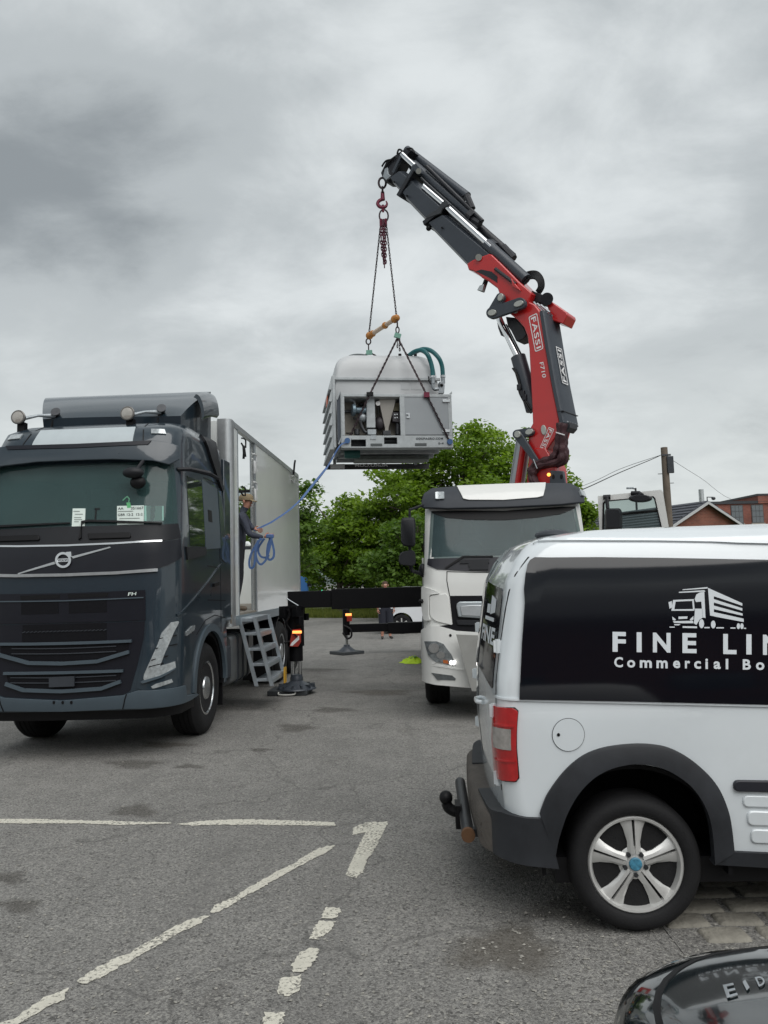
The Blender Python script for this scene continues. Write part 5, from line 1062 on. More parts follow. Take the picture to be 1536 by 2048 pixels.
def leg_front():
    g = gnd(591, 1375); x, y = g.x, OD+0.02; c = lambda px, py: at(px, py, OD); P = lambda X, Z_, dy=0: K((X, y+dy, Z_))
    lg = empty('outrigger_leg', (0, 0, 0), 0, KT); zc = lambda v: wz(591, v, OD)
    xm = wx(592, 1300, OD)
    for rr, za, zb_, m, nm in ((0.13, zc(1217), zc(1292), OB, 'leg_housing'), (0.105, zc(1290), zc(1322), OB, 'leg_tube')):
        MB().cyl(P(xm, za), P(xm, zb_), rr, n=18).build(nm, m, lg)
    for dx in (-0.055, 0.055): MB().cyl(P(xm+dx, zc(1318)), P(xm+dx, 0.28), 0.035, n=14).build('leg_rod', RODM, lg)
    MB().lathe([(0.09, 0.30), (0.09, 0.27), (0.10, 0.25), (0.10, 0.20), (0.14, 0.17), (0.30, 0.095), (0.31, 0.075)], P(xm, 0), (0, 0, 1), 28).build('leg_foot', CGREY, lg)
    for k in range(12):
        a = 2*PI*k/12; MB().box((0.10, -0.010, 0.085), (0.29, 0.010, 0.15), Matrix.Translation(P(xm, 0)) @ Matrix.Rotation(a, 4, 'Z')).build('foot_rib', CGREY, lg)
    # reflector board and lamp
    q = [c(*p) for p in ZC((210, 490), (285, 482), (288, 600), (262, 640), (190, 640), (195, 570))]; q = [K((p.x, y-0.16, p.z)) for p in q]; dvec = KF.RT @ Vector((0, 0.03, 0))
    rb = MB().prism(q, dvec).build('reflector_board', REDW, lg)
    q = [c(*p) for p in ZC((272, 540), (274, 575), (215, 632), (192, 632), (205, 605))]; MB().prism([K((p.x, y-0.164, p.z)) for p in q], dvec*0.1).build('reflector_stripe', WHT, rb)
    p = c(*ZC((255, 510))[0]); MB().cyl(K((p.x-0.07, y-0.18, p.z)), K((p.x+0.07, y-0.18, p.z)), 0.022, n=10).build('leg_lamp', LITE, rb)
    # clutter of valves and hoses
    r = random.Random(5)
    for k in range(9):
        a = ZC((r.uniform(130, 330), r.uniform(310, 420)))[0]; p = K((c(*a).x, y+r.uniform(-0.2, 0.15), c(*a).z)); e = r.uniform(0.03, 0.06)
        MB().box(tuple(p-Vector((e, e, e*1.6))), tuple(p+Vector((e, e, e*1.6)))).build('leg_valve', OB, lg, bevel=0.008)
    for k in range(6):
        x0 = r.uniform(130, 320); pts = [(x0, 300), (x0+r.uniform(-30, 25), 360), (x0+r.uniform(-40, 10), 440), (200+r.uniform(-40, 60), 500+r.uniform(0, 60))]
        MB().tube(catmull([K((c(*ZC(q)[0]).x, y-0.18+0.04*k, c(*ZC(q)[0]).z)) for q in pts], 5), 0.014, 6).build('leg_hose', BLACK, lg)
    MB().tube([K((c(*ZC(q)[0]).x, y-0.2, c(*ZC(q)[0]).z)) for q in ((165, 210), (280, 282))], 0.010, 6).build('leg_cable', GALV, lg)
    a = c(*ZC((135, 608))[0]); MB().tube([K((a.x, y-0.1, a.z)), K((a.x+0.16, y-0.1, a.z+0.03))], 0.018, 6).build('leg_lever', BLACK, lg)
    pd = thing('outrigger_pad', 'square black pad under the front outrigger leg beside the step ladder', 'pad', loc=(x, y+0.03, 0), rz=RAD(-4), group='outrigger pads')
    MB().box((-0.31, -0.27, 0.0), (0.31, 0.27, 0.078)).build('pad_block', mat('pad_plastic', (0.035, 0.040, 0.044), 0.6, var=0.2), pd, bevel=0.012)
    MB().tube(catmull([(-0.13, -0.27, 0.055), (-0.12, -0.31, 0.03), (0.0, -0.315, 0.022), (0.12, -0.31, 0.03), (0.13, -0.27, 0.055)], 4), 0.012, 6).build('pad_handle', mat('rope', (0.5, 0.5, 0.47), 0.8), pd)
leg_front()
def leg_rear():
    g = gnd(697, 1302); xm, y = g.x, RD_; P = lambda X, Z_, dy=0: K((X, y+dy, Z_)); zc = lambda v: wz(697, v, RD_)
    lg = empty('outrigger_leg', (0, 0, 0), 0, KT)
    MB().cyl(P(xm, zc(1218)), P(xm, zc(1270)), 0.085, n=16).build('leg_housing', OB, lg); MB().cyl(P(xm, zc(1268)), P(xm, 0.2), 0.04, n=14).build('leg_rod', RODM, lg)
    MB().lathe([(0.07, 0.22), (0.08, 0.18), (0.20, 0.085), (0.21, 0.07)], P(xm, 0), (0, 0, 1), 20).build('leg_foot', CGREY, lg)
    a = [at(*p, RD_) for p in ZC((697, 345), (742, 345), (742, 415), (697, 415))]; MB().prism([K((p.x, y-0.13, p.z)) for p in a], KF.RT @ Vector((0, 0.03, 0))).build('reflector_board', REDW, lg)
    p = at(*ZC((712, 356))[0], RD_); MB().cyl(K((p.x-0.07, y-0.15, p.z)), K((p.x+0.07, y-0.15, p.z)), 0.03, n=10).build('leg_lamp', LITE, lg)
    MB().tube(catmull([P(xm-0.06, zc(1250), -0.1), P(xm+0.10, zc(1258), -0.12), P(xm+0.12, zc(1272), -0.12), P(xm+0.02, zc(1276), -0.1), P(xm-0.08, zc(1264), -0.1)], 5), 0.025, 6).build('leg_hose', BLACK, lg)
    pd = thing('outrigger_pad', 'thin black pad under the rear outrigger leg in the open yard', 'pad', loc=(xm, y, 0), rz=RAD(38), group='outrigger pads')
    MB().box((-0.30, -0.30, 0.0), (0.30, 0.30, 0.072)).build('pad_block', MATS['pad_plastic'], pd, bevel=0.01)
leg_rear()
# ================================================================== hanging tank unit, hook and slings
tip = kh(*Z5((128, 300))[0], 0.0); TIPW = KF.w(tip); TD = TIPW.y
TANK = mat('tank_plastic', (0.50, 0.515, 0.525), 0.42, var=0.05, vscale=1.5)
FRM = mat('frame_galv', (0.36, 0.385, 0.395), 0.45, 0.3, var=0.18, vscale=10)
FDOOR = mat('frame_door', (0.27, 0.29, 0.305), 0.42, 0.2, var=0.06, vscale=2)
TEAL = mat('teal_hose', (0.008, 0.11, 0.12), 0.4, var=0.15, vscale=6)
BLUE = mat('blue_webbing', (0.055, 0.115, 0.27), 0.6, var=0.15, vscale=20)
CHAIN = mat('chain_steel', (0.035, 0.022, 0.026), 0.5, 0.5)
HOOKM = mat('hook_red', (0.14, 0.012, 0.035), 0.4, 0.3)
LD = TD-0.95; lo_ = at(680, 900, LD); LF = Frame((lo_.x, lo_.y, 0), RAD(8))
LT = thing('tank_unit', 'grey plastic tank on a galvanised pump frame hanging from the crane', 'tank unit', LF)
def lh(p, y=0.0): return LF.hit(*Z4(p)[0], y=y)
def lrect(name, x0, y0, x1, y1, m, ya=0.0, yb=0.06, parent=LT, bevel=0.004):
    a = lh((x0, y1), ya); b = lh((x1, y0), ya); return MB().box((a.x, ya, a.z), (b.x, yb, b.z)).build(name, m, parent, bevel=bevel)
def lpoly(name, pts, m, ya=0.0, yb=0.06, parent=LT, bevel=0.0): return MB().prism([lh(p, ya) for p in pts], (0, yb-ya, 0)).build(name, m, parent, bevel=bevel)
YB = 2.05
# frame
bx = lh((235, 1120)); br = lh((1462, 1122)); btm = br.z; rail_t = lh((700, 993)).z; top_b = lh((700, 568)).z; top_t = lh((700, 536)).z
fr_l, fr_r = bx.x, br.x
def xr(p): return lh(p).x
h1 = [xr((340, 1075)), xr((505, 1075))]; h2 = [xr((703, 1050)), xr((848, 1050))]; zz1 = lh((400, 1036)).z; zz0 = lh((400, 1114)).z; z21 = lh((775, 1013)).z; z20 = lh((775, 1086)).z
rl = MB(); xs_ = [fr_l, h1[0], h1[1], h2[0], h2[1], fr_r]
rl.box((xs_[0], 0, btm), (xs_[1], 0.05, rail_t)); rl.box((xs_[1], 0, btm), (xs_[2], 0.05, zz0)); rl.box((xs_[1], 0, zz1), (xs_[2], 0.05, rail_t))
rl.box((xs_[2], 0, btm), (xs_[3], 0.05, rail_t)); rl.box((xs_[3], 0, btm), (xs_[4], 0.05, z20)); rl.box((xs_[3], 0, z21), (xs_[4], 0.05, rail_t)); rl.box((xs_[4], 0, btm), (xs_[5], 0.05, rail_t))
rl.box((fr_l, 0.05, btm), (fr_r, 0.22, btm+0.02)); rl.build('bottom_rail', FRM, LT)
for a, b, c, d in ((555, 1080, 683, 1112), (1042, 1076, 1170, 1110)): lrect('fork_pocket', a, b, c, d, mat('pocket_dark', (0.07, 0.078, 0.08), 0.7), -0.004, 0.004)
for s in (0, 1):
    x = fr_l if s == 0 else fr_r-0.07
    MB().box((x, 0.0, rail_t), (x+0.07, 0.07, top_b)).build('frame_post', FRM, LT, bevel=0.006)
lrect('frame_post', 886, 568, 925, 993, FRM, 0.0, 0.06)
MB().box((fr_l-0.002, 0, top_b), (fr_r+0.002, 0.08, top_t)).build('top_rail', FRM, LT, bevel=0.006)
lpoly('corner_fin', ((1418, 535), (1446, 508), (1450, 536)), FRM, 0, 0.02)
door = lrect('cabinet_door', 930, 574, 1412, 986, FDOOR, 0.008, 0.05, bevel=0.006)
MB().box((xr((926, 700)), 0.012, rail_t), (xr((1418, 700)), 0.6, top_b)).build('cabinet', BLACK, LT)
for y in (612, 942): lrect('door_hinge', 1345, y-14, 1425, y+14, CHROME, -0.02, 0.006, door)
lpoly('door_latch', ((945, 748), (985, 748), (985, 800), (950, 800), (950, 785), (970, 785), (970, 762), (945, 762)), CHROME, -0.012, 0.006, door)
for txt, q in (('ODUPAGRO.COM', ((1052, 1042), (1350, 1038), (1350, 1014), (1052, 1016))), ('S-4', ((1298, 1092), (1356, 1090), (1356, 1066), (1298, 1068)))):
    pm = quadmap([lh(p, -0.004) for p in q]); lettering(txt, lambda a, b: pm(a, b), bold=0.045, spacing=1.2).build('lettering', INK, LT, smooth=0, fix=False)
# skid underneath
for k, y in enumerate((0.28, 0.75, 1.25, 1.75)): MB().box((fr_l+0.05, y, btm+0.02), (fr_r-0.10, y+0.09, btm+0.12)).build('cross_member', FRM, LT, bevel=0.004)
for x in (fr_l+0.02, (fr_l+fr_r)/2, fr_r-0.12): MB().box((x, 0.05, btm+0.12), (x+0.09, YB, btm+0.21)).build('skid_runner', FRM, LT, bevel=0.004)
MB().box((fr_l+0.02, 0.3, btm+0.211), (fr_r-0.03, YB, btm+0.24)).build('deck_plate', mat('deck', (0.16, 0.17, 0.165), 0.7, 0.2, var=0.2), LT)
MB().box((fr_l+0.35, 0.95, btm-0.06), (fr_r-0.25, 1.45, btm+0.019)).build('drip_tray', mat('tray', (0.13, 0.15, 0.14), 0.5, 0.3, var=0.3), LT, bevel=0.01)
MB().lathe([(0.07, -0.14), (0.085, -0.10), (0.085, 0.1), (0.07, 0.14)], (fr_l+0.24, 0.55, btm-0.02), (1, 0, 0), 18).build('pump_elbow', mat('green_pump', (0.02, 0.10, 0.09), 0.5), LT)
# rear plate with cut-out letters seen from behind, sky through them painted white
ry = YB; ra = lh((62, 1366), ry); rb_ = lh((1010, 1302), ry)
rp = MB().box((ra.x, ry, ra.z), (rb_.x+0.35, ry+0.03, rb_.z)).build('rear_plate', mat('rear_plate', (0.035, 0.036, 0.036), 0.5), LT)
MB().box((fr_l, ry-0.06, rb_.z), (fr_l+0.06, ry, btm+0.13)).build('rear_hanger', FRM, LT); MB().box((fr_r-0.35, ry-0.06, rb_.z-0.03), (fr_r-0.29, ry, btm+0.13)).build('rear_hanger', FRM, LT)
q = [lh(p, ry-0.004) for p in ((115, 1360), (272, 1357), (272, 1304), (115, 1308))]; MB().prism(q, (0, 0.003, 0)).build('rear_sticker', WHT, rp)
pm2 = quadmap([lh(p, ry-0.004) for p in ((745, 1335), (385, 1338), (385, 1304), (745, 1298))]); lettering('AGRO.COM', lambda a, b: pm2(a, b), bold=0.02).build('lettering', WHT, rp, smooth=0, fix=False)
# tank shell
TY0, TY1 = 0.42, 2.02
tl, tr_ = lh((150, 420), TY0).x, lh((1308, 420), TY0).x; t_top = lh((700, 128), TY0+0.35).z; t_sh = lh((700, 372), TY0).z; t_bt = btm+0.24
def tsec(y, k, dz=0.0):
    r = 0.30; w0, w1 = tl, tr_; c = (w0+w1)/2
    pts = rounded([(w0+0.02, t_bt), (w1-0.02, t_bt), (w1, t_sh), (w1-0.07, t_top-0.12), (w1-0.28, t_top), (w0+0.28, t_top), (w0+0.07, t_top-0.12), (w0, t_sh)], [0.03, 0.03, 0.12, 0.2, 0.25, 0.25, 0.2, 0.12], 5)
    return [(c+(x-c)*k, y, t_bt+(z-t_bt)*(1-dz)) for x, z in pts]
prof = [(TY0, 0.97, 0.22), (TY0+0.01, 0.98, 0.14), (TY0+0.05, 0.99, 0.08), (TY0+0.13, 1.0, 0.03), (TY0+0.26, 1.0, 0.005), (TY0+0.4, 1.0, 0.0), (TY1-0.4, 1.0, 0.0), (TY1-0.15, 1.0, 0.03), (TY1-0.04, 0.99, 0.09), (TY1, 0.97, 0.2)]
tk = MB().loft([tsec(*p) for p in prof]).build('tank', TANK, LT, smooth=60)
MB().box((tl-0.015, TY0-0.05, t_sh-0.035), (tr_+0.015, TY0-0.005, t_sh+0.015)).build('tank_band', FRM, LT, bevel=0.006)
MB().box((tl-0.03, TY0-0.05, t_sh-0.035), (tl-0.006, TY1, t_sh+0.01)).build('tank_band', FRM, LT)
for a, b, c, d in ((892, 402, 972, 490), (1000, 398, 1112, 490)): lrect('tank_label', a, b, c, d, mat('label_grey', (0.46, 0.475, 0.485), 0.4), TY0-0.006, TY0+0.002, tk, 0)
lid = lh((420, 100), 0.9); MB().lathe([(0.22, -0.04), (0.225, 0.03), (0.19, 0.05), (0, 0.055)], (lid.x, 0.95, t_top), (0, 0, 1), 30).build('tank_lid', mat('lid_grey', (0.10, 0.115, 0.12), 0.5), tk)
for x, y in ((862, 95), (950, 95), (1030, 105)):
    c = lh((x, y), 1.0); MB().lathe([(0.05, -0.03), (0.05, 0.02), (0.028, 0.03), (0.032, 0.08), (0, 0.09)], (c.x, 0.85, t_top), (0, 0, 1), 14).build('tank_vent', BLACK, tk)
# louvred side of the frame: overlapping folded plates in two bays
nrow = 6
for bay, (ya, yb) in enumerate(((0.10, 1.02), (1.06, YB))):
    for k in range(nrow):
        z1 = t_sh-0.04-(t_sh-btm-0.06)*k/nrow; z0_ = t_sh-0.04-(t_sh-btm-0.06)*(k+1)/nrow; x = tl-0.06
        MB().add([(x, ya, z1), (x-0.055, ya, z0_-0.01), (x-0.055, ya, z0_-0.03), (x+0.02, ya, z0_-0.03), (x+0.02, ya, z1), (x, yb, z1), (x-0.055, yb, z0_-0.01), (x-0.055, yb, z0_-0.03), (x+0.02, yb, z0_-0.03), (x+0.02, yb, z1)],
                 [(0, 1, 6, 5), (1, 2, 7, 6), (2, 3, 8, 7), (3, 4, 9, 8), (4, 0, 5, 9), (0, 4, 3, 2, 1), (5, 6, 7, 8, 9)]).build('side_louvre', FRM, LT)
MB().box((tl-0.05, 0.08, btm+0.02), (tl-0.005, YB, t_sh-0.04)).build('side_panel', FRM, LT)
lpoly('side_cheek', ((183, 590), (222, 510), (230, 540), (232, 1060), (205, 1095), (198, 1080)), mat('cheek_blue', (0.05, 0.06, 0.075), 0.45, 0.3), 0.02, 0.04)
MB().tube([lh((186, 600), 0), lh((222, 512), 0)], 0.014, 6).tube([lh((205, 1090), 0), lh((236, 1020), 0)], 0.014, 6).tube([lh((222, 512), 0), lh((230, 540), 0), lh((236, 1020), 0)], 0.012, 6).build('cheek_trim', FRM, LT)
MB().box((tl-0.12, 0.5, lh((130, 660), 0.6).z), (tl-0.105, 0.85, lh((130, 570), 0.6).z)).build('side_reflector', mat('orange_mark', (0.50, 0.10, 0.04), 0.5), LT)
# pump bay
lrect('bay_back', 268, 568, 886, 993, mat('cream_wall', (0.30, 0.275, 0.235), 0.6, var=0.1, vscale=3), 0.40, 0.41)
MB().box((fr_l+0.02, 0.06, rail_t-0.03), (fr_r-0.02, 0.40, rail_t-0.005)).build('bay_floor', mat('bay_floor', (0.06, 0.065, 0.065), 0.6), LT)
MB().box((fr_l+0.02, 0.08, top_b-0.01), (fr_r-0.02, 0.41, top_b)).build('bay_roof', FRM, LT)
lrect('bay_shelf', 272, 715, 500, 738, STEEL, 0.34, 0.395)
lpoly('riser_duct', ((512, 575), (600, 575), (612, 908), (510, 908)), FRM, 0.10, 0.26, bevel=0.01)
lpoly('duct_foot', ((520, 925), (618, 925), (618, 985), (525, 985)), GALV, 0.08, 0.26, bevel=0.008); lpoly('duct_tongue', ((556, 990), (618, 990), (612, 1035), (552, 1035)), GALV, -0.012, -0.002, bevel=0)
c0 = lh((732, 590), 0.22); c1 = lh((732, 945), 0.22); MB().loft([[(c.x+x*r, 0.22+y*0.5*r, c.z) for x, y in ((-1, -1), (1, -1), (1, 1), (-1, 1))] for c, r in ((c0, 0.15), (c0.lerp(c1, 0.12), 0.15), (c0.lerp(c1, 0.9), 0.035), (c1, 0.035))]).build('hopper_cone', mat('steel_cone', (0.36, 0.34, 0.31), 0.35, 0.5), LT, bevel=0.006)
lpoly('hopper_foot', ((695, 940), (775, 935), (778, 985), (695, 985)), STEEL, 0.12, 0.28)
pc = lh((380, 715), 0.16); MB().lathe([(0.09, -0.05), (0.11, -0.045), (0.11, 0.0), (0.09, 0.005), (0.055, 0.03), (0.055, 0.22)], pc, (1, 0.1, 0), 24).build('pipe_flange', mat('blue_flange', (0.16, 0.22, 0.26), 0.4, 0.5), LT)
MB().tube(catmull([lh(p, 0.2) for p in ((275, 590), (330, 600), (378, 625), (382, 680))], 5), 0.022, 10).build('bay_pipe', GALV, LT)
MB().ball(lh((465, 800), 0.2), 0.085).tube([lh((470, 795), 0.2), lh((520, 795), 0.2)], 0.055, 12).build('valve_body', GALV, LT)
MB().tube(catmull([lh(p, 0.16) for p in ((440, 840), (460, 900), (490, 950), (520, 960))], 5), 0.03, 10).build('bay_hose', STEEL, LT)
MB().ball(lh((450, 655), 0.2), (0.05, 0.05, 0.035)).tube([lh((450, 660), 0.2), lh((470, 700), 0.2)], 0.02).build('valve_handle', BLACK, LT); MB().box(tuple(lh((365, 812), 0.14)), tuple(lh((400, 795), 0.14)+Vector((0, 0.03, 0)))).build('valve_handle', BLACK, LT)
gc = lh((637, 640), 0.12); MB().lathe([(0.042, 0.02), (0.042, 0), (0, -0.001)], gc, (0, 1, 0), 20).build('gauge', WHT, LT, smooth=20); MB().tube([lh((637, 665), 0.14), lh((640, 760), 0.14)], 0.014, 8).build('gauge_pipe', BLACK, LT)
lpoly('control_box', ((795, 740), (885, 735), (885, 850), (800, 835)), mat('control_dark', (0.03, 0.026, 0.032), 0.4), 0.14, 0.3); lpoly('control_box', ((800, 640), (868, 635), (862, 720), (795, 722)), mat('cream_box', (0.30, 0.27, 0.17), 0.5), 0.24, 0.36)
for x, y in ((820, 765), (845, 762), (822, 800), (846, 798)): c = lh((x, y), 0.135); MB().cyl(c, c+Vector((0, -0.015, 0)), 0.012, n=8).build('control_knob', CHROME, LT)
MB().ball(lh((655, 860), 0.28), (0.10, 0.09, 0.13)).build('motor', mat('motor_dark', (0.03, 0.025, 0.03), 0.5), LT); MB().cyl(lh((405, 985), 0.2), lh((405, 925), 0.2), 0.05, n=16).build('filter_pot', STEEL, LT); MB().cyl(lh((855, 985), 0.22), lh((855, 860), 0.22), 0.045, n=14).build('filter_pot', STEEL, LT)
for k in range(6): c = lh((290+k*14, 978), 0.1); MB().cyl(c, c+Vector((0, 0, 0.03)), 0.010, n=6).build('lever', BLACK, LT)
lpoly('lower_pipework', ((345, 1040), (500, 1040), (500, 1110), (345, 1110)), mat('dark_pipework', (0.04, 0.045, 0.05), 0.5, var=0.6, vscale=14), 0.2, 0.3)
MB().cyl(lh((690, 1050), 0.2), lh((860, 1050), 0.2), 0.06, n=14).build('drain_pipe', STEEL, LT)
# hoses on the right
for pts, y in (((( 985, 108), (1040, 72), (1110, 58), (1175, 100), (1215, 190), (1235, 280), (1237, 345)), 0.30), (((1040, 80), (1130, 45), (1220, 65), (1300, 140), (1338, 230), (1348, 340)), 0.55)):
    MB().tube(catmull([lh(p, y+0.3*max(0, 1-i/3)) for i, p in enumerate(pts)], 7), 0.042, 12).build('teal_hose', TEAL, LT)
    e = lh(pts[-1], y); MB().cyl(e+Vector((0, 0, 0.01)), e-Vector((0, 0, 0.03)), 0.048, n=14).build('hose_clip', CHROME, LT)
    MB().cyl(e-Vector((0, 0, 0.02)), e-Vector((0, 0, 0.14)), 0.038, n=14).build('hose_tail', GALV, LT)
vy = 0.30; MB().tube(catmull([lh(p, vy) for p in ((1237, 390), (1240, 450), (1255, 485), (1300, 480))], 5), 0.032, 10).build('valve_pipe', GALV, LT)
lpoly('valve_manifold', ((1312, 400), (1358, 395), (1370, 440), (1362, 530), (1285, 535), (1290, 490), (1310, 470)), GALV, 0.45, 0.6, bevel=0.01)
MB().tube([lh(p, vy-0.04) for p in ((1192, 345), (1196, 395), (1215, 430))], 0.012, 6).build('valve_lever', BLACK, LT); MB().ball(lh((1335, 440), 0.44), 0.03).build('valve_port', BLACK, LT)
# lifting lugs
lugA = lh((1425, 1062), -0.02); lugB = lh((300, 1050), -0.02)
for c in (lugA, lugB): MB().cyl(c-Vector((0, 0.02, 0)), c+Vector((0, 0.03, 0)), 0.05, n=18).build('lifting_lug', mat('blue_lug', (0.03, 0.09, 0.22), 0.4), LT)
# ---- chains
def chain_mesh(path, pitch=0.055, wire=0.0075, half=0.017):
    P = [Vector(p) for p in path]; L_ = [0]
    for a, b in zip(P, P[1:]): L_.append(L_[-1]+(b-a).length)
    n = max(2, int(L_[-1]/pitch)); mb = MB(); link = []
    for k in range(10): a = 2*PI*k/10; link.append((half*math.cos(a)*0.75, 0, half*math.sin(a)*0.75+(pitch*0.38 if math.sin(a) > 0.01 else -pitch*0.38 if math.sin(a) < -0.01 else 0)))
    for i in range(n):
        s = (i+0.5)/n*L_[-1]; j = max(0, min(len(P)-2, np.searchsorted(L_, s)-1)); t = (s-L_[j])/max(1e-6, L_[j+1]-L_[j]); p = P[j].lerp(P[j+1], t); d = (P[j+1]-P[j]).normalized()
        M = Matrix.Translation(p) @ d.to_track_quat('Z', 'Y').to_matrix().to_4x4() @ Matrix.Rotation((i % 2)*PI/2, 4, 'Z')
        q = MB().tube(link, wire, 5, closed=True); mb.add(q.v, q.f, M)
    return mb
def ring(c, r, wire, axis='y', sz=1.3):
    pts = []
    for k in range(16): a = 2*PI*k/16; pts.append(Vector(c)+(Vector((r*math.cos(a), 0, r*sz*math.sin(a))) if axis == 'y' else Vector((0, r*math.cos(a), r*sz*math.sin(a)))))
    return MB().tube(pts, wire, 7, closed=True)
hx, hy = TIPW.x, TIPW.y
hp_ = lambda u, v: at(u, v, hy)
hk = thing('crane_hook', 'dark red hook hanging by links from the boom tip', 'hook')
z = lambda v: hp_(765, v).z
hxp = hp_(765, 380).x
ring((hxp, hy, z(366)), 0.07, 0.022, 'y', 1.5).build('suspension_ring', CHAIN, hk); ring((hxp, hy, z(381)), 0.055, 0.02, 'x', 1.2).build('suspension_ring', CHAIN, hk)
MB().cyl((hxp, hy, z(384)), (hxp, hy, z(400)), 0.035, 0.045, 12).build('hook_shank', HOOKM, hk)
MB().tube(catmull([(hxp, hy, z(398)), (hxp-0.075, hy, z(402)), (hxp-0.10, hy, z(408)), (hxp-0.05, hy, z(414)), (hxp+0.04, hy, z(414)), (hxp+0.08, hy, z(408)), (hxp+0.06, hy, z(402))], 5), [0.034]*20+[0.03, 0.028, 0.026, 0.024, 0.022, 0.02, 0.018, 0.016, 0.014, 0.012, 0.01], 9).build('hook_claw', HOOKM, hk)
MB().cyl((hxp, hy, z(410)), (hxp, hy, z(424)), 0.022, n=10).build('hook_link', HOOKM, hk)
sl = thing('chain_sling', 'dark chain sling with spare chain bunched below the hook', 'chain')
ring((hxp+0.01, hy, z(432)), 0.085, 0.016, 'y', 1.5).build('master_ring', CHAIN, sl)
for dx, v1 in ((-0.045, 520), (-0.01, 536), (0.025, 528), (0.0, 515)): chain_mesh([(hxp+dx, hy-0.03+abs(dx), z(441)), (hxp+dx*1.2, hy-0.03, z(480)), (hxp+dx*0.6, hy-0.03, z(v1))], 0.06, 0.011, 0.024).build('spare_chain', mat('chain_red', (0.075, 0.015, 0.028), 0.5, 0.4), sl)
for dx in (-0.05, 0.045): MB().cyl((hxp+dx, hy, z(438)), (hxp+dx, hy, z(452)), 0.026, n=8).build('shortening_clutch', HOOKM, sl)
BF = at(793, 636, hy-0.35); BR = at(738, 672, hy+0.45)
chain_mesh([(hxp+0.05, hy, z(445)), BF+Vector((0, 0, 0.03))]).build('sling_leg', CHAIN, sl); chain_mesh([(hxp-0.05, hy, z(445)), BR+Vector((0, 0, 0.03))]).build('sling_leg', CHAIN, sl)
bar = thing('spreader_bar', 'wooden spreader bar with orange balls between the sling chains', 'spreader bar')
ORB = mat('orange_ball', (0.42, 0.17, 0.03), 0.45, var=0.15); WOOD = mat('pale_wood', (0.55, 0.43, 0.33), 0.6, var=0.1)
MB().cyl(BR, BF, 0.042, n=14).build('bar', WOOD, bar)
for t, r in ((0.02, 0.075), (0.14, 0.065), (0.60, 0.065), (0.94, 0.075), (1.0, 0.065)): p = BR.lerp(BF, t); MB().ball(p, r, 14, 9).build('ball', ORB, bar)
fs_ = thing('front_sling', 'chain sling from the spreader bar down to the front of the tank frame', 'chain')
z2 = lambda v: at(795, v, hy-0.35).z; fxp = at(795, 660, hy-0.35).x; fy = hy-0.35
ring((fxp, fy, z2(648)), 0.045, 0.014, 'x', 1.4).build('shackle', CHAIN, fs_); ring((fxp, fy, z2(660)), 0.03, 0.012, 'y', 2.0).build('shackle', CHAIN, fs_)
MB().box((fxp-0.06, fy-0.03, z2(676)), (fxp+0.06, fy+0.03, z2(667)), Matrix.Translation((fxp, fy, z2(671))) @ Matrix.Rotation(0.35, 4, 'Y') @ Matrix.Translation((-fxp, -fy, -z2(671)))).build('sling_tag', mat('green_tag3', (0.16, 0.34, 0.27), 0.6), fs_)
TAG = MATS['green_tag3']
wA = LF.w(lugA); wB = LF.w(lugB); topj = Vector((fxp, fy, z2(675)))
mA = LF.w(lh((1170, 545), -0.03)); mB = LF.w(lh((548, 538), -0.03))
for mid, end, nm in ((mA, wA, 'sling_leg'), (mB, LF.w(lh((330, 1000), 0.02)), 'sling_leg')):
    chain_mesh([topj, mid], 0.05, 0.010, 0.016).build(nm, CHAIN, fs_); chain_mesh([mid, end], 0.05, 0.010, 0.016).build(nm, CHAIN, fs_)
for dx, v in ((-0.01, 696), (0.03, 702)): chain_mesh([topj+Vector((dx, 0, 0)), (fxp+dx, fy, z2(v))], 0.05, 0.008, 0.014).build('spare_chain', CHAIN, fs_)
MB().box((-0.06, -0.03, -0.03), (0.06, 0.03, 0.03), Matrix.Translation(mB)).build('edge_guard', BLACK, fs_); MB().box((-0.05, -0.03, -0.05), (0.05, 0.03, 0.04), Matrix.Translation(mA)).build('edge_guard', HOOKM, fs_)
rs = thing('rear_sling', 'short chain sling from the spreader bar down behind the tank', 'chain')
z3 = lambda v: at(737, v, hy+0.45).z; rx_ = at(737, 690, hy+0.45).x
ring((rx_, hy+0.45, z3(683)), 0.045, 0.014, 'y', 1.3).build('shackle', CHAIN, rs); ring((rx_, hy+0.45, z3(694)), 0.03, 0.012, 'x', 2.0).build('shackle', CHAIN, rs)
MB().box((rx_-0.05, hy+0.42, z3(709)), (rx_+0.07, hy+0.48, z3(701))).build('sling_tag', TAG, rs)
for s in (-1, 1): chain_mesh([(rx_, hy+0.45, z3(703)), LF.w(((fr_l+fr_r)/2+s*0.75, YB+0.03, t_top-0.1)), LF.w(((fr_l+fr_r)/2+s*0.85, YB+0.02, btm+0.1))], 0.05, 0.009, 0.015).build('sling_leg', CHAIN, rs)
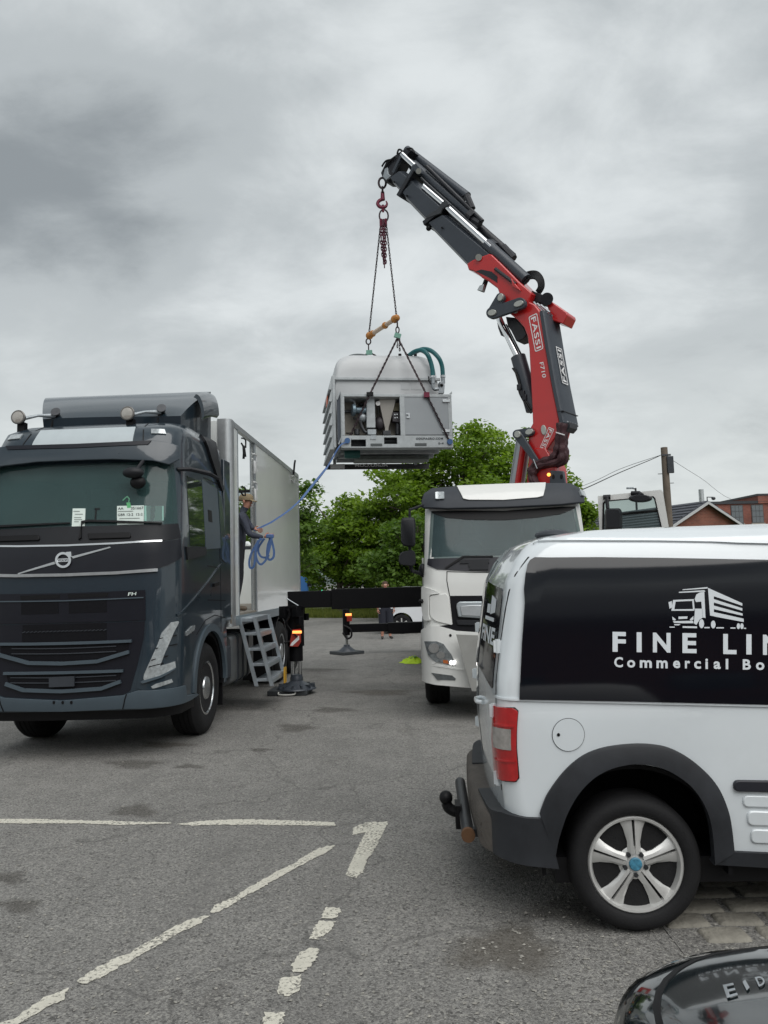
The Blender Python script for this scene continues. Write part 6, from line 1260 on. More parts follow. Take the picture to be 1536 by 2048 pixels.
# ================================================================== people, strap, steps, small things near the lorries
SKIN = mat('skin', (0.42, 0.20, 0.14), 0.55, var=0.08, vscale=20)
def skinned(nodes, edges, root, mats, parent, name='body', sub=2, emat=None):
    """nodes: name -> (pos, radius); edges: (a, b, material index). one continuous skin"""
    ids = list(nodes); me = bpy.data.meshes.new(name); me.from_pydata([tuple(nodes[k][0]) for k in ids], [(ids.index(a), ids.index(b)) for a, b, _ in edges], [])
    o = bpy.data.objects.new(name, me); COL.objects.link(o)
    md = o.modifiers.new('skin', 'SKIN'); md.use_smooth_shade = True; md.branch_smoothing = 0.4
    for i, k in enumerate(ids):
        r = nodes[k][1]; r = r if isinstance(r, tuple) else (r, r); me.skin_vertices[0].data[i].radius = r; me.skin_vertices[0].data[i].use_root = (k == root)
    sb = o.modifiers.new('sub', 'SUBSURF'); sb.levels = sub; sb.render_levels = sub
    m2 = baked(o); bpy.data.objects.remove(o)
    seg = [(Vector(nodes[a][0]), Vector(nodes[b][0]), k, 0.5*((nodes[a][1] if not isinstance(nodes[a][1], tuple) else nodes[a][1][0])+(nodes[b][1] if not isinstance(nodes[b][1], tuple) else nodes[b][1][0]))) for a, b, k in edges]
    o = bpy.data.objects.new(name, m2); COL.objects.link(o); o.parent = parent
    m2.materials.clear()
    for m in mats: m2.materials.append(m)
    for p in m2.polygons:
        c = p.center; best = (9e9, 0)
        for a, b, k, r in seg:
            d = b-a; t = max(0, min(1, (c-a).dot(d)/max(1e-9, d.length_squared))); q = ((a+d*t)-c).length-r
            if q < best[0]: best = (q, k)
        p.material_index = best[1]; p.use_smooth = True
    return o
def hand(base, direction, side, curl, parent, s=1.0):
    """palm with five fingers; direction: along the fingers; side: towards the thumb; curl: bend axis result direction"""
    d, t, c = Vector(direction).normalized(), Vector(side).normalized(), Vector(curl).normalized(); b = Vector(base)
    n = {'w': (b, 0.026*s), 'p': (b+d*0.045*s, (0.036*s, 0.018*s)), 'k': (b+d*0.085*s, (0.038*s, 0.015*s))}; e = [('w', 'p', 0), ('p', 'k', 0)]
    for i, ln in enumerate((0.075, 0.085, 0.08, 0.06)):
        off = t*(0.028-0.019*i)*s; r = b+d*0.085*s+off; a1 = r+(d*0.8+c*0.55).normalized()*ln*0.5*s; a2 = a1+(d*0.1+c).normalized()*ln*0.5*s
        n[f'f{i}a'] = (r, 0.0095*s); n[f'f{i}b'] = (a1, 0.009*s); n[f'f{i}c'] = (a2, 0.008*s); e += [('k', f'f{i}a', 0), (f'f{i}a', f'f{i}b', 0), (f'f{i}b', f'f{i}c', 0)]
    a1 = b+d*0.04*s+t*0.045*s; a2 = a1+(d*0.7+t*0.3+c*0.5).normalized()*0.045*s; n['ta'] = (a1, 0.012*s); n['tb'] = (a2, 0.010*s); e += [('p', 'ta', 0), ('ta', 'tb', 0)]
    return skinned(n, e, 'w', [SKIN], parent, 'hand', 1)
def person_body(parent, J, mats, head_dir, build=1.0, legs_bare=False, sleeves_bare=False):
    """J: joint name -> position. materials: 0 skin, 1 top, 2 trousers, 3 boots"""
    b = build; hd = Vector(head_dir).normalized(); n = {}
    def put(k, p, r): n[k] = (Vector(p), r)
    pel, chest, neck, head = Vector(J['pelvis']), Vector(J['chest']), Vector(J['neck']), Vector(J['head'])
    put('pelvis', pel, (0.135*b, 0.105*b)); put('waist', pel.lerp(chest, 0.5), (0.135*b, 0.10*b)); put('chest', chest, (0.155*b, 0.115*b)); put('neckbase', neck.lerp(chest, 0.25), 0.075*b)
    put('neck', neck, 0.056*b); put('jaw', head-Vector((0, 0, 0.055))+hd*0.025, 0.064*b); put('skull', head+Vector((0, 0, 0.02)), 0.088*b); put('crown', head+Vector((0, 0, 0.085)), 0.065*b)
    put('nose', head+hd*0.105-Vector((0, 0, 0.012)), 0.013)
    e = [('pelvis', 'waist', 1), ('waist', 'chest', 1), ('chest', 'neckbase', 1), ('neckbase', 'neck', 0), ('neck', 'jaw', 0), ('jaw', 'skull', 0), ('skull', 'crown', 0), ('skull', 'nose', 0)]
    for s in ('l', 'r'):
        sh, el, wr = Vector(J['sh_'+s]), Vector(J['el_'+s]), Vector(J['wr_'+s])
        put('sh'+s, sh, 0.062*b); put('ua'+s, sh.lerp(el, 0.5), 0.055*b); put('el'+s, el, 0.047*b); put('fa'+s, el.lerp(wr, 0.4), 0.045*b); put('wr'+s, wr, 0.030*b)
        k = 0 if sleeves_bare else 1; e += [('chest', 'sh'+s, 1), ('sh'+s, 'ua'+s, 1), ('ua'+s, 'el'+s, k), ('el'+s, 'fa'+s, k), ('fa'+s, 'wr'+s, k)]
        hp, kn, an, toe = Vector(J['hip_'+s]), Vector(J['kn_'+s]), Vector(J['an_'+s]), Vector(J['toe_'+s])
        put('hip'+s, hp, 0.092*b); put('th'+s, hp.lerp(kn, 0.5), (0.088 if not legs_bare else 0.10)*b); put('kn'+s, kn, (0.064 if not legs_bare else 0.075)*b); put('ca'+s, kn.lerp(an, 0.35), 0.060*b); put('an'+s, an, 0.042*b)
        heel = an-(toe-an)*0.3; put('ft'+s, Vector((heel.lerp(toe, 0.35).x, heel.lerp(toe, 0.35).y, toe.z+0.02)), 0.045*b); put('toe'+s, toe+Vector((0, 0, 0.005)), 0.036*b)
        k = 0 if legs_bare else 2; e += [('pelvis', 'hip'+s, 2), ('hip'+s, 'th'+s, 2), ('th'+s, 'kn'+s, 2), ('kn'+s, 'ca'+s, k), ('ca'+s, 'an'+s, k), ('an'+s, 'ft'+s, 3), ('ft'+s, 'toe'+s, 3)]
    return skinned(n, e, 'pelvis', mats, parent)
def face(parent, head, hd, b=1.0):
    hd = Vector(hd).normalized(); sd = hd.cross(Vector((0, 0, 1))).normalized(); h = Vector(head)
    for s in (-1, 1):
        MB().ball(h+hd*0.078*b+sd*s*0.032*b+Vector((0, 0, 0.012)), 0.011*b, 8, 6).build('eye', mat('eye_white', (0.6, 0.58, 0.55), 0.3), parent)
        MB().ball(h+sd*s*0.088*b+Vector((0, 0, 0.0)), (0.018, 0.018, 0.034), 8, 6).build('ear', SKIN, parent)
    MB().ball(h+hd*0.078*b-Vector((0, 0, 0.055)), (0.026, 0.026, 0.007), 8, 6).build('mouth', mat('lips', (0.32, 0.10, 0.08), 0.5), parent)
# ---- the man in the doorway of the box, hauling in the strap
NAVY = mat('navy_wool', (0.038, 0.044, 0.064), 0.85, var=0.2, vscale=25, bump=0.3, bscale=60)
TROU = mat('dark_trousers', (0.016, 0.017, 0.022), 0.85, var=0.2, vscale=20); BOOT = mat('tan_boot', (0.11, 0.085, 0.06), 0.7); CAPM = mat('khaki_cap', (0.22, 0.17, 0.10), 0.8, var=0.12, vscale=20)
DM = 11.40; floor_z = zb+0.06
g = lambda p, d=DM: at(*ZG((p[0]+(34 if p[0] < 400 else 10), p[1]))[0], d)
mt = thing('person', 'person in khaki cap and navy jumper hauling a blue strap from the doorway', 'person', loc=(g((285, 1830)).x, DM, floor_z))
o_ = Vector(mt.location)
fx = VF.R @ Vector((1, 0, 0)); away = VF.R @ Vector((0, 1, 0))
head = g((345, 320)); neck = g((310, 440)); chest = g((275, 560)); pel = g((235, 930))
ft = Vector((g((290, 1830)).x, DM, floor_z)); hipz = pel.z
J = dict(pelvis=pel, chest=chest, neck=neck, head=head, sh_r=g((285, 520), DM-0.17), el_r=g((420, 800), DM-0.22), wr_r=g((625, 840), DM-0.24), sh_l=g((300, 500), DM+0.16), el_l=g((385, 640), DM+0.15), wr_l=g((475, 722), DM+0.05),
         hip_r=pel+away*-0.09+Vector((0, 0, -0.06)), hip_l=pel+away*0.09+Vector((0, 0, -0.06)))
for s, k, dx in (('r', -1, 0.0), ('l', 1, -0.16)):
    an = Vector((ft.x+dx-0.07, DM+k*0.12, floor_z+0.095)); J['an_'+s] = an; J['kn_'+s] = J['hip_'+s].lerp(an, 0.5)+fx*0.05; J['toe_'+s] = Vector((an.x+0.17, an.y, floor_z+0.032))
for k in J: J[k] = J[k]-o_
hd = (fx*0.96-Vector((0, 0.12, 0))-Vector((0, 0, 0.12))).normalized()
bd = person_body(mt, J, [SKIN, NAVY, TROU, BOOT], hd, 1.0); face(mt, J['head'], hd)
hh = J['head']; cp_ = MB(); lo = []
sd = hd.cross(Vector((0, 0, 1))).normalized(); hf = Vector((hd.x, hd.y, 0)).normalized()
for zz_, r in ((0.018, 0.098), (0.05, 0.102), (0.085, 0.094), (0.11, 0.07), (0.122, 0.035), (0.125, 0.005)): lo.append([hh+Vector((0, 0, zz_))+(hf*math.cos(a)*1.12+sd*math.sin(a))*r for a in np.linspace(0, 2*PI, 25)[:-1]])
cp_.loft(lo); br_ = []
for e, dz in ((0.95, 0.0), (1.55, -0.03)): br_.append([hh+Vector((0, 0, 0.03+dz*(0.4+0.6*math.cos(a))))+(hf*math.cos(a)*1.12*e+sd*math.sin(a)*(1 if e < 1 else 1.02))*0.10 for a in np.linspace(-0.8, 0.8, 13)])
cp_.add(br_[0]+br_[1]+[p-Vector((0, 0, 0.008)) for p in br_[0]+br_[1]], [(i, i+1, i+14, i+13) for i in range(12)]+[(i+26, i+39, i+40, i+27) for i in range(12)]+[(i+13, i+14, i+40, i+39) for i in range(12)])
cp_.build('cap', CAPM, mt, smooth=60)
hand(J['wr_r'], fx+Vector((0, 0, 0.15)), Vector((0, 0, 1)), away*0.6+fx*0.5, mt); hand(J['wr_l'], fx+Vector((0, 0, -0.2)), Vector((0, 0, 1)), -away*0.5+fx*0.6, mt)
# ---- blue strap: coil in the hand, line up to the tank
def webbing(pts, w, name, parent, th=0.0025, n=8):
    P = catmull(pts, n); lo = []
    for i, p in enumerate(P):
        t = (P[min(i+1, len(P)-1)]-P[max(i-1, 0)]).normalized(); v = (p-CAM).normalized(); sdv = t.cross(away*0.6+v*0.8).normalized()*w; nn = t.cross(sdv).normalized()*th
        lo.append([p-sdv-nn, p+sdv-nn, p+sdv+nn, p-sdv+nn])
    return MB().loft(lo).build(name, BLUE, parent, smooth=60)
stp = thing('tow_strap', 'long blue webbing strap running from the held coil up to the tank', 'strap')
gs = lambda p, d: at(*ZG(p)[0], d)
A_ = LF.w(lh((300, 1065), -0.03)); B_ = gs((500, 738), DM+0.02); C_ = LF.w(lh((75, 1345), -0.10))
pts = [A_, LF.w(lh((215, 1110), -0.06)), C_]
for t in (0.25, 0.5, 0.75, 0.9): q = C_.lerp(B_, t); pts.append(q-Vector((0, 0, 0.16*math.sin(PI*t))))
pts.append(B_); webbing(pts, 0.013, 'strap_line', stp, 0.003)
webbing([C_, C_.lerp(B_, 0.2)-Vector((-0.02, 0, 0.05)), C_.lerp(B_, 0.42)-Vector((-0.03, 0, 0.13))], 0.018, 'strap_tail', stp)
dC = DM-0.26
webbing([gs((690, 825), dC), gs((730, 860), dC), gs((700, 960), dC), gs((690, 1100), dC), gs((720, 1165), dC), gs((775, 1140), dC), gs((790, 1050), dC), gs((760, 900), dC), gs((735, 830), dC)], 0.016, 'strap_coil', stp)
webbing([gs((760, 830), dC-.02), gs((735, 950), dC-.02), gs((710, 1060), dC-.02), gs((670, 1170), dC-.02), gs((600, 1235), dC-.02), gs((545, 1180), dC-.02), gs((525, 1050), dC-.02), gs((570, 900), dC-.02), gs((620, 860), dC)], 0.015, 'strap_coil', stp)
webbing([gs((600, 850), dC-.03), gs((540, 930), dC-.03), gs((470, 1050), dC-.03), gs((430, 1180), dC-.03), gs((440, 1280), dC-.03), gs((490, 1270), dC-.03), gs((515, 1150), dC-.03), gs((525, 1000), dC-.03), gs((560, 880), dC-.03)], 0.016, 'strap_coil', stp)
webbing([gs((650, 855), dC), gs((560, 1000), dC+.03), gs((590, 1110), dC+.03), gs((660, 1135), dC+.03), gs((720, 1100), dC)], 0.015, 'strap_coil', stp)
MB().box((-0.055, -0.025, -0.028), (0.055, 0.025, 0.028), Matrix.Translation(gs((730, 822), dC))).build('strap_roll', BLUE, stp, bevel=0.01)
# ---- steps hooked on the box below the doorway
sf_ = lambda p, x: VF.hit(*Z3(p)[0], x=x)
STEPM = mat('step_alloy', (0.36, 0.40, 0.43), 0.4, 0.6, var=0.15, vscale=9)
stt = thing('step_ladder', 'grey metal step ladder hooked below the box doorway', 'steps', VF)
ya, yb = d0+0.0, d1-0.12; ztp = zb-0.02; xt, xb = BX+0.04, BX+0.27; zlo = 0.10
for k in range(5):
    t = k/4; x = xt+(xb-xt)*t; zt_ = ztp+(0.42-ztp)*t
    MB().box((x-0.06, ya+0.01, zt_-0.02), (x+0.16, yb-0.01, zt_+0.018)).build('tread', STEPM, stt, bevel=0.004)
    MB().box((x+0.15, ya+0.01, zt_-0.05), (x+0.168, yb-0.01, zt_-0.0)).build('tread_lip', STEPM, stt)
for y in (ya, yb):
    for dx in (-0.05, 0.16): MB().hexa([(xt+dx-0.02, y-0.015, ztp+0.02), (xt+dx+0.03, y-0.015, ztp+0.02), (xt+dx+0.03, y+0.015, ztp+0.02), (xt+dx-0.02, y+0.015, ztp+0.02)][::-1] + [(xb+dx-0.02, y-0.015, 0.34), (xb+dx+0.03, y-0.015, 0.34), (xb+dx+0.03, y+0.015, 0.34), (xb+dx-0.02, y+0.015, 0.34)][::-1]).build('stringer', STEPM, stt)
MB().box((BX+0.015, ya, zb-0.06), (BX+0.20, yb, zb-0.01)).build('top_plate', STEPM, stt, bevel=0.004)
MB().box((xb+0.19, yb-0.22, 0.28), (xb+0.21, yb-0.08, 0.50)).build('warning_tag', mat('yellow_tag', (0.50, 0.28, 0.02), 0.5), stt)
# ---- person walking beyond the outriggers
D2 = 22.3; pg = gnd(773, 1278); D2 = pg.y; SHORT = mat('navy_shorts', (0.014, 0.016, 0.026), 0.85); TOP2 = mat('navy_shirt', (0.02, 0.022, 0.035), 0.85); BOOT2 = mat('dark_boot', (0.035, 0.03, 0.028), 0.7)
p2 = thing('person', 'person in navy shirt and dark shorts standing beyond the outriggers', 'person', loc=(pg.x, pg.y, 0), rz=RAD(8))
J2 = dict(pelvis=(0, 0, 0.90), chest=(0, 0.0, 1.27), neck=(0, 0, 1.46), head=(0, -0.02, 1.575), sh_l=(0.19, 0, 1.40), el_l=(0.25, 0.03, 1.12), wr_l=(0.24, -0.06, 0.88), sh_r=(-0.19, 0, 1.40), el_r=(-0.26, 0.03, 1.12), wr_r=(-0.24, -0.06, 0.88),
          hip_l=(0.09, 0, 0.84), kn_l=(0.10, -0.02, 0.47), an_l=(0.11, 0.02, 0.095), toe_l=(0.17, -0.14, 0.034), hip_r=(-0.09, 0, 0.84), kn_r=(-0.11, -0.02, 0.47), an_r=(-0.12, 0.02, 0.095), toe_r=(-0.14, -0.15, 0.034))
person_body(p2, {k: Vector(v) for k, v in J2.items()}, [SKIN, TOP2, SHORT, BOOT2], (0, -1, 0), 1.0, legs_bare=True, sleeves_bare=True); face(p2, J2['head'], (0, -1, 0))
lo = [[Vector((0, -0.005, 1.575+zq))+Vector((math.cos(a)*r, math.sin(a)*r*1.08+0.01, 0)) for a in np.linspace(0, 2*PI, 19)[:-1]] for zq, r in ((0.045, 0.093), (0.08, 0.09), (0.11, 0.07), (0.122, 0.03))]
MB().loft(lo).build('hair', mat('hair_brown', (0.06, 0.03, 0.018), 0.7), p2, smooth=60)
for s in (-1, 1): hand((s*0.24, -0.06, 0.88), (s*0.05, -0.15, -1), (-s*0.4, -1, 0), (-s, -0.2, 0), p2)
for s in (-1, 1): MB().loft([[(s*0.105+math.cos(a)*rx, math.sin(a)*rx-0.01, zq) for a in np.linspace(0, 2*PI, 15)[:-1]] for zq, rx in ((0.88, 0.115), (0.65, 0.118), (0.46, 0.112), (0.465, 0.10))]).build('shorts_leg', SHORT, p2, smooth=60)
# ---- hi-vis waistcoat dropped on the ground
hv = gnd(826, 1326); r = random.Random(9); HV = mat('hi_vis', (0.42, 0.62, 0.02), 0.7, emit=None, var=0.2, vscale=12)
vm = []; nr, nc = 9, 18
for i in range(nr+1):
    for k in range(nc): a = 2*PI*k/nc; q = i/nr; rr = (0.30+0.05*math.sin(3*a)+0.04*math.sin(5*a+1))*q; vm.append((rr*math.cos(a)*0.85, rr*math.sin(a)*0.7, max(0.005, 0.13*(1-q**1.5)*(0.7+0.5*math.sin(4*a+q*5))+r.uniform(-0.012, 0.018))))
vb = MB().add(vm, [(i*nc+k, i*nc+(k+1) % nc, (i+1)*nc+(k+1) % nc, (i+1)*nc+k) for i in range(1, nr) for k in range(nc)]+[tuple(nc+k for k in range(nc))])
vt = thing('hi_vis_waistcoat', 'crumpled bright yellow hi-vis waistcoat lying on the ground', 'waistcoat', loc=(hv.x, hv.y, 0))
vb.build('fabric', HV, vt, smooth=60); MB().strip([(-0.05, -0.03, 0.10), (0.05, 0.0, 0.135), (0.15, 0.05, 0.11)], Vector((0.02, -0.04, 0)), (0, 0, 1)).build('collar_lining', mat('teal_lining', (0.03, 0.10, 0.12), 0.7), vt)
# ================================================================== white panel van
VWHITE = mat('van_white', (0.67, 0.715, 0.74), 0.20, coat=0.9, var=0.03, vscale=2, dirt=0.10)
VGLASS = mat('van_dark_glass', (0.004, 0.005, 0.008), 0.07, spec=0.5)
ARCHM = mat('arch_plastic', (0.020, 0.022, 0.026), 0.55, spec=0.35, var=0.4, vscale=4, bump=0.05, bscale=260)
DECAL = mat('decal_white', (0.62, 0.66, 0.69), 0.5)
TAILR = mat('tail_red', (0.42, 0.008, 0.010), 0.15, coat=1.0, var=0.25, vscale=18); TAILC = mat('tail_clear', (0.36, 0.34, 0.32), 0.12, 0.2, coat=1.0, var=0.3, vscale=25)
vth = RAD(-93.2); NW = 0.885
cr = at(985, 1600, 3.86); vx = Matrix.Rotation(vth, 3, 'Z') @ Vector((1, 0, 0))
NF = Frame(Vector((cr.x, 3.86, 0))-vx*NW, vth)
NT = thing('white_van', 'white panel van with dark side window lettered for a bodywork firm', 'van', NF)
NS = Wrap(w=[(0.25, 0.86), (0.55, 0.885), (1.0, 0.885), (1.18, 0.875), (1.75, 0.80), (1.86, 0.765), (1.91, 0.72), (1.95, 0.62), (1.97, 0.45)],
          yf=[(0.25, 0.10), (0.5, 0.03), (0.9, 0.0), (1.2, 0.01), (1.7, 0.085), (1.82, 0.15), (1.89, 0.22), (1.93, 0.31), (1.96, 0.5), (1.97, 0.7)],
          r=[(0.25, 0.20), (0.6, 0.10), (1.0, 0.085), (1.6, 0.095), (1.85, 0.14), (1.97, 0.18)], bow=0.05, L=3.05)
nz = [0.37, 0.45, 0.6, 0.8, 0.95, 1.05, 1.12, 1.18, 1.3, 1.5, 1.65, 1.75, 1.81, 1.86, 1.89, 1.91, 1.93, 1.95, 1.962, 1.97]
nb_ = NS.shell(sorted(set(nz+[0.52, 0.7, 0.88, 1.24, 1.4, 1.58, 1.7, 1.79])), ns=14, nc=12).build('body', VWHITE, NT, smooth=45)
wc = NF.hit(*Z9((898, 627))[0], x=NW-0.03); WX, WZ, NR = wc.y, 0.320, 0.320
arch_c = NF.hit(*Z9((893, 600))[0], x=NW); AR = 0.462
boolean_cut(nb_, MB().cyl((0.45, WX, WZ+0.02), (1.3, WX, WZ+0.02), AR, n=48).cyl((-0.45, WX, WZ+0.02), (-1.3, WX, WZ+0.02), AR, n=48))
def ntr(pix, g=(1.8, 1.0)): return trace(NF, NS, pix, g)
def npan(name, pix, m, off=0.004, th=0.02, g=(1.8, 1.0), parent=NT, bevel=0.0, step=0.12): return panel(NS, ntr(pix, g), off, th, step).build(name, m, parent, bevel=bevel)
def nband(name, pix, hw, m, off=0.004, th=0.01, g=(1.8, 1.0), parent=NT, n=4): return band(NS, dense(ntr(pix, g), n), hw, off, th).build(name, m, parent)
# front end beyond the picture: screen, bonnet and nose
lo = []
for y, zt_, w in ((3.05, 1.93, 0.66), (3.35, 1.72, 0.72), (3.75, 1.32, 0.78), (3.95, 1.14, 0.82), (4.3, 1.06, 0.82), (4.42, 0.9, 0.78)): lo.append([(0.86, y, 0.3), (0.87, y, 0.95), (w, y, zt_), (0, y, zt_+0.03), (-w, y, zt_), (-0.87, y, 0.95), (-0.86, y, 0.3)])
MB().loft(lo).build('bonnet', VWHITE, NT, smooth=50)
MB().add([(0.70, 3.36, 1.715), (0.76, 3.74, 1.34), (-0.76, 3.74, 1.34), (-0.70, 3.36, 1.715)], [(0, 1, 2, 3)]).build('windscreen', VGLASS, NT, smooth=0).location = (0, 0.0, 0.045)
# side glass, seams
sg = npan('side_window', Z8((334, 866), (338, 780), (346, 600), (360, 400), (372, 250), (378, 222), (390, 200), (412, 186), (700, 184), (1000, 187), (1536, 197), (2400, 215), (2400, 912), (1536, 890), (900, 876)), VGLASS, 0.016, 0.03, step=0.08)
nband('window_rubber', Z8((334, 868), (900, 879), (1536, 893), (2400, 915)), 0.004, BLACK, 0.004, 0.01)
nband('roof_gutter', Z8((405, 118), (440, 104), (600, 98), (1000, 100), (1536, 110), (2400, 128)), 0.006, VWHITE, 0.012, 0.02, (1.8, 1.75))
nband('body_crease', Z8((225, 850), (334, 868), (900, 882), (1536, 897), (2400, 918)), 0.005, VWHITE, 0.010, 0.02)
# lettering: each letter where it stands
def put_letter(ch, x0, x1, yb_, yt, mb, bold=0.03): surf_letters(NF, NS, ch, Z8((x0, yb_), (x1, yb_+0.018*(x1-x0)), (x1, yt+0.018*(x1-x0)), (x0, yt)), (2.0, 1.2), 0.0185, mb, bold)
for ch, a, b, yb_, yt in (('F', 781, 845, 637, 541), ('I', 897, 921, 639, 543), ('N', 975, 1060, 640, 545), ('E', 1117, 1185, 643, 547), ('L', 1313, 1377, 648, 551), ('I', 1424, 1449, 650, 553), ('N', 1504, 1590, 652, 555), ('E', 1648, 1716, 656, 559)):
    m_ = MB(); put_letter(ch, a, b, yb_, yt, m_, 0.035); m_.build('window_letter', DECAL, sg, smooth=0, fix=False)
for ch, a, b, yb_, yt in (('C', 789, 831, 712, 662), ('o', 851, 890, 713, 676), ('m', 912, 970, 714, 677), ('m', 992, 1046, 716, 678), ('e', 1072, 1106, 716, 679), ('r', 1129, 1154, 717, 680), ('c', 1173, 1206, 719, 681), ('i', 1227, 1240, 720, 670), ('a', 1267, 1301, 720, 683), ('l', 1325, 1337, 721, 671), ('B', 1407, 1446, 723, 673), ('o', 1470, 1511, 725, 687), ('d', 1530, 1570, 726, 675), ('i', 1592, 1605, 727, 677), ('e', 1625, 1660, 728, 690), ('s', 1682, 1715, 730, 692)):
    m_ = MB(); put_letter(ch, a, b, yb_, yt, m_, 0.03); m_.build('window_letter', DECAL, sg, smooth=0, fix=False)
for pl in (((1240, 330), (1405, 404), (1405, 416), (1268, 370), (1268, 466), (1250, 463)), ((1268, 384), (1405, 428), (1405, 440), (1268, 400)), ((1268, 415), (1406, 453), (1407, 464), (1268, 432)), ((1268, 446), (1411, 478), (1412, 494), (1268, 467)),
           ((1118, 337), (1238, 326), (1238, 333), (1118, 341)), ((1100, 349), (1222, 341), (1228, 348), (1100, 354)), ((1176, 384), (1184, 362), (1200, 352), (1222, 349), (1228, 475), (1214, 472), (1208, 396), (1182, 398)), ((1178, 430), (1214, 430), (1216, 472), (1200, 482), (1184, 508), (1172, 500)),
           ((1072, 388), (1172, 384), (1172, 392), (1084, 396)), ((1072, 388), (1084, 396), (1078, 434), (1064, 440)), ((1064, 440), (1078, 433), (1166, 432), (1176, 440)), ((1164, 392), (1172, 390), (1176, 436), (1168, 434)), ((1050, 399), (1066, 393), (1068, 424), (1055, 430)),
           ((1068, 468), (1086, 482), (1080, 488), (1070, 484)), ((1098, 468), (1142, 467), (1140, 478), (1098, 480)), ((1170, 465), (1152, 482), (1158, 488), (1170, 482)), ((1072, 490), (1168, 488), (1170, 500), (1120, 500), (1076, 498)), ((1076, 504), (1108, 504), (1100, 510), (1080, 510)),
           ((1055, 516), (1080, 516), (1080, 521), (1055, 521)), ((1118, 514), (1187, 515), (1187, 524), (1118, 522)), ((1222, 518), (1248, 518), (1248, 524), (1222, 524)), ((1280, 519), (1316, 519), (1316, 525), (1280, 525)), ((1348, 520), (1372, 520), (1372, 526), (1348, 526)), ((1412, 522), (1423, 522), (1423, 527), (1412, 527)),
           tuple(ellipse(1209, 502, 12, 22, 16)), tuple(ellipse(1265, 506, 11, 19, 16)), tuple(ellipse(1386, 514, 8, 14, 14)), tuple(ellipse(1403, 514, 8, 14, 14))):
    npan('window_emblem', Z8(*pl), DECAL, 0.0185, 0.001, (2.2, 1.2), sg, step=0)
# tail lamp, fuel flap
tl_ = npan('tail_lamp', ZA(*rounded([(300, 176), (500, 206), (540, 240), (552, 995), (522, 1032), (318, 982)], [8, 20, 20, 25, 20, 8])), TAILR, 0.020, 0.04, (1.35, 0.8), bevel=0.008, step=0.05)
npan('clear_lens', ZA(*rounded([(308, 410), (474, 440), (478, 676), (316, 640)], 10)), TAILC, 0.024, 0.02, (1.35, 0.8), tl_, step=0.05)
nband('lamp_rib', ZA((320, 380), (500, 410)), 0.004, TAILR, 0.025, 0.01, (1.35, 0.8), tl_); nband('lamp_rib', ZA((325, 770), (520, 800)), 0.004, TAILR, 0.025, 0.01, (1.35, 0.8), tl_)
npan('lamp_gap', ZA((292, 168), (510, 196), (552, 235), (564, 1000), (528, 1044), (310, 992)), BLACK, 0.003, 0.01, (1.35, 0.8), tl_, step=0.05)
ff = npan('fuel_flap', ZA(*ellipse(1118, 508, 180, 184, 40)), VWHITE, 0.005, 0.012, (1.6, 0.8), step=0.08)
q1, q2 = ntr(ZA(*ellipse(1118, 508, 186, 190, 40)), (1.6, 0.8)), ntr(ZA(*ellipse(1118, 508, 178, 182, 40)), (1.6, 0.8))
NP = lambda q, f: NS.pt(*q)+NS.nrm(*q)*f
MB().add([NP(q, 0.0025) for q in q1]+[NP(q, 0.0025) for q in q2], [(i, (i+1) % 40, (i+1) % 40+40, i+40) for i in range(40)]).build('flap_gap', BLACK, ff, smooth=0)
npan('flap_lock', ZA(*ellipse(1005, 506, 18, 19, 14)), BLACK, 0.008, 0.01, (1.6, 0.8), ff, step=0)
# arch trim and lower plastics
def arcpts(s): return s
outer_a = Z9((432, 402), (445, 362), (470, 305), (530, 220), (590, 158), (650, 116), (720, 88), (800, 72), (900, 64), (980, 68), (1050, 82), (1130, 120), (1200, 172), (1260, 232), (1305, 300), (1340, 390), (1356, 470), (1368, 580))
inner_a = Z9((505, 600), (520, 520), (545, 440), (570, 380), (605, 318), (650, 262), (705, 215), (775, 180), (850, 162), (910, 158), (975, 166), (1045, 190), (1105, 225), (1160, 270), (1205, 330), (1238, 400), (1258, 490), (1270, 640))
outer_a = [tuple(p) for p in catmull(outer_a, 4)]; inner_a = [tuple(p) for p in catmull(inner_a, 4)]
qo, qi = ntr(outer_a, (1.7, 0.6)), ntr(inner_a, (1.7, 0.6)); am = MB(); lo = []
for a, b in zip(qo, qi): lo.append([NP(a, -0.01), NP(a, 0.018), NP(a, 0.026)*0.85+NP(b, 0.03)*0.15, NP(b, 0.032), NP(b, -0.02)])
at_ = am.loft(lo).build('arch_trim', ARCHM, NT, smooth=50)
NFm = [[Vector((-p[0], p[1], p[2])) for p in l] for l in lo]; MB().loft(NFm).build('arch_trim', ARCHM, NT, smooth=50)
BS = Wrap(w=0.893, yf=-0.03, r=0.16, bow=0.05, L=1.0); ye = NS.pt(*qo[0]).y+0.03; te_ = BS.tside(ye, 0.4)
for s_ in (1, -1):
    q_ = [(s_*a, b) for a, b in [(0.30, 0.545), (0.72, 0.56), (0.86, 0.575), (0.98, 0.56), (te_, 0.555), (te_+0.05, 0.32), (0.98, 0.335), (0.80, 0.36), (0.30, 0.38)]]
    panel(BS, q_ if s_ > 0 else q_[::-1], 0.012, 0.10, 0.05).build('bumper_side', ARCHM, NT, bevel=0.015)

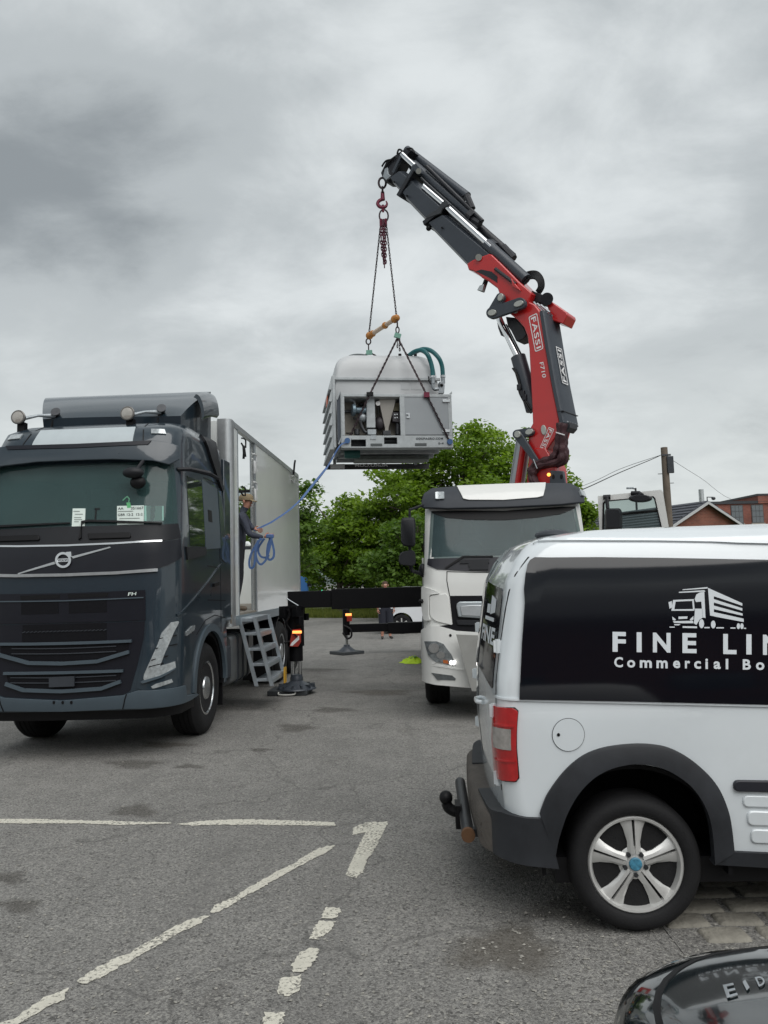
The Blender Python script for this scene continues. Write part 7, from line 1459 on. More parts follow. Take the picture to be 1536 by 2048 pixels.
npan('sill_trim', Z9((1366, 582), (1600, 592), (2300, 610), (2300, 690), (1600, 662), (1266, 642), (1290, 600)), ARCHM, 0.02, 0.06, (2.4, 0.4))
npan('rub_strip', Z9(*rounded([(1366, 240), (1700, 245), (2300, 255), (2300, 310), (1700, 300), (1366, 293)], [26, 0, 0, 0, 0, 26])), mat('rub_black', (0.012, 0.013, 0.02), 0.5), 0.02, 0.03, (2.4, 0.6), bevel=0.005)
for x0, y0, y1 in ((1412, 312, 372), (1434, 388, 460), (1450, 476, 546)): npan('pressed_panel', Z9(*rounded([(x0, y0), (1900, y0+14), (1900, y1+14), (x0, y1)], [30, 20, 20, 30], 6)), VWHITE, 0.009, 0.02, (2.4, 0.5), bevel=0.007)
# rear bumper step and doors
RB = Wrap(w=0.880, yf=-0.075, r=0.26, bow=0.04, L=0.6)
WEATH = mat('weathered_pad', (0.075, 0.065, 0.056), 0.75, var=0.3, vscale=9, bump=0.2, bscale=60)
ts = np.linspace(-0.86, 0.86, 41)
def rbl(z, o): return [RB.pt(t, z)+RB.nrm(t, z)*o for t in ts]
lo = [rbl(0.34, -0.05), rbl(0.36, 0.0), rbl(0.515, 0.0), rbl(0.535, -0.015), rbl(0.54, -0.14)]
MB().loft(lo, cap=False, closed=False).build('rear_bumper', WEATH, NT, smooth=40)
for z_ in (0.42, 0.47): MB().loft([[RB.pt(t, z_-0.008)+RB.nrm(t, z_)*0.004, RB.pt(t, z_+0.008)+RB.nrm(t, z_)*0.004, RB.pt(t, z_+0.008)-RB.nrm(t, z_)*0.004, RB.pt(t, z_-0.008)-RB.nrm(t, z_)*0.004] for t in ts[4:-4]]).build('bumper_rib', WEATH, NT)
rd = empty('rear_door', (0, 0, 0), 0, NT)
flt = NS.w(1.4)-NS.r(1.4)
rw = panel(NS, rounded([(0.06, 1.70), (flt-0.07, 1.66), (flt-0.05, 1.14), (0.40, 1.18), (0.06, 1.20)], 0.05), 0.005, 0.02, 0.1).build('rear_window', VGLASS, rd)
panel(NS, rounded([(-0.06, 1.70), (-flt+0.07, 1.66), (-flt+0.05, 1.14), (-0.40, 1.18), (-0.06, 1.20)], 0.05), 0.005, 0.02, 0.1).build('rear_window', VGLASS, rd)
def rear_txt(t, a0, a1, b0, b1, bold=0.03): pm = quadmap([(a0, b0), (a1, b0), (a1, b1), (a0, b1)]); lettering(t, lambda a, b: NS.pt(*pm(a, b))+NS.nrm(*pm(a, b))*0.008, bold=bold).build('window_letter', DECAL, rw, smooth=0, fix=False)
rear_txt('FINE', 0.10, flt-0.12, 1.36, 1.45)
for pl in (((0.2, 1.48), (0.55, 1.48), (0.55, 1.5), (0.2, 1.5)), ((0.25, 1.52), (0.38, 1.52), (0.38, 1.57), (0.25, 1.57)), ((0.40, 1.515), (0.56, 1.53), (0.56, 1.60), (0.40, 1.62))): panel(NS, list(pl), 0.008, 0.001, 0).build('window_emblem', DECAL, rw)
for t_ in (0.0, flt+0.02, -flt-0.02): MB().loft([[NP((t_-0.004, z_), 0.002), NP((t_+0.004, z_), 0.002), NP((t_+0.004, z_), -0.01), NP((t_-0.004, z_), -0.01)] for z_ in np.linspace(0.66, 1.82, 14)]).build('door_gap', BLACK, rd)
for z_ in (1.37, 1.05, 0.72):
    for s in (1, -1):
        p = NS.pt(s*(flt+0.02), z_); n_ = NS.nrm(s*(flt+0.02), z_); MB().cyl(p+n_*0.012-Vector((0, 0, 0.035)), p+n_*0.012+Vector((0, 0, 0.035)), 0.014, n=10).box(tuple(p+n_*0.004-Vector((0.01, 0.03, 0.03))), tuple(p+n_*0.004+Vector((0.01, 0.03, 0.03)))).build('door_hinge', VWHITE, rd)
p = NS.pt(0.14, 1.02); MB().tube(catmull([p+Vector((0, 0, 0.0)), p+Vector((0.02, -0.025, 0.0)), p+Vector((0.06, -0.03, 0.0)), p+Vector((0.14, -0.028, 0.0)), p+Vector((0.18, -0.0, 0.0))], 4), 0.012, 8).build('door_handle', VWHITE, rd)
p = NS.pt(0.35, 1.93); MB().ball((0.45, 0.42, 1.945), (0.10, 0.10, 0.03)).build('roof_lamp', GPLAST, NT)
# tow bar
tx = lambda p, x: NF.hit(*Z9(p)[0], x=x)
tb = empty('tow_bar', (0, 0, 0), 0, NT)
ta, te = tx((140, 492), 0.42), tx((100, 262), -0.55); zc_ = 0.36
MB().cyl((0.50, -0.11, zc_), (-0.55, -0.11, zc_), 0.034, n=18).build('cross_tube', STEEL, tb); MB().cyl((0.50, -0.11, zc_), (0.53, -0.11, zc_), 0.037, n=18).build('tube_end', mat('rust', (0.13, 0.065, 0.03), 0.8, var=0.3), tb)
MB().box((0.44, -0.11, zc_-0.02), (0.49, 0.35, zc_+0.02)).build('tow_arm', STEEL, tb)
MB().tube(catmull([(0.10, -0.11, zc_), (0.10, -0.16, zc_+0.0), (0.10, -0.20, zc_+0.02), (0.10, -0.215, zc_+0.05)], 4), 0.032, 10).build('tow_neck', BLACK, tb); MB().ball((0.10, -0.216, zc_+0.08), 0.040, 14, 10).build('tow_ball', BLACK, tb)
MB().box((0.03, -0.165, zc_-0.08), (0.17, -0.135, zc_+0.05)).build('tow_plate', BLACK, tb)
# wheels
ALLOY = mat('alloy_wheel', (0.60, 0.60, 0.585), 0.36, 0.45, var=0.08, vscale=10); DISC = mat('brake_disc', (0.09, 0.05, 0.04), 0.6, 0.4, var=0.3, vscale=14)
def van_wheel(c, s):
    w = empty('wheel', c, 0, NT); R_ = NR; rr = 0.226
    MB().lathe([(rr, -0.03), (rr+0.005, 0.004), (rr+0.02, 0.014), (R_*0.86, 0.018), (R_*0.93, 0.010), (R_*0.975, -0.012), (R_, -0.04), (R_, -0.165), (R_*0.97, -0.195), (R_*0.85, -0.205), (rr, -0.18)], (0, 0, 0), (s, 0, 0), 64).build('tyre', RUBBER, w, smooth=50)
    MB().lathe([(rr+0.001, -0.17), (rr+0.003, -0.004), (rr-0.004, 0.004), (rr-0.014, 0.002), (rr-0.022, -0.02), (rr-0.03, -0.12), (rr-0.028, -0.17)], (0, 0, 0), (s, 0, 0), 56).build('rim', ALLOY, w, smooth=35)
    MB().lathe([(rr-0.03, -0.125), (0.16, -0.12), (0.15, -0.10), (0.06, -0.10), (0.05, -0.06), (0, -0.06)], (0, 0, 0), (s, 0, 0), 40).build('brake_disc', DISC, w, smooth=30)
    for k in range(5):
        a = PI/2+2*PI*k/5
        for sd_ in (-1, 1):   # split spoke, widening to the rim
            pr = []
            for r_, d1_, d2_, h in ((0.045, 0.003, 0.033, -0.004), (0.10, 0.005, 0.031, -0.004), (0.16, 0.006, 0.046, -0.008), (rr-0.010, 0.007, 0.072, -0.012)):
                e = Vector((0, math.cos(a), math.sin(a))); f = Vector((0, -math.sin(a), math.cos(a)))
                pr.append([Vector((s*h, 0, 0))+e*r_+f*sd_*d1_, Vector((s*(h-0.004), 0, 0))+e*r_+f*sd_*(d1_+d2_)*0.55, Vector((s*(h-0.016), 0, 0))+e*r_+f*sd_*d2_, Vector((s*(h-0.05), 0, 0))+e*r_+f*sd_*d2_*0.95, Vector((s*(h-0.05), 0, 0))+e*r_+f*sd_*d1_])
            MB().loft(pr).build('spoke', ALLOY, w, smooth=25)
        b = a+PI/5; MB().cyl((-s*0.05, 0.052*math.cos(b), 0.052*math.sin(b)), (-s*0.004, 0.052*math.cos(b), 0.052*math.sin(b)), 0.0125, 0.0115, 6).build('wheel_nut', STEEL, w)
    MB().lathe([(0.075, -0.07), (0.078, -0.03), (0.055, -0.018), (0.034, -0.010)], (0, 0, 0), (s, 0, 0), 30).build('hub', ALLOY, w, smooth=35)
    MB().lathe([(0.031, -0.012), (0.031, -0.003), (0.026, 0.002), (0, 0.003)], (0, 0, 0), (s, 0, 0), 24).build('hub_cap', mat('hub_blue', (0.05, 0.20, 0.30), 0.5, var=0.5, vscale=60), w)
    return w
wx0 = van_wheel((NW-0.035, WX, WZ), 1)
for c, s in (((-NW+0.035, WX, WZ), -1), ((NW-0.035, WX+2.75, WZ), 1), ((-NW+0.035, WX+2.75, WZ), -1)):
    w = copy_tree(wx0, NT); w.location = c; w.rotation_euler = (0, 0, 0 if s > 0 else PI)
for s in (1, -1):
    MB().loft([[(s*x, WX+r*math.cos(a), WZ+0.02+r*math.sin(a)) for a in np.linspace(-0.15, PI+0.15, 22)]+[(s*x, WX+(r+0.02)*math.cos(a), WZ+0.02+(r+0.02)*math.sin(a)) for a in np.linspace(PI+0.15, -0.15, 22)] for x, r in ((0.45, 0.435), (0.86, 0.435))]).build('wheel_liner', BLACK, NT)
    MB().box((s*0.45, WX-0.45, 0.2), (s*0.47, WX+0.45, 0.75)).build('inner_arch', BLACK, NT)
MB().box((-0.8, 0.3, 0.22), (0.8, 4.1, 0.34)).build('underbody', BLACK, NT)
# ================================================================== dark car whose bonnet pokes into the corner
CARP = mat('dark_green_paint', (0.004, 0.008, 0.009), 0.10, 0.0, spec=0.6, coat=1.0)
kc = gnd(1270, 1995, 0.80); KW = 0.87
QF = Frame((0.425+KW, 2.05, 0), PI)
QT = thing('dark_car', 'glossy blackish green car with spaced letters on its bonnet', 'car', QF)
QS = Wrap(w=[(0.15, 0.82), (0.45, 0.87), (0.72, 0.87), (0.80, 0.855), (0.84, 0.83), (0.87, 0.79), (0.895, 0.72), (0.91, 0.6), (0.92, 0.42), (0.925, 0.2)],
          yf=[(0.15, 0.10), (0.4, 0.0), (0.6, 0.0), (0.72, 0.02), (0.80, 0.06), (0.84, 0.12), (0.87, 0.19), (0.895, 0.30), (0.91, 0.42), (0.92, 0.56), (0.925, 0.7)],
          r=[(0.15, 0.3), (0.6, 0.36), (0.8, 0.36), (0.9, 0.32), (0.92, 0.25), (0.925, 0.15)], bow=0.13, L=4.1)
qbody = QS.shell([0.18, 0.3, 0.45, 0.6, 0.70, 0.76, 0.80, 0.82, 0.84, 0.855, 0.87, 0.883, 0.895, 0.903, 0.91, 0.916, 0.92, 0.923, 0.925], nf=14, nc=14, ns=10).build('body', CARP, QT, smooth=60)
lo = []
for y, w, z_ in ((1.05, 0.70, 0.90), (1.75, 0.60, 1.36), (2.1, 0.58, 1.42), (3.2, 0.58, 1.40), (3.9, 0.68, 0.95)): lo.append([(-w-0.08, y, 0.88), (-w, y, z_-0.06), (-w*0.6, y, z_), (w*0.6, y, z_), (w, y, z_-0.06), (w+0.08, y, 0.88)])
MB().loft(lo).build('cabin', VGLASS, QT, smooth=30)
q = dense([(QS.tside(y, 0.862), 0.862) for y in (3.0, 2.0, 1.0, 0.8)], 4)+[(t, 0.862) for t in np.linspace(QS.tside(0.75, 0.862), -QS.tside(0.75, 0.862), 40)]
band(QS, q, 0.0035, 0.002, 0.008).build('bonnet_gap', BLACK, QT)
bpy.context.view_layer.update()
def on_car(u, v):
    o = QF.l(CAM); d = (QF.RT @ ray(u, v)).normalized(); ok, p, n, _ = qbody.ray_cast(o, d)
    return p+n*0.003 if ok else QF.hit(u, v, z=0.93)
for ch, x0, x1, y0, y1 in (('E', 1178, 1298, 865, 760), ('I', 1335, 1392, 805, 735), ('D', 1432, 1525, 775, 700)):
    pm = quadmap(ZI((x0+34, y0+8), (x1, y0-18), (x1-36, y1-10), (x0, y1+8))); lettering(ch, lambda a, b: on_car(*pm(a, b)), None, 0.02).build('bonnet_letter', mat('letter_silver', (0.40, 0.43, 0.45), 0.3, 0.6), QT, smooth=0, fix=False)
for x in (-0.8, 0.8):
    for y in (0.75, 3.3): MB().lathe([(0.18, -0.1), (0.2, 0.0), (0.3, 0.0), (0.31, -0.03), (0.31, -0.17), (0.2, -0.18)], (x, y, 0.31), (math.copysign(1, x), 0, 0), 36).build('wheel', RUBBER, QT)
# ================================================================== trees, verge, buildings and street things
def leaf_material(name, c1, c2):
    m = bpy.data.materials.new(name); m.use_nodes = True; nt = m.node_tree; N = nt.nodes.new; L = nt.links.new; nt.nodes.clear()
    out = N('ShaderNodeOutputMaterial'); at2 = N('ShaderNodeAttribute'); at2.attribute_name = 'tint'; at2.attribute_type = 'GEOMETRY'
    rp = N('ShaderNodeValToRGB'); L(at2.outputs['Fac'], rp.inputs[0]); rp.color_ramp.elements[0].color = (*c1, 1); rp.color_ramp.elements[1].color = (*c2, 1)
    p = N('ShaderNodeBsdfPrincipled'); p.inputs['Roughness'].default_value = 0.5; p.inputs['Specular IOR Level'].default_value = 0.35; L(rp.outputs[0], p.inputs['Base Color'])
    t = N('ShaderNodeBsdfTranslucent'); hs = N('ShaderNodeHueSaturation'); hs.inputs['Value'].default_value = 1.3; hs.inputs['Saturation'].default_value = 1.1; L(rp.outputs[0], hs.inputs['Color']); L(hs.outputs[0], t.inputs[0])
    ms = N('ShaderNodeMixShader'); ms.inputs[0].default_value = 0.45; L(p.outputs[0], ms.inputs[1]); L(t.outputs[0], ms.inputs[2]); L(ms.outputs[0], out.inputs[0]); return m
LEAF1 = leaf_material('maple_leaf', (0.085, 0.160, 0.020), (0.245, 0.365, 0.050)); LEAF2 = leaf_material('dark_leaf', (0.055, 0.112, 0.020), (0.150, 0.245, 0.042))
LEAF3 = leaf_material('bush_leaf', (0.035, 0.085, 0.018), (0.095, 0.18, 0.04)); BARK = mat('bark', (0.075, 0.060, 0.048), 0.9, var=0.35, vscale=6, bump=0.6, bscale=20)
def leaf_cloud(name, clumps, per, size, m, parent, seed, flat=0.55):
    """clumps: (x, y, z, r). small kite-shaped leaves filling layered, drooping clumps"""
    r = np.random.default_rng(seed); C_ = np.array(clumps, float); k = len(C_); idx = np.repeat(np.arange(k), per); n = len(idx)
    d = r.normal(size=(n, 3)); d /= np.linalg.norm(d, axis=1)[:, None]; rad = r.random(n)**0.42
    off = d*rad[:, None]*C_[idx, 3][:, None]; off[:, 2] *= flat
    off[:, 2] -= 0.16*(off[:, 0]**2+off[:, 1]**2)/np.maximum(C_[idx, 3], 0.2)
    c = C_[idx, :3]+off; s = size*(0.55+0.9*r.random(n))
    a = r.normal(size=(n, 3)); a[:, 2] = a[:, 2]*0.45-0.25; a /= np.linalg.norm(a, axis=1)[:, None]
    nn = r.normal(size=(n, 3))*0.55+np.array([0, -0.15, 1.0]); b = np.cross(nn, a); b /= np.linalg.norm(b, axis=1)[:, None]
    V = np.stack([c-a*s[:, None], c+b*(s*0.62)[:, None]-a*(s*0.15)[:, None], c+a*s[:, None], c-b*(s*0.62)[:, None]-a*(s*0.15)[:, None]], 1).reshape(-1, 3)
    me = bpy.data.meshes.new(name); me.vertices.add(4*n); me.vertices.foreach_set('co', V.astype(np.float32).ravel()); me.loops.add(4*n); me.loops.foreach_set('vertex_index', np.arange(4*n, dtype=np.int32))
    me.polygons.add(n); me.polygons.foreach_set('loop_start', np.arange(0, 4*n, 4, dtype=np.int32)); me.update(calc_edges=True)
    cl = r.random(k)*0.55; tint = np.clip(cl[idx]+r.random(n)*0.45, 0, 1).astype(np.float32)
    at3 = me.attributes.new('tint', 'FLOAT', 'FACE'); at3.data.foreach_set('value', tint)
    o = bpy.data.objects.new(name, me); COL.objects.link(o); o.parent = parent; me.materials.append(m); return o
def tree(base, H, lobes, label, m, seed, nclump, per, leaf, trunk_r=0.22, group=None, first=1.6, clump_r=(0.7, 1.25), name='broadleaf_tree'):
    """lobes: (dx, dy, z, rx, ry, rz, weight) ellipsoids that the clumps fill mostly near their surface"""
    r = random.Random(seed); t = thing(name, label, 'tree', loc=base, group=group); W_ = [l[6] for l in lobes]; cl = []
    while len(cl) < nclump:
        l = r.choices(lobes, W_)[0]; d = Vector((r.gauss(0, 1), r.gauss(0, 1), r.gauss(0, 1))).normalized(); q = r.random()**0.42*r.uniform(0.98, 1.14)
        p = Vector((l[0]+d.x*l[3]*q, l[1]+d.y*l[4]*q, l[2]+d.z*l[5]*q))
        if p.z < first*0.75: continue
        cl.append((*p, r.uniform(*clump_r)))
    leaf_cloud('crown', cl, per, leaf, m, t, seed)
    mb = MB(); top = Vector((lobes[0][0]*0.4, lobes[0][1]*0.4, H*0.8)); tr = [Vector((0, 0, 0)), Vector((r.uniform(-.06, .06), 0, first)), Vector((top.x*0.4, top.y*0.4, H*0.45)), top]
    mb.tube(catmull(tr, 5), list(np.interp(np.linspace(0, 1, 16), [0, 0.05, 0.3, 1], [trunk_r*1.35, trunk_r, trunk_r*0.75, 0.04])), 9)
    for c in cl[::2]:
        p = Vector(c[:3]); z_ = max(first*0.85, min(H*0.7, p.z*0.62)); f = z_/H; st = Vector((top.x*0.4*min(1, f*2), top.y*0.4*min(1, f*2), z_))
        mid = st.lerp(p, 0.5)+Vector((r.uniform(-.2, .2), r.uniform(-.2, .2), r.uniform(0.1, 0.4))); mb.tube(catmull([st, mid, p], 4), list(np.linspace(trunk_r*0.30, 0.018, 9)), 5)
    mb.build('trunk', BARK, t, smooth=60); return t
def px(u, v, d): return at(u, v, d)
TG = 'trees beyond the yard'
b = px(925, 1160, 38); tree((b.x, 38, 0), 9.4, [(0.4, 0, 5.6, 5.0, 3.6, 3.6, 3), (-2.4, 0.2, 4.6, 2.6, 2.6, 2.6, 1), (1.2, 0, 7.3, 2.9, 2.4, 1.8, 1), (2.9, 0, 5.0, 2.6, 2.4, 2.4, 0.9), (-4.0, 0, 3.4, 1.5, 1.8, 1.8, 0.5)], 'broad bright green tree behind the crane lorry, tallest of the trees', LEAF1, 11, 340, 190, 0.105, 0.30, TG, 1.7, (0.55, 1.05))
b = px(680, 1160, 40); tree((b.x, 40, 0), 6.4, [(0.0, 0, 4.0, 2.7, 2.2, 2.1, 3), (0.7, 0, 5.1, 1.2, 1.1, 1.1, 1), (-1.2, 0, 3.2, 1.5, 1.4, 1.5, 1), (1.6, 0, 3.1, 1.4, 1.4, 1.5, 0.8)], 'mid-height green tree beside the tallest tree', LEAF1, 23, 130, 165, 0.10, 0.2, TG, 1.4, (0.45, 0.85))
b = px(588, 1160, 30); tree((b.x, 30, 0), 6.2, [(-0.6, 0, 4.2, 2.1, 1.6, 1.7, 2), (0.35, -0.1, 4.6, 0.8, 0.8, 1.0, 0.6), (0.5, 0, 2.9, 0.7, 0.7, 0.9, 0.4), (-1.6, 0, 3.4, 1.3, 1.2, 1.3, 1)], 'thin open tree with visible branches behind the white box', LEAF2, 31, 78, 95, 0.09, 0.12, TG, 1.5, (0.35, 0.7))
b = px(600, 1165, 55); tree((b.x, 55, 0), 3.6, [(0, 0, 2.0, 1.9, 1.6, 1.5, 1), (-1.5, 0, 1.8, 1.2, 1.2, 1.2, 0.6)], 'low rounded tree by the traffic lights', LEAF3, 41, 60, 150, 0.11, 0.14, TG, 0.9, (0.5, 0.9))
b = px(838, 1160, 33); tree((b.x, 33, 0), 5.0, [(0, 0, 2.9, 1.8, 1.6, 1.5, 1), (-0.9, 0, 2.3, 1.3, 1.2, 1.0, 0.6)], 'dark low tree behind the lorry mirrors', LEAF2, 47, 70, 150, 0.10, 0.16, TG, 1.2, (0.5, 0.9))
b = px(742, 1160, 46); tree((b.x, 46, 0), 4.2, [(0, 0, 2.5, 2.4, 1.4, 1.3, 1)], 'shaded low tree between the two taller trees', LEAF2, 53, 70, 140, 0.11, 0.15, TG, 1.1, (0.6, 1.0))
b = px(1165, 1150, 37); tree((b.x, 37, 0), 6.0, [(-0.6, 0, 3.6, 1.5, 1.4, 1.8, 1), (-0.2, 0, 4.6, 0.7, 0.7, 0.8, 0.5)], 'small green tree beside the open lorry door', LEAF1, 59, 60, 140, 0.10, 0.13, TG, 1.2, (0.4, 0.75))
for i, (u, d, h) in enumerate(((250, 60, 5.0), (60, 70, 6.0), (430, 62, 5.2))):
    b = px(u, 1170, d); tree((b.x, d, 0), h, [(0, 0, h*0.6, h*0.42, h*0.35, h*0.36, 1), (-h*0.3, 0, h*0.45, h*0.28, h*0.25, h*0.28, 0.5)], ('green tree hidden behind the dark lorry cab', 'far green tree beyond the left edge of the dark lorry', 'green tree seen past the box doorway')[i], LEAF2, 61+i, 70, 90, 0.16, 0.2, TG, 1.2, (0.6, 1.1))
# grass verge and hill
GR = leaf_material('grass_blade', (0.090, 0.125, 0.022), (0.20, 0.22, 0.05)); GSOIL = mat('verge_soil', (0.085, 0.105, 0.03), 0.95, var=0.35, vscale=1.5)
e0, e1 = gnd(560, 1236), gnd(830, 1243); x0, x1 = -60, 34
ly = lambda x: e0.y+(x-e0.x)*(e1.y-e0.y)/(e1.x-e0.x)*0.6
vg = MB(); nx = 40; rr = random.Random(2)
for i in range(nx+1): x = x0+(x1-x0)*i/nx; y = max(22, ly(x))+rr.uniform(-.4, .4); vg.add([(x, y, 0.006), (x, y+0.6, 0.10), (x, y+24, 0.25)], [])
vg.f = [(i*3+k, (i+1)*3+k, (i+1)*3+k+1, i*3+k+1) for i in range(nx) for k in range(2)]
tag(vg.build('grass_verge', GSOIL, smooth=60), None, None, None, 'structure')
def grass():
    r = np.random.default_rng(5); n = 26000; x = -9+r.random(n)*22; y0 = np.maximum(22, e0.y+(x-e0.x)*(e1.y-e0.y)/(e1.x-e0.x)*0.6); y = y0+0.05+r.random(n)**1.8*7
    h = 0.09+r.random(n)*0.20; a = r.random(n)*6.28; w = 0.022; dx, dy = np.cos(a)*w, np.sin(a)*w; z0 = np.clip((y-y0)/0.6, 0, 1)*0.10; lx = (r.random(n)-0.5)*0.2
    V = np.stack([np.stack([x-dx, y-dy, z0], 1), np.stack([x+dx, y+dy, z0], 1), np.stack([x+lx, y, z0+h], 1)], 1).reshape(-1, 3)
    me = bpy.data.meshes.new('verge_grass'); me.from_pydata(V.tolist(), [], np.arange(3*n).reshape(-1, 3).tolist()); at3 = me.attributes.new('tint', 'FLOAT', 'FACE'); at3.data.foreach_set('value', r.random(n).astype(np.float32))
    me.materials.append(GR); o = bpy.data.objects.new('verge_grass', me); COL.objects.link(o); return tag(o, 'rough yellow-green grass along the far edge of the yard', 'grass', None, 'stuff')
grass()
HILL = mat('hill_green', (0.10, 0.125, 0.12), 0.95, var=0.3, vscale=0.02)
hm = MB(); nh = 60
for i in range(nh+1): x = -900+1800*i/nh; h = 22+9*math.sin(x*0.006+1)+5*math.sin(x*0.017); hm.add([(x, 560, -1), (x, 640, h*0.7), (x, 760, h)], [])
hm.f = [(i*3+k, (i+1)*3+k, (i+1)*3+k+1, i*3+k+1) for i in range(nh) for k in range(2)]; tag(hm.build('hill', HILL, smooth=60), None, None, None, 'structure')
# ---- brick buildings
def brick_material(name, c1, c2, mortar, scale=1.0):
    m = bpy.data.materials.new(name); m.use_nodes = True; nt = m.node_tree; N = nt.nodes.new; L = nt.links.new; p = nt.nodes['Principled BSDF']; p.inputs['Roughness'].default_value = 0.9
    tc = N('ShaderNodeTexCoord'); sp = N('ShaderNodeSeparateXYZ'); L(tc.outputs['Object'], sp.inputs[0]); ad = N('ShaderNodeMath'); ad.operation = 'ADD'; L(sp.outputs[0], ad.inputs[0]); L(sp.outputs[1], ad.inputs[1])
    cb = N('ShaderNodeCombineXYZ'); L(ad.outputs[0], cb.inputs[0]); L(sp.outputs[2], cb.inputs[1])
    b = N('ShaderNodeTexBrick'); b.inputs['Scale'].default_value = 4.4*scale; b.inputs['Color1'].default_value = (*c1, 1); b.inputs['Color2'].default_value = (*c2, 1); b.inputs['Mortar'].default_value = (*mortar, 1); b.inputs['Mortar Size'].default_value = 0.018; b.inputs['Brick Width'].default_value = 1.0; b.inputs['Row Height'].default_value = 0.34
    L(cb.outputs[0], b.inputs['Vector']); n = N('ShaderNodeTexNoise'); n.inputs['Scale'].default_value = 0.8; n.inputs['Detail'].default_value = 6; L(tc.outputs['Object'], n.inputs['Vector'])
    mr = N('ShaderNodeMapRange'); mr.inputs[1].default_value = 0.3; mr.inputs[2].default_value = 0.7; mr.inputs[3].default_value = 0.7; mr.inputs[4].default_value = 1.2; L(n.outputs['Fac'], mr.inputs[0])
    mx = N('ShaderNodeMix'); mx.data_type = 'RGBA'; mx.blend_type = 'MULTIPLY'; mx.inputs[0].default_value = 1; L(b.outputs[0], mx.inputs[6]); L(mr.outputs[0], mx.inputs[7]); L(mx.outputs[2], p.inputs['Base Color']); return m
BR1 = brick_material('house_brick', (0.22, 0.075, 0.048), (0.16, 0.058, 0.042), (0.21, 0.17, 0.14)); BR2 = brick_material('works_brick', (0.24, 0.075, 0.05), (0.18, 0.06, 0.045), (0.2, 0.16, 0.13))
SLAT = mat('roof_tile', (0.055, 0.060, 0.075), 0.7, var=0.25, vscale=3); BARGE = mat('barge_board', (0.45, 0.46, 0.47), 0.6); WPANE = mat('far_pane', (0.10, 0.115, 0.125), 0.1, coat=0.6); WFR = mat('far_frame', (0.06, 0.06, 0.06), 0.6)
HD = 40.0; ap = at(1408, 1003, HD); HF = Frame((ap.x, HD, 0), RAD(25)); hs_ = thing('brick_house', 'red brick house with grey tiled gable roof and white barge boards', 'house', HF)
za = ap.z; hw = 4.8; ze = za-2.35; HL = 11.0
gw = MB(); gw.add([(-hw, 0, 0), (hw, 0, 0), (hw, 0, ze), (0, 0, za-0.06), (-hw, 0, ze), (-hw, HL, 0), (hw, HL, 0), (hw, HL, ze), (0, HL, za-0.06), (-hw, HL, ze)], [(0, 1, 2, 3, 4), (9, 8, 7, 6, 5), (0, 4, 9, 5), (1, 6, 7, 2), (0, 5, 6, 1)]); gw.build('wall', BR1, hs_, smooth=0)
ang = math.atan2(za-ze, hw); sl_ = math.hypot(hw, za-ze)+0.35
for s in (-1, 1):
    rf = MB().add([(0, -0.25, za+0.02), (s*(hw+0.3), -0.25, za+0.02-(hw+0.3)*math.tan(ang)), (s*(hw+0.3), HL+0.2, za+0.02-(hw+0.3)*math.tan(ang)), (0, HL+0.2, za+0.02), (0, -0.25, za-0.08), (s*(hw+0.3), -0.25, za-0.08-(hw+0.3)*math.tan(ang)), (s*(hw+0.3), HL+0.2, za-0.08-(hw+0.3)*math.tan(ang)), (0, HL+0.2, za-0.08)],
                  [(0, 1, 2, 3), (7, 6, 5, 4), (0, 4, 5, 1), (1, 5, 6, 2), (2, 6, 7, 3), (3, 7, 4, 0)]).build('roof', SLAT, hs_, smooth=0)
    nco = 14
    for k in range(nco):   # tile courses
        d0_ = (hw+0.3)*k/nco; x_ = s*d0_; z_ = za+0.025-d0_*math.tan(ang); d1_ = (hw+0.3)*(k+1)/nco; z1_ = za+0.025-d1_*math.tan(ang)
        MB().add([(s*d0_, -0.24, z_), (s*d1_, -0.24, z1_+0.06), (s*d1_, HL+0.19, z1_+0.06), (s*d0_, HL+0.19, z_), (s*d1_, -0.24, z1_-0.01), (s*d1_, HL+0.19, z1_-0.01)], [(0, 1, 2, 3), (1, 4, 5, 2), (0, 4, 1), (3, 2, 5), (0, 3, 5, 4)]).build('tile_course', SLAT, rf, smooth=0)
    MB().add([(0, -0.30, za-0.02), (s*(hw+0.3), -0.30, za-0.02-(hw+0.3)*math.tan(ang)), (s*(hw+0.3), -0.30, za-0.16-(hw+0.3)*math.tan(ang)), (0, -0.30, za-0.16), (0, -0.255, za-0.02), (s*(hw+0.3), -0.255, za-0.02-(hw+0.3)*math.tan(ang)), (s*(hw+0.3), -0.255, za-0.16-(hw+0.3)*math.tan(ang)), (0, -0.255, za-0.16)], [(0, 1, 2, 3), (7, 6, 5, 4), (0, 4, 5, 1), (1, 5, 6, 2), (2, 6, 7, 3), (3, 7, 4, 0)]).build('barge_board', BARGE, hs_, smooth=0)
MB().cyl((0, 0.15, za), (0, 0.15, za+0.65), 0.13, n=14).build('flue', ALU, hs_); MB().tube([(0.35, 0.1, za-0.2), (0.35, 0.1, za+0.25), (0.75, 0.1, za+0.25)], 0.03, 6).ball((0.75, 0.05, za+0.18), (0.12, 0.1, 0.09)).build('floodlight', STEEL, hs_)
FD = 62.0; f0 = at(1425, 1005, FD); f1 = at(1536, 1001, FD); FF = Frame((f0.x-1.2, FD, 0), RAD(4)); fb = thing('brick_works', 'long red brick works building with metal framed windows', 'building', FF)
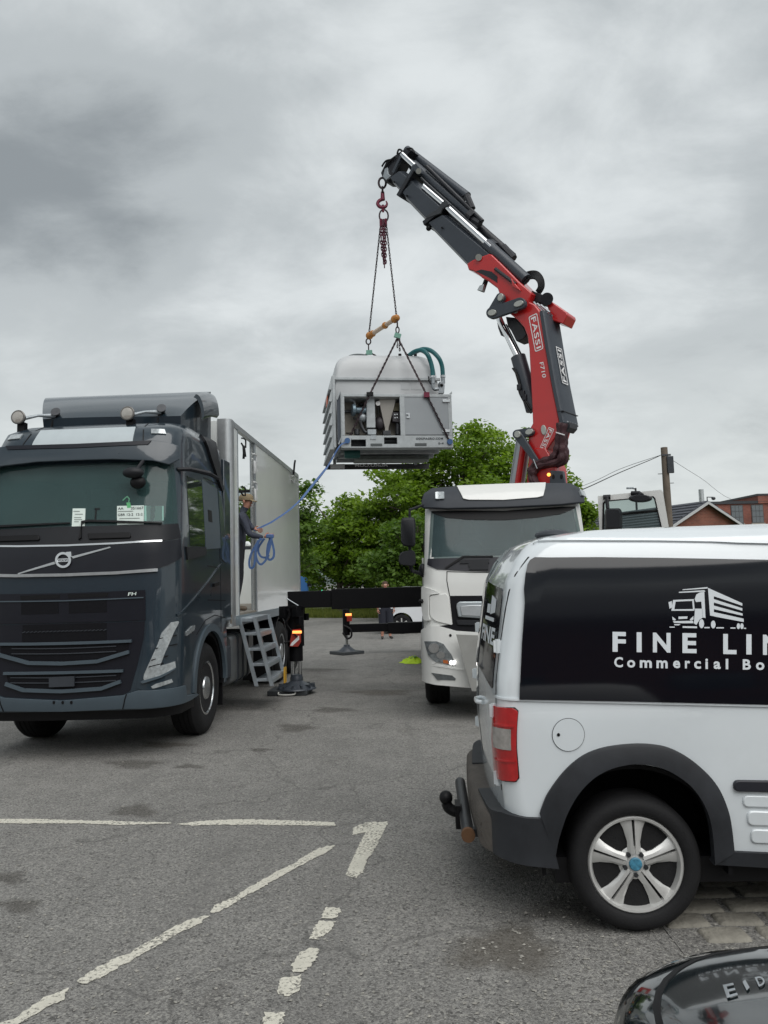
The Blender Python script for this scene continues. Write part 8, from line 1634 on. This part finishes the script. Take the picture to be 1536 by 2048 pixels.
ft_ = f0.z-0.15; MB().box((0, 0, 0), (40, 18, ft_)).build('wall', BR2, fb, smooth=0); MB().box((-0.12, -0.12, ft_), (5.0, 18.1, ft_+0.22)).build('coping', STEEL, fb); MB().box((5.0, -0.14, ft_-0.0), (40.1, 18.1, ft_+0.62)).build('parapet', BR2, fb); MB().box((5.0-0.05, -0.18, ft_+0.62), (40.1, 18.2, ft_+0.78)).build('coping', STEEL, fb)
for k in range(9):
    c = FF.l(at(1478, 1028, FD)); wx_ = c.x-0.55+k*1.72; zc_ = c.z
    if wx_ > 38: break
    wn = MB().box((wx_, -0.05, zc_-0.75), (wx_+1.0, 0.02, zc_+0.75)).build('window', WFR, fb)
    for i in range(3):
        for j in range(3): MB().box((wx_+0.05+i*0.31, -0.062, zc_-0.70+j*0.475), (wx_+0.33+i*0.31, -0.052, zc_-0.27+j*0.475)).build('pane', WPANE, wn, smooth=0)
    MB().box((wx_-0.08, -0.09, zc_-0.87), (wx_+1.08, 0.02, zc_-0.75)).build('sill', mat('stone_sill', (0.3, 0.28, 0.25), 0.8), wn)
# brick wall building behind the trees
b = at(768, 1165, 58); wb = thing('brick_shed', 'low red brick building behind the tree trunks', 'building', loc=(b.x, 58, 0)); MB().box((-0.6, 0, 0), (9, 6, 3.0)).build('wall', BR1, wb, smooth=0); MB().hexa([(-0.9, -0.4, 3.0), (9.3, -0.4, 3.0), (9.3, 6.4, 3.0), (-0.9, 6.4, 3.0), (-0.9, 2.9, 4.4), (9.3, 2.9, 4.4), (9.3, 3.1, 4.4), (-0.9, 3.1, 4.4)]).build('roof', SLAT, wb, smooth=0)
# ---- utility pole with wires, street lamp
PD = 36.0; pt_ = at(1328, 895, PD); pz = pt_.z; pole = thing('utility_pole', 'tall wooden utility pole carrying the overhead wires', 'pole', loc=(pt_.x, PD, 0))
PW_ = mat('pole_wood', (0.13, 0.105, 0.085), 0.9, var=0.3, vscale=2); MB().tube([(0.06, 0, 0), (0.02, 0, pz*0.5), (0, 0, pz)], [0.19, 0.175, 0.155], 14).build('post', PW_, pole)
MB().box((0.03, -0.24, pz-1.25), (0.33, -0.12, pz-0.45)).build('junction_box', GPLAST, pole, bevel=0.02); MB().box((-0.16, -0.17, pz-0.42), (0.24, -0.10, pz-0.34)).build('bracket', STEEL, pole)
for k, (s, dz_) in enumerate(((-1, 1.25), (1, 1.7), (-1, 2.2), (1, 3.1), (-1, 3.6), (1, 4.0))): MB().cyl((s*0.14, 0, pz-dz_), (s*0.36, 0, pz-dz_), 0.018, n=6).build('climbing_step', STEEL, pole)
def wire(pts, r, label): o = MB().tube(pts, r, 5).build('overhead_wire', BLACK, None); return tag(o, label, 'wire', 'overhead wires')
w0 = Vector((pt_.x-0.15, PD, pz-0.35)); wire(catmull([w0+Vector((0, 0, 0.25)), w0, at(1240, 945, 30), at(1158, 982, 24), at(900, 1075, 14.5)+Vector((0, 0, 0))][:4]+[at(1000, 1040, 18)], 6), 0.018, 'dark overhead wire sloping down from the pole behind the crane lorry')
wire(catmull([w0, at(1240, 938, 40), at(1165, 972, 44), at(1000, 1030, 52)], 6), 0.012, 'thin overhead wire running behind the small tree')
wire(catmull([Vector((pt_.x+0.2, PD, pz-0.5)), at(1400, 955, 44), at(1480, 1003, 56), FF.w((9, 0, ft_+0.4))], 6), 0.010, 'faint overhead wire from the pole to the brick works')
SLD = 48.0; sp_ = at(1271, 976, SLD); lp = thing('street_lamp', 'grey street lamp with a short arm behind the open lorry door', 'street lamp', loc=(sp_.x, SLD, 0)); MB().tube([(0, 0, 0), (0, 0, sp_.z)], [0.09, 0.06], 10).build('column', STEEL, lp); MB().tube([(0, 0, sp_.z-0.06), (-0.35, 0, sp_.z)], 0.04, 8).build('arm', STEEL, lp); MB().box((-0.55, -0.12, sp_.z-0.05), (-0.15, 0.12, sp_.z+0.06)).build('lantern', GALV, lp, bevel=0.02)
# ---- things by the far road
tld = 52.0; p = at(644, 1168, tld); tl2 = thing('traffic_light', 'traffic light showing green beside the far road', 'traffic light', loc=(p.x, tld, 0)); MB().cyl((0, 0, 0), (0, 0, p.z+0.3), 0.06, n=10).build('post', STEEL, tl2); hd_ = MB().box((-0.18, -0.22, p.z-0.5), (0.18, -0.05, p.z+0.45)).build('signal_head', BLACK, tl2, bevel=0.02)
for k, m in ((0, mat('signal_green', (0.05, 0.6, 0.35), 0.4, emit=(0.1, 1.0, 0.55, 2.5))), (1, BLACK), (2, BLACK)): MB().lathe([(0.11, 0), (0.10, 0.02), (0, 0.03)], (0, -0.22, p.z-0.32+k*0.29), (0, -1, 0), 16).build('signal_lens', m, hd_)
bc = at(609, 1178, 47); cb2 = thing('blue_cabinet', 'blue roadside cabinet on a post by the fence', 'cabinet', loc=(bc.x, 47, 0)); MB().box((-0.24, -0.2, 0.5), (0.24, 0.2, 2.1)).build('case', mat('cabinet_blue', (0.03, 0.13, 0.36), 0.5), cb2, bevel=0.03); MB().box((-0.05, -0.05, 0), (0.05, 0.05, 0.5)).build('post', STEEL, cb2); MB().box((0.2, -0.25, 1.5), (0.42, 0.2, 2.15)).build('side_case', BLACK, cb2)
so = at(594, 1166, 50); sg2 = thing('road_sign', 'small round orange road sign on a post', 'sign', loc=(so.x, 50, 0)); MB().cyl((0, 0, 0), (0, 0, so.z), 0.04, n=8).build('post', GALV, sg2); MB().cyl((0, -0.05, so.z), (0, -0.07, so.z), 0.24, n=20).build('plate', mat('sign_orange', (0.42, 0.13, 0.03), 0.5), sg2)
fd = 49.0; fxs = [at(u, 1180, fd).x for u in (586, 880)]; nf = int((fxs[1]-fxs[0])/0.95); fe = thing('railing', 'low grey metal railing along the far road', 'fence', loc=(0, 0, 0))
for k in range(nf+1): x = fxs[0]+k*0.95; MB().cyl((x, fd, 0), (x, fd, 1.55), 0.04, n=8).build('post', GALV, fe)
for z_ in (0.5, 1.0, 1.5): MB().box((fxs[0], fd-0.02, z_-0.025), (fxs[1], fd+0.02, z_+0.025)).build('rail', GALV, fe)
# ---- silver-white hatchback parked beyond the crane lorry
WC = mat('parked_white', (0.58, 0.60, 0.62), 0.25, coat=0.8); wc_ = gnd(804, 1268); CF = Frame((wc_.x-0.72, wc_.y, 0), RAD(2)); ct = thing('parked_car', 'white hatchback parked beyond the crane lorry', 'car', CF)
side = [(0.0, 0.62), (0.0, 0.92), (0.10, 1.02), (0.42, 1.42), (0.9, 1.50), (1.9, 1.48), (2.35, 1.30), (2.95, 1.0), (3.7, 0.86), (3.95, 0.7), (4.0, 0.4), (3.9, 0.24), (0.12, 0.26), (0.02, 0.4)]
lo = []
for y, k in ((0.0, 0.94), (0.04, 0.98), (0.14, 1.0), (1.56, 1.0), (1.66, 0.98), (1.70, 0.94)): lo.append([(2+(x-2)*k, y+(0.16 if (z_ > 1.1 and y < 0.8) else (-0.16 if z_ > 1.1 else 0)), 0.75+(z_-0.75)*k) for x, z_ in side])
cb3 = MB().loft(lo).build('body', WC, ct, smooth=40); cutm = MB()
for x in (0.72, 3.2): cutm.cyl((x, -0.3, 0.31), (x, 2.0, 0.31), 0.37, n=32)
boolean_cut(cb3, cutm)
MB().prism([(x, 0.15, z_) for x, z_ in ((0.38, 1.08), (0.62, 1.38), (1.3, 1.42), (1.3, 1.06))], (0, -0.025, 0)).build('side_window', VGLASS, ct); MB().prism([(x, 0.15, z_) for x, z_ in ((1.36, 1.06), (1.36, 1.42), (1.9, 1.40), (2.5, 1.06))], (0, -0.025, 0)).build('side_window', VGLASS, ct)
for s, y in ((1, -0.01), (-1, 1.71)):
    for x in (0.72, 3.2):
        w = empty('wheel', (x, y, 0.31), 0, ct); MB().lathe([(0.2, -0.02), (0.22, 0.0), (0.29, 0.0), (0.31, -0.03), (0.31, -0.17), (0.2, -0.18)], (0, 0, 0), (0, -s, 0), 32).build('tyre', RUBBER, w); MB().lathe([(0.21, -0.15), (0.21, -0.01), (0.19, -0.01), (0.18, -0.06), (0.0, -0.05)], (0, 0, 0), (0, -s, 0), 28).build('rim', BLACK, w)
        for k in range(6): MB().box((-0.02, min(0.0, 0), 0.02), (0.02, 0.05, 0.195), Matrix.Translation((0, 0.0 if s > 0 else -0.05, 0)) @ Matrix.Rotation(2*PI*k/6, 4, 'Y')).build('spoke', ALLOY, w)
MB().prism([(x, -0.005, z_) for x, z_ in ((0.0, 0.85), (0.18, 0.9), (0.16, 1.0), (0.05, 0.98))], (0, 0.05, 0)).build('tail_lamp', TAILR, ct); MB().box((0.15, 0.05, 0.14), (3.85, 1.65, 0.3)).build('underbody', BLACK, ct)

# ---- warehouse on the photographer's side of the yard (it darkens the reflections in glass and paint)
wh = thing('brick_warehouse', 'long dark brick warehouse across the yard, reflected in the van window', 'building', loc=(0, -16, 0)); MB().box((-26, -10, 0), (30, 0, 5.6)).build('wall', BR2, wh, smooth=0)
MB().hexa([(-26.4, -10.4, 5.6), (30.4, -10.4, 5.6), (30.4, 0.4, 5.6), (-26.4, 0.4, 5.6), (-26.4, -5.2, 7.6), (30.4, -5.2, 7.6), (30.4, -4.8, 7.6), (-26.4, -4.8, 7.6)]).build('roof', SLAT, wh, smooth=0)
for k in range(9):
    x = -24+k*6; wn = MB().box((x, 0.0, 1.4), (x+2.4, 0.06, 3.2)).build('window', WFR, wh); MB().box((x+0.1, 0.06, 1.5), (x+1.15, 0.07, 3.1)).build('pane', WPANE, wn); MB().box((x+1.25, 0.06, 1.5), (x+2.3, 0.07, 3.1)).build('pane', WPANE, wn)
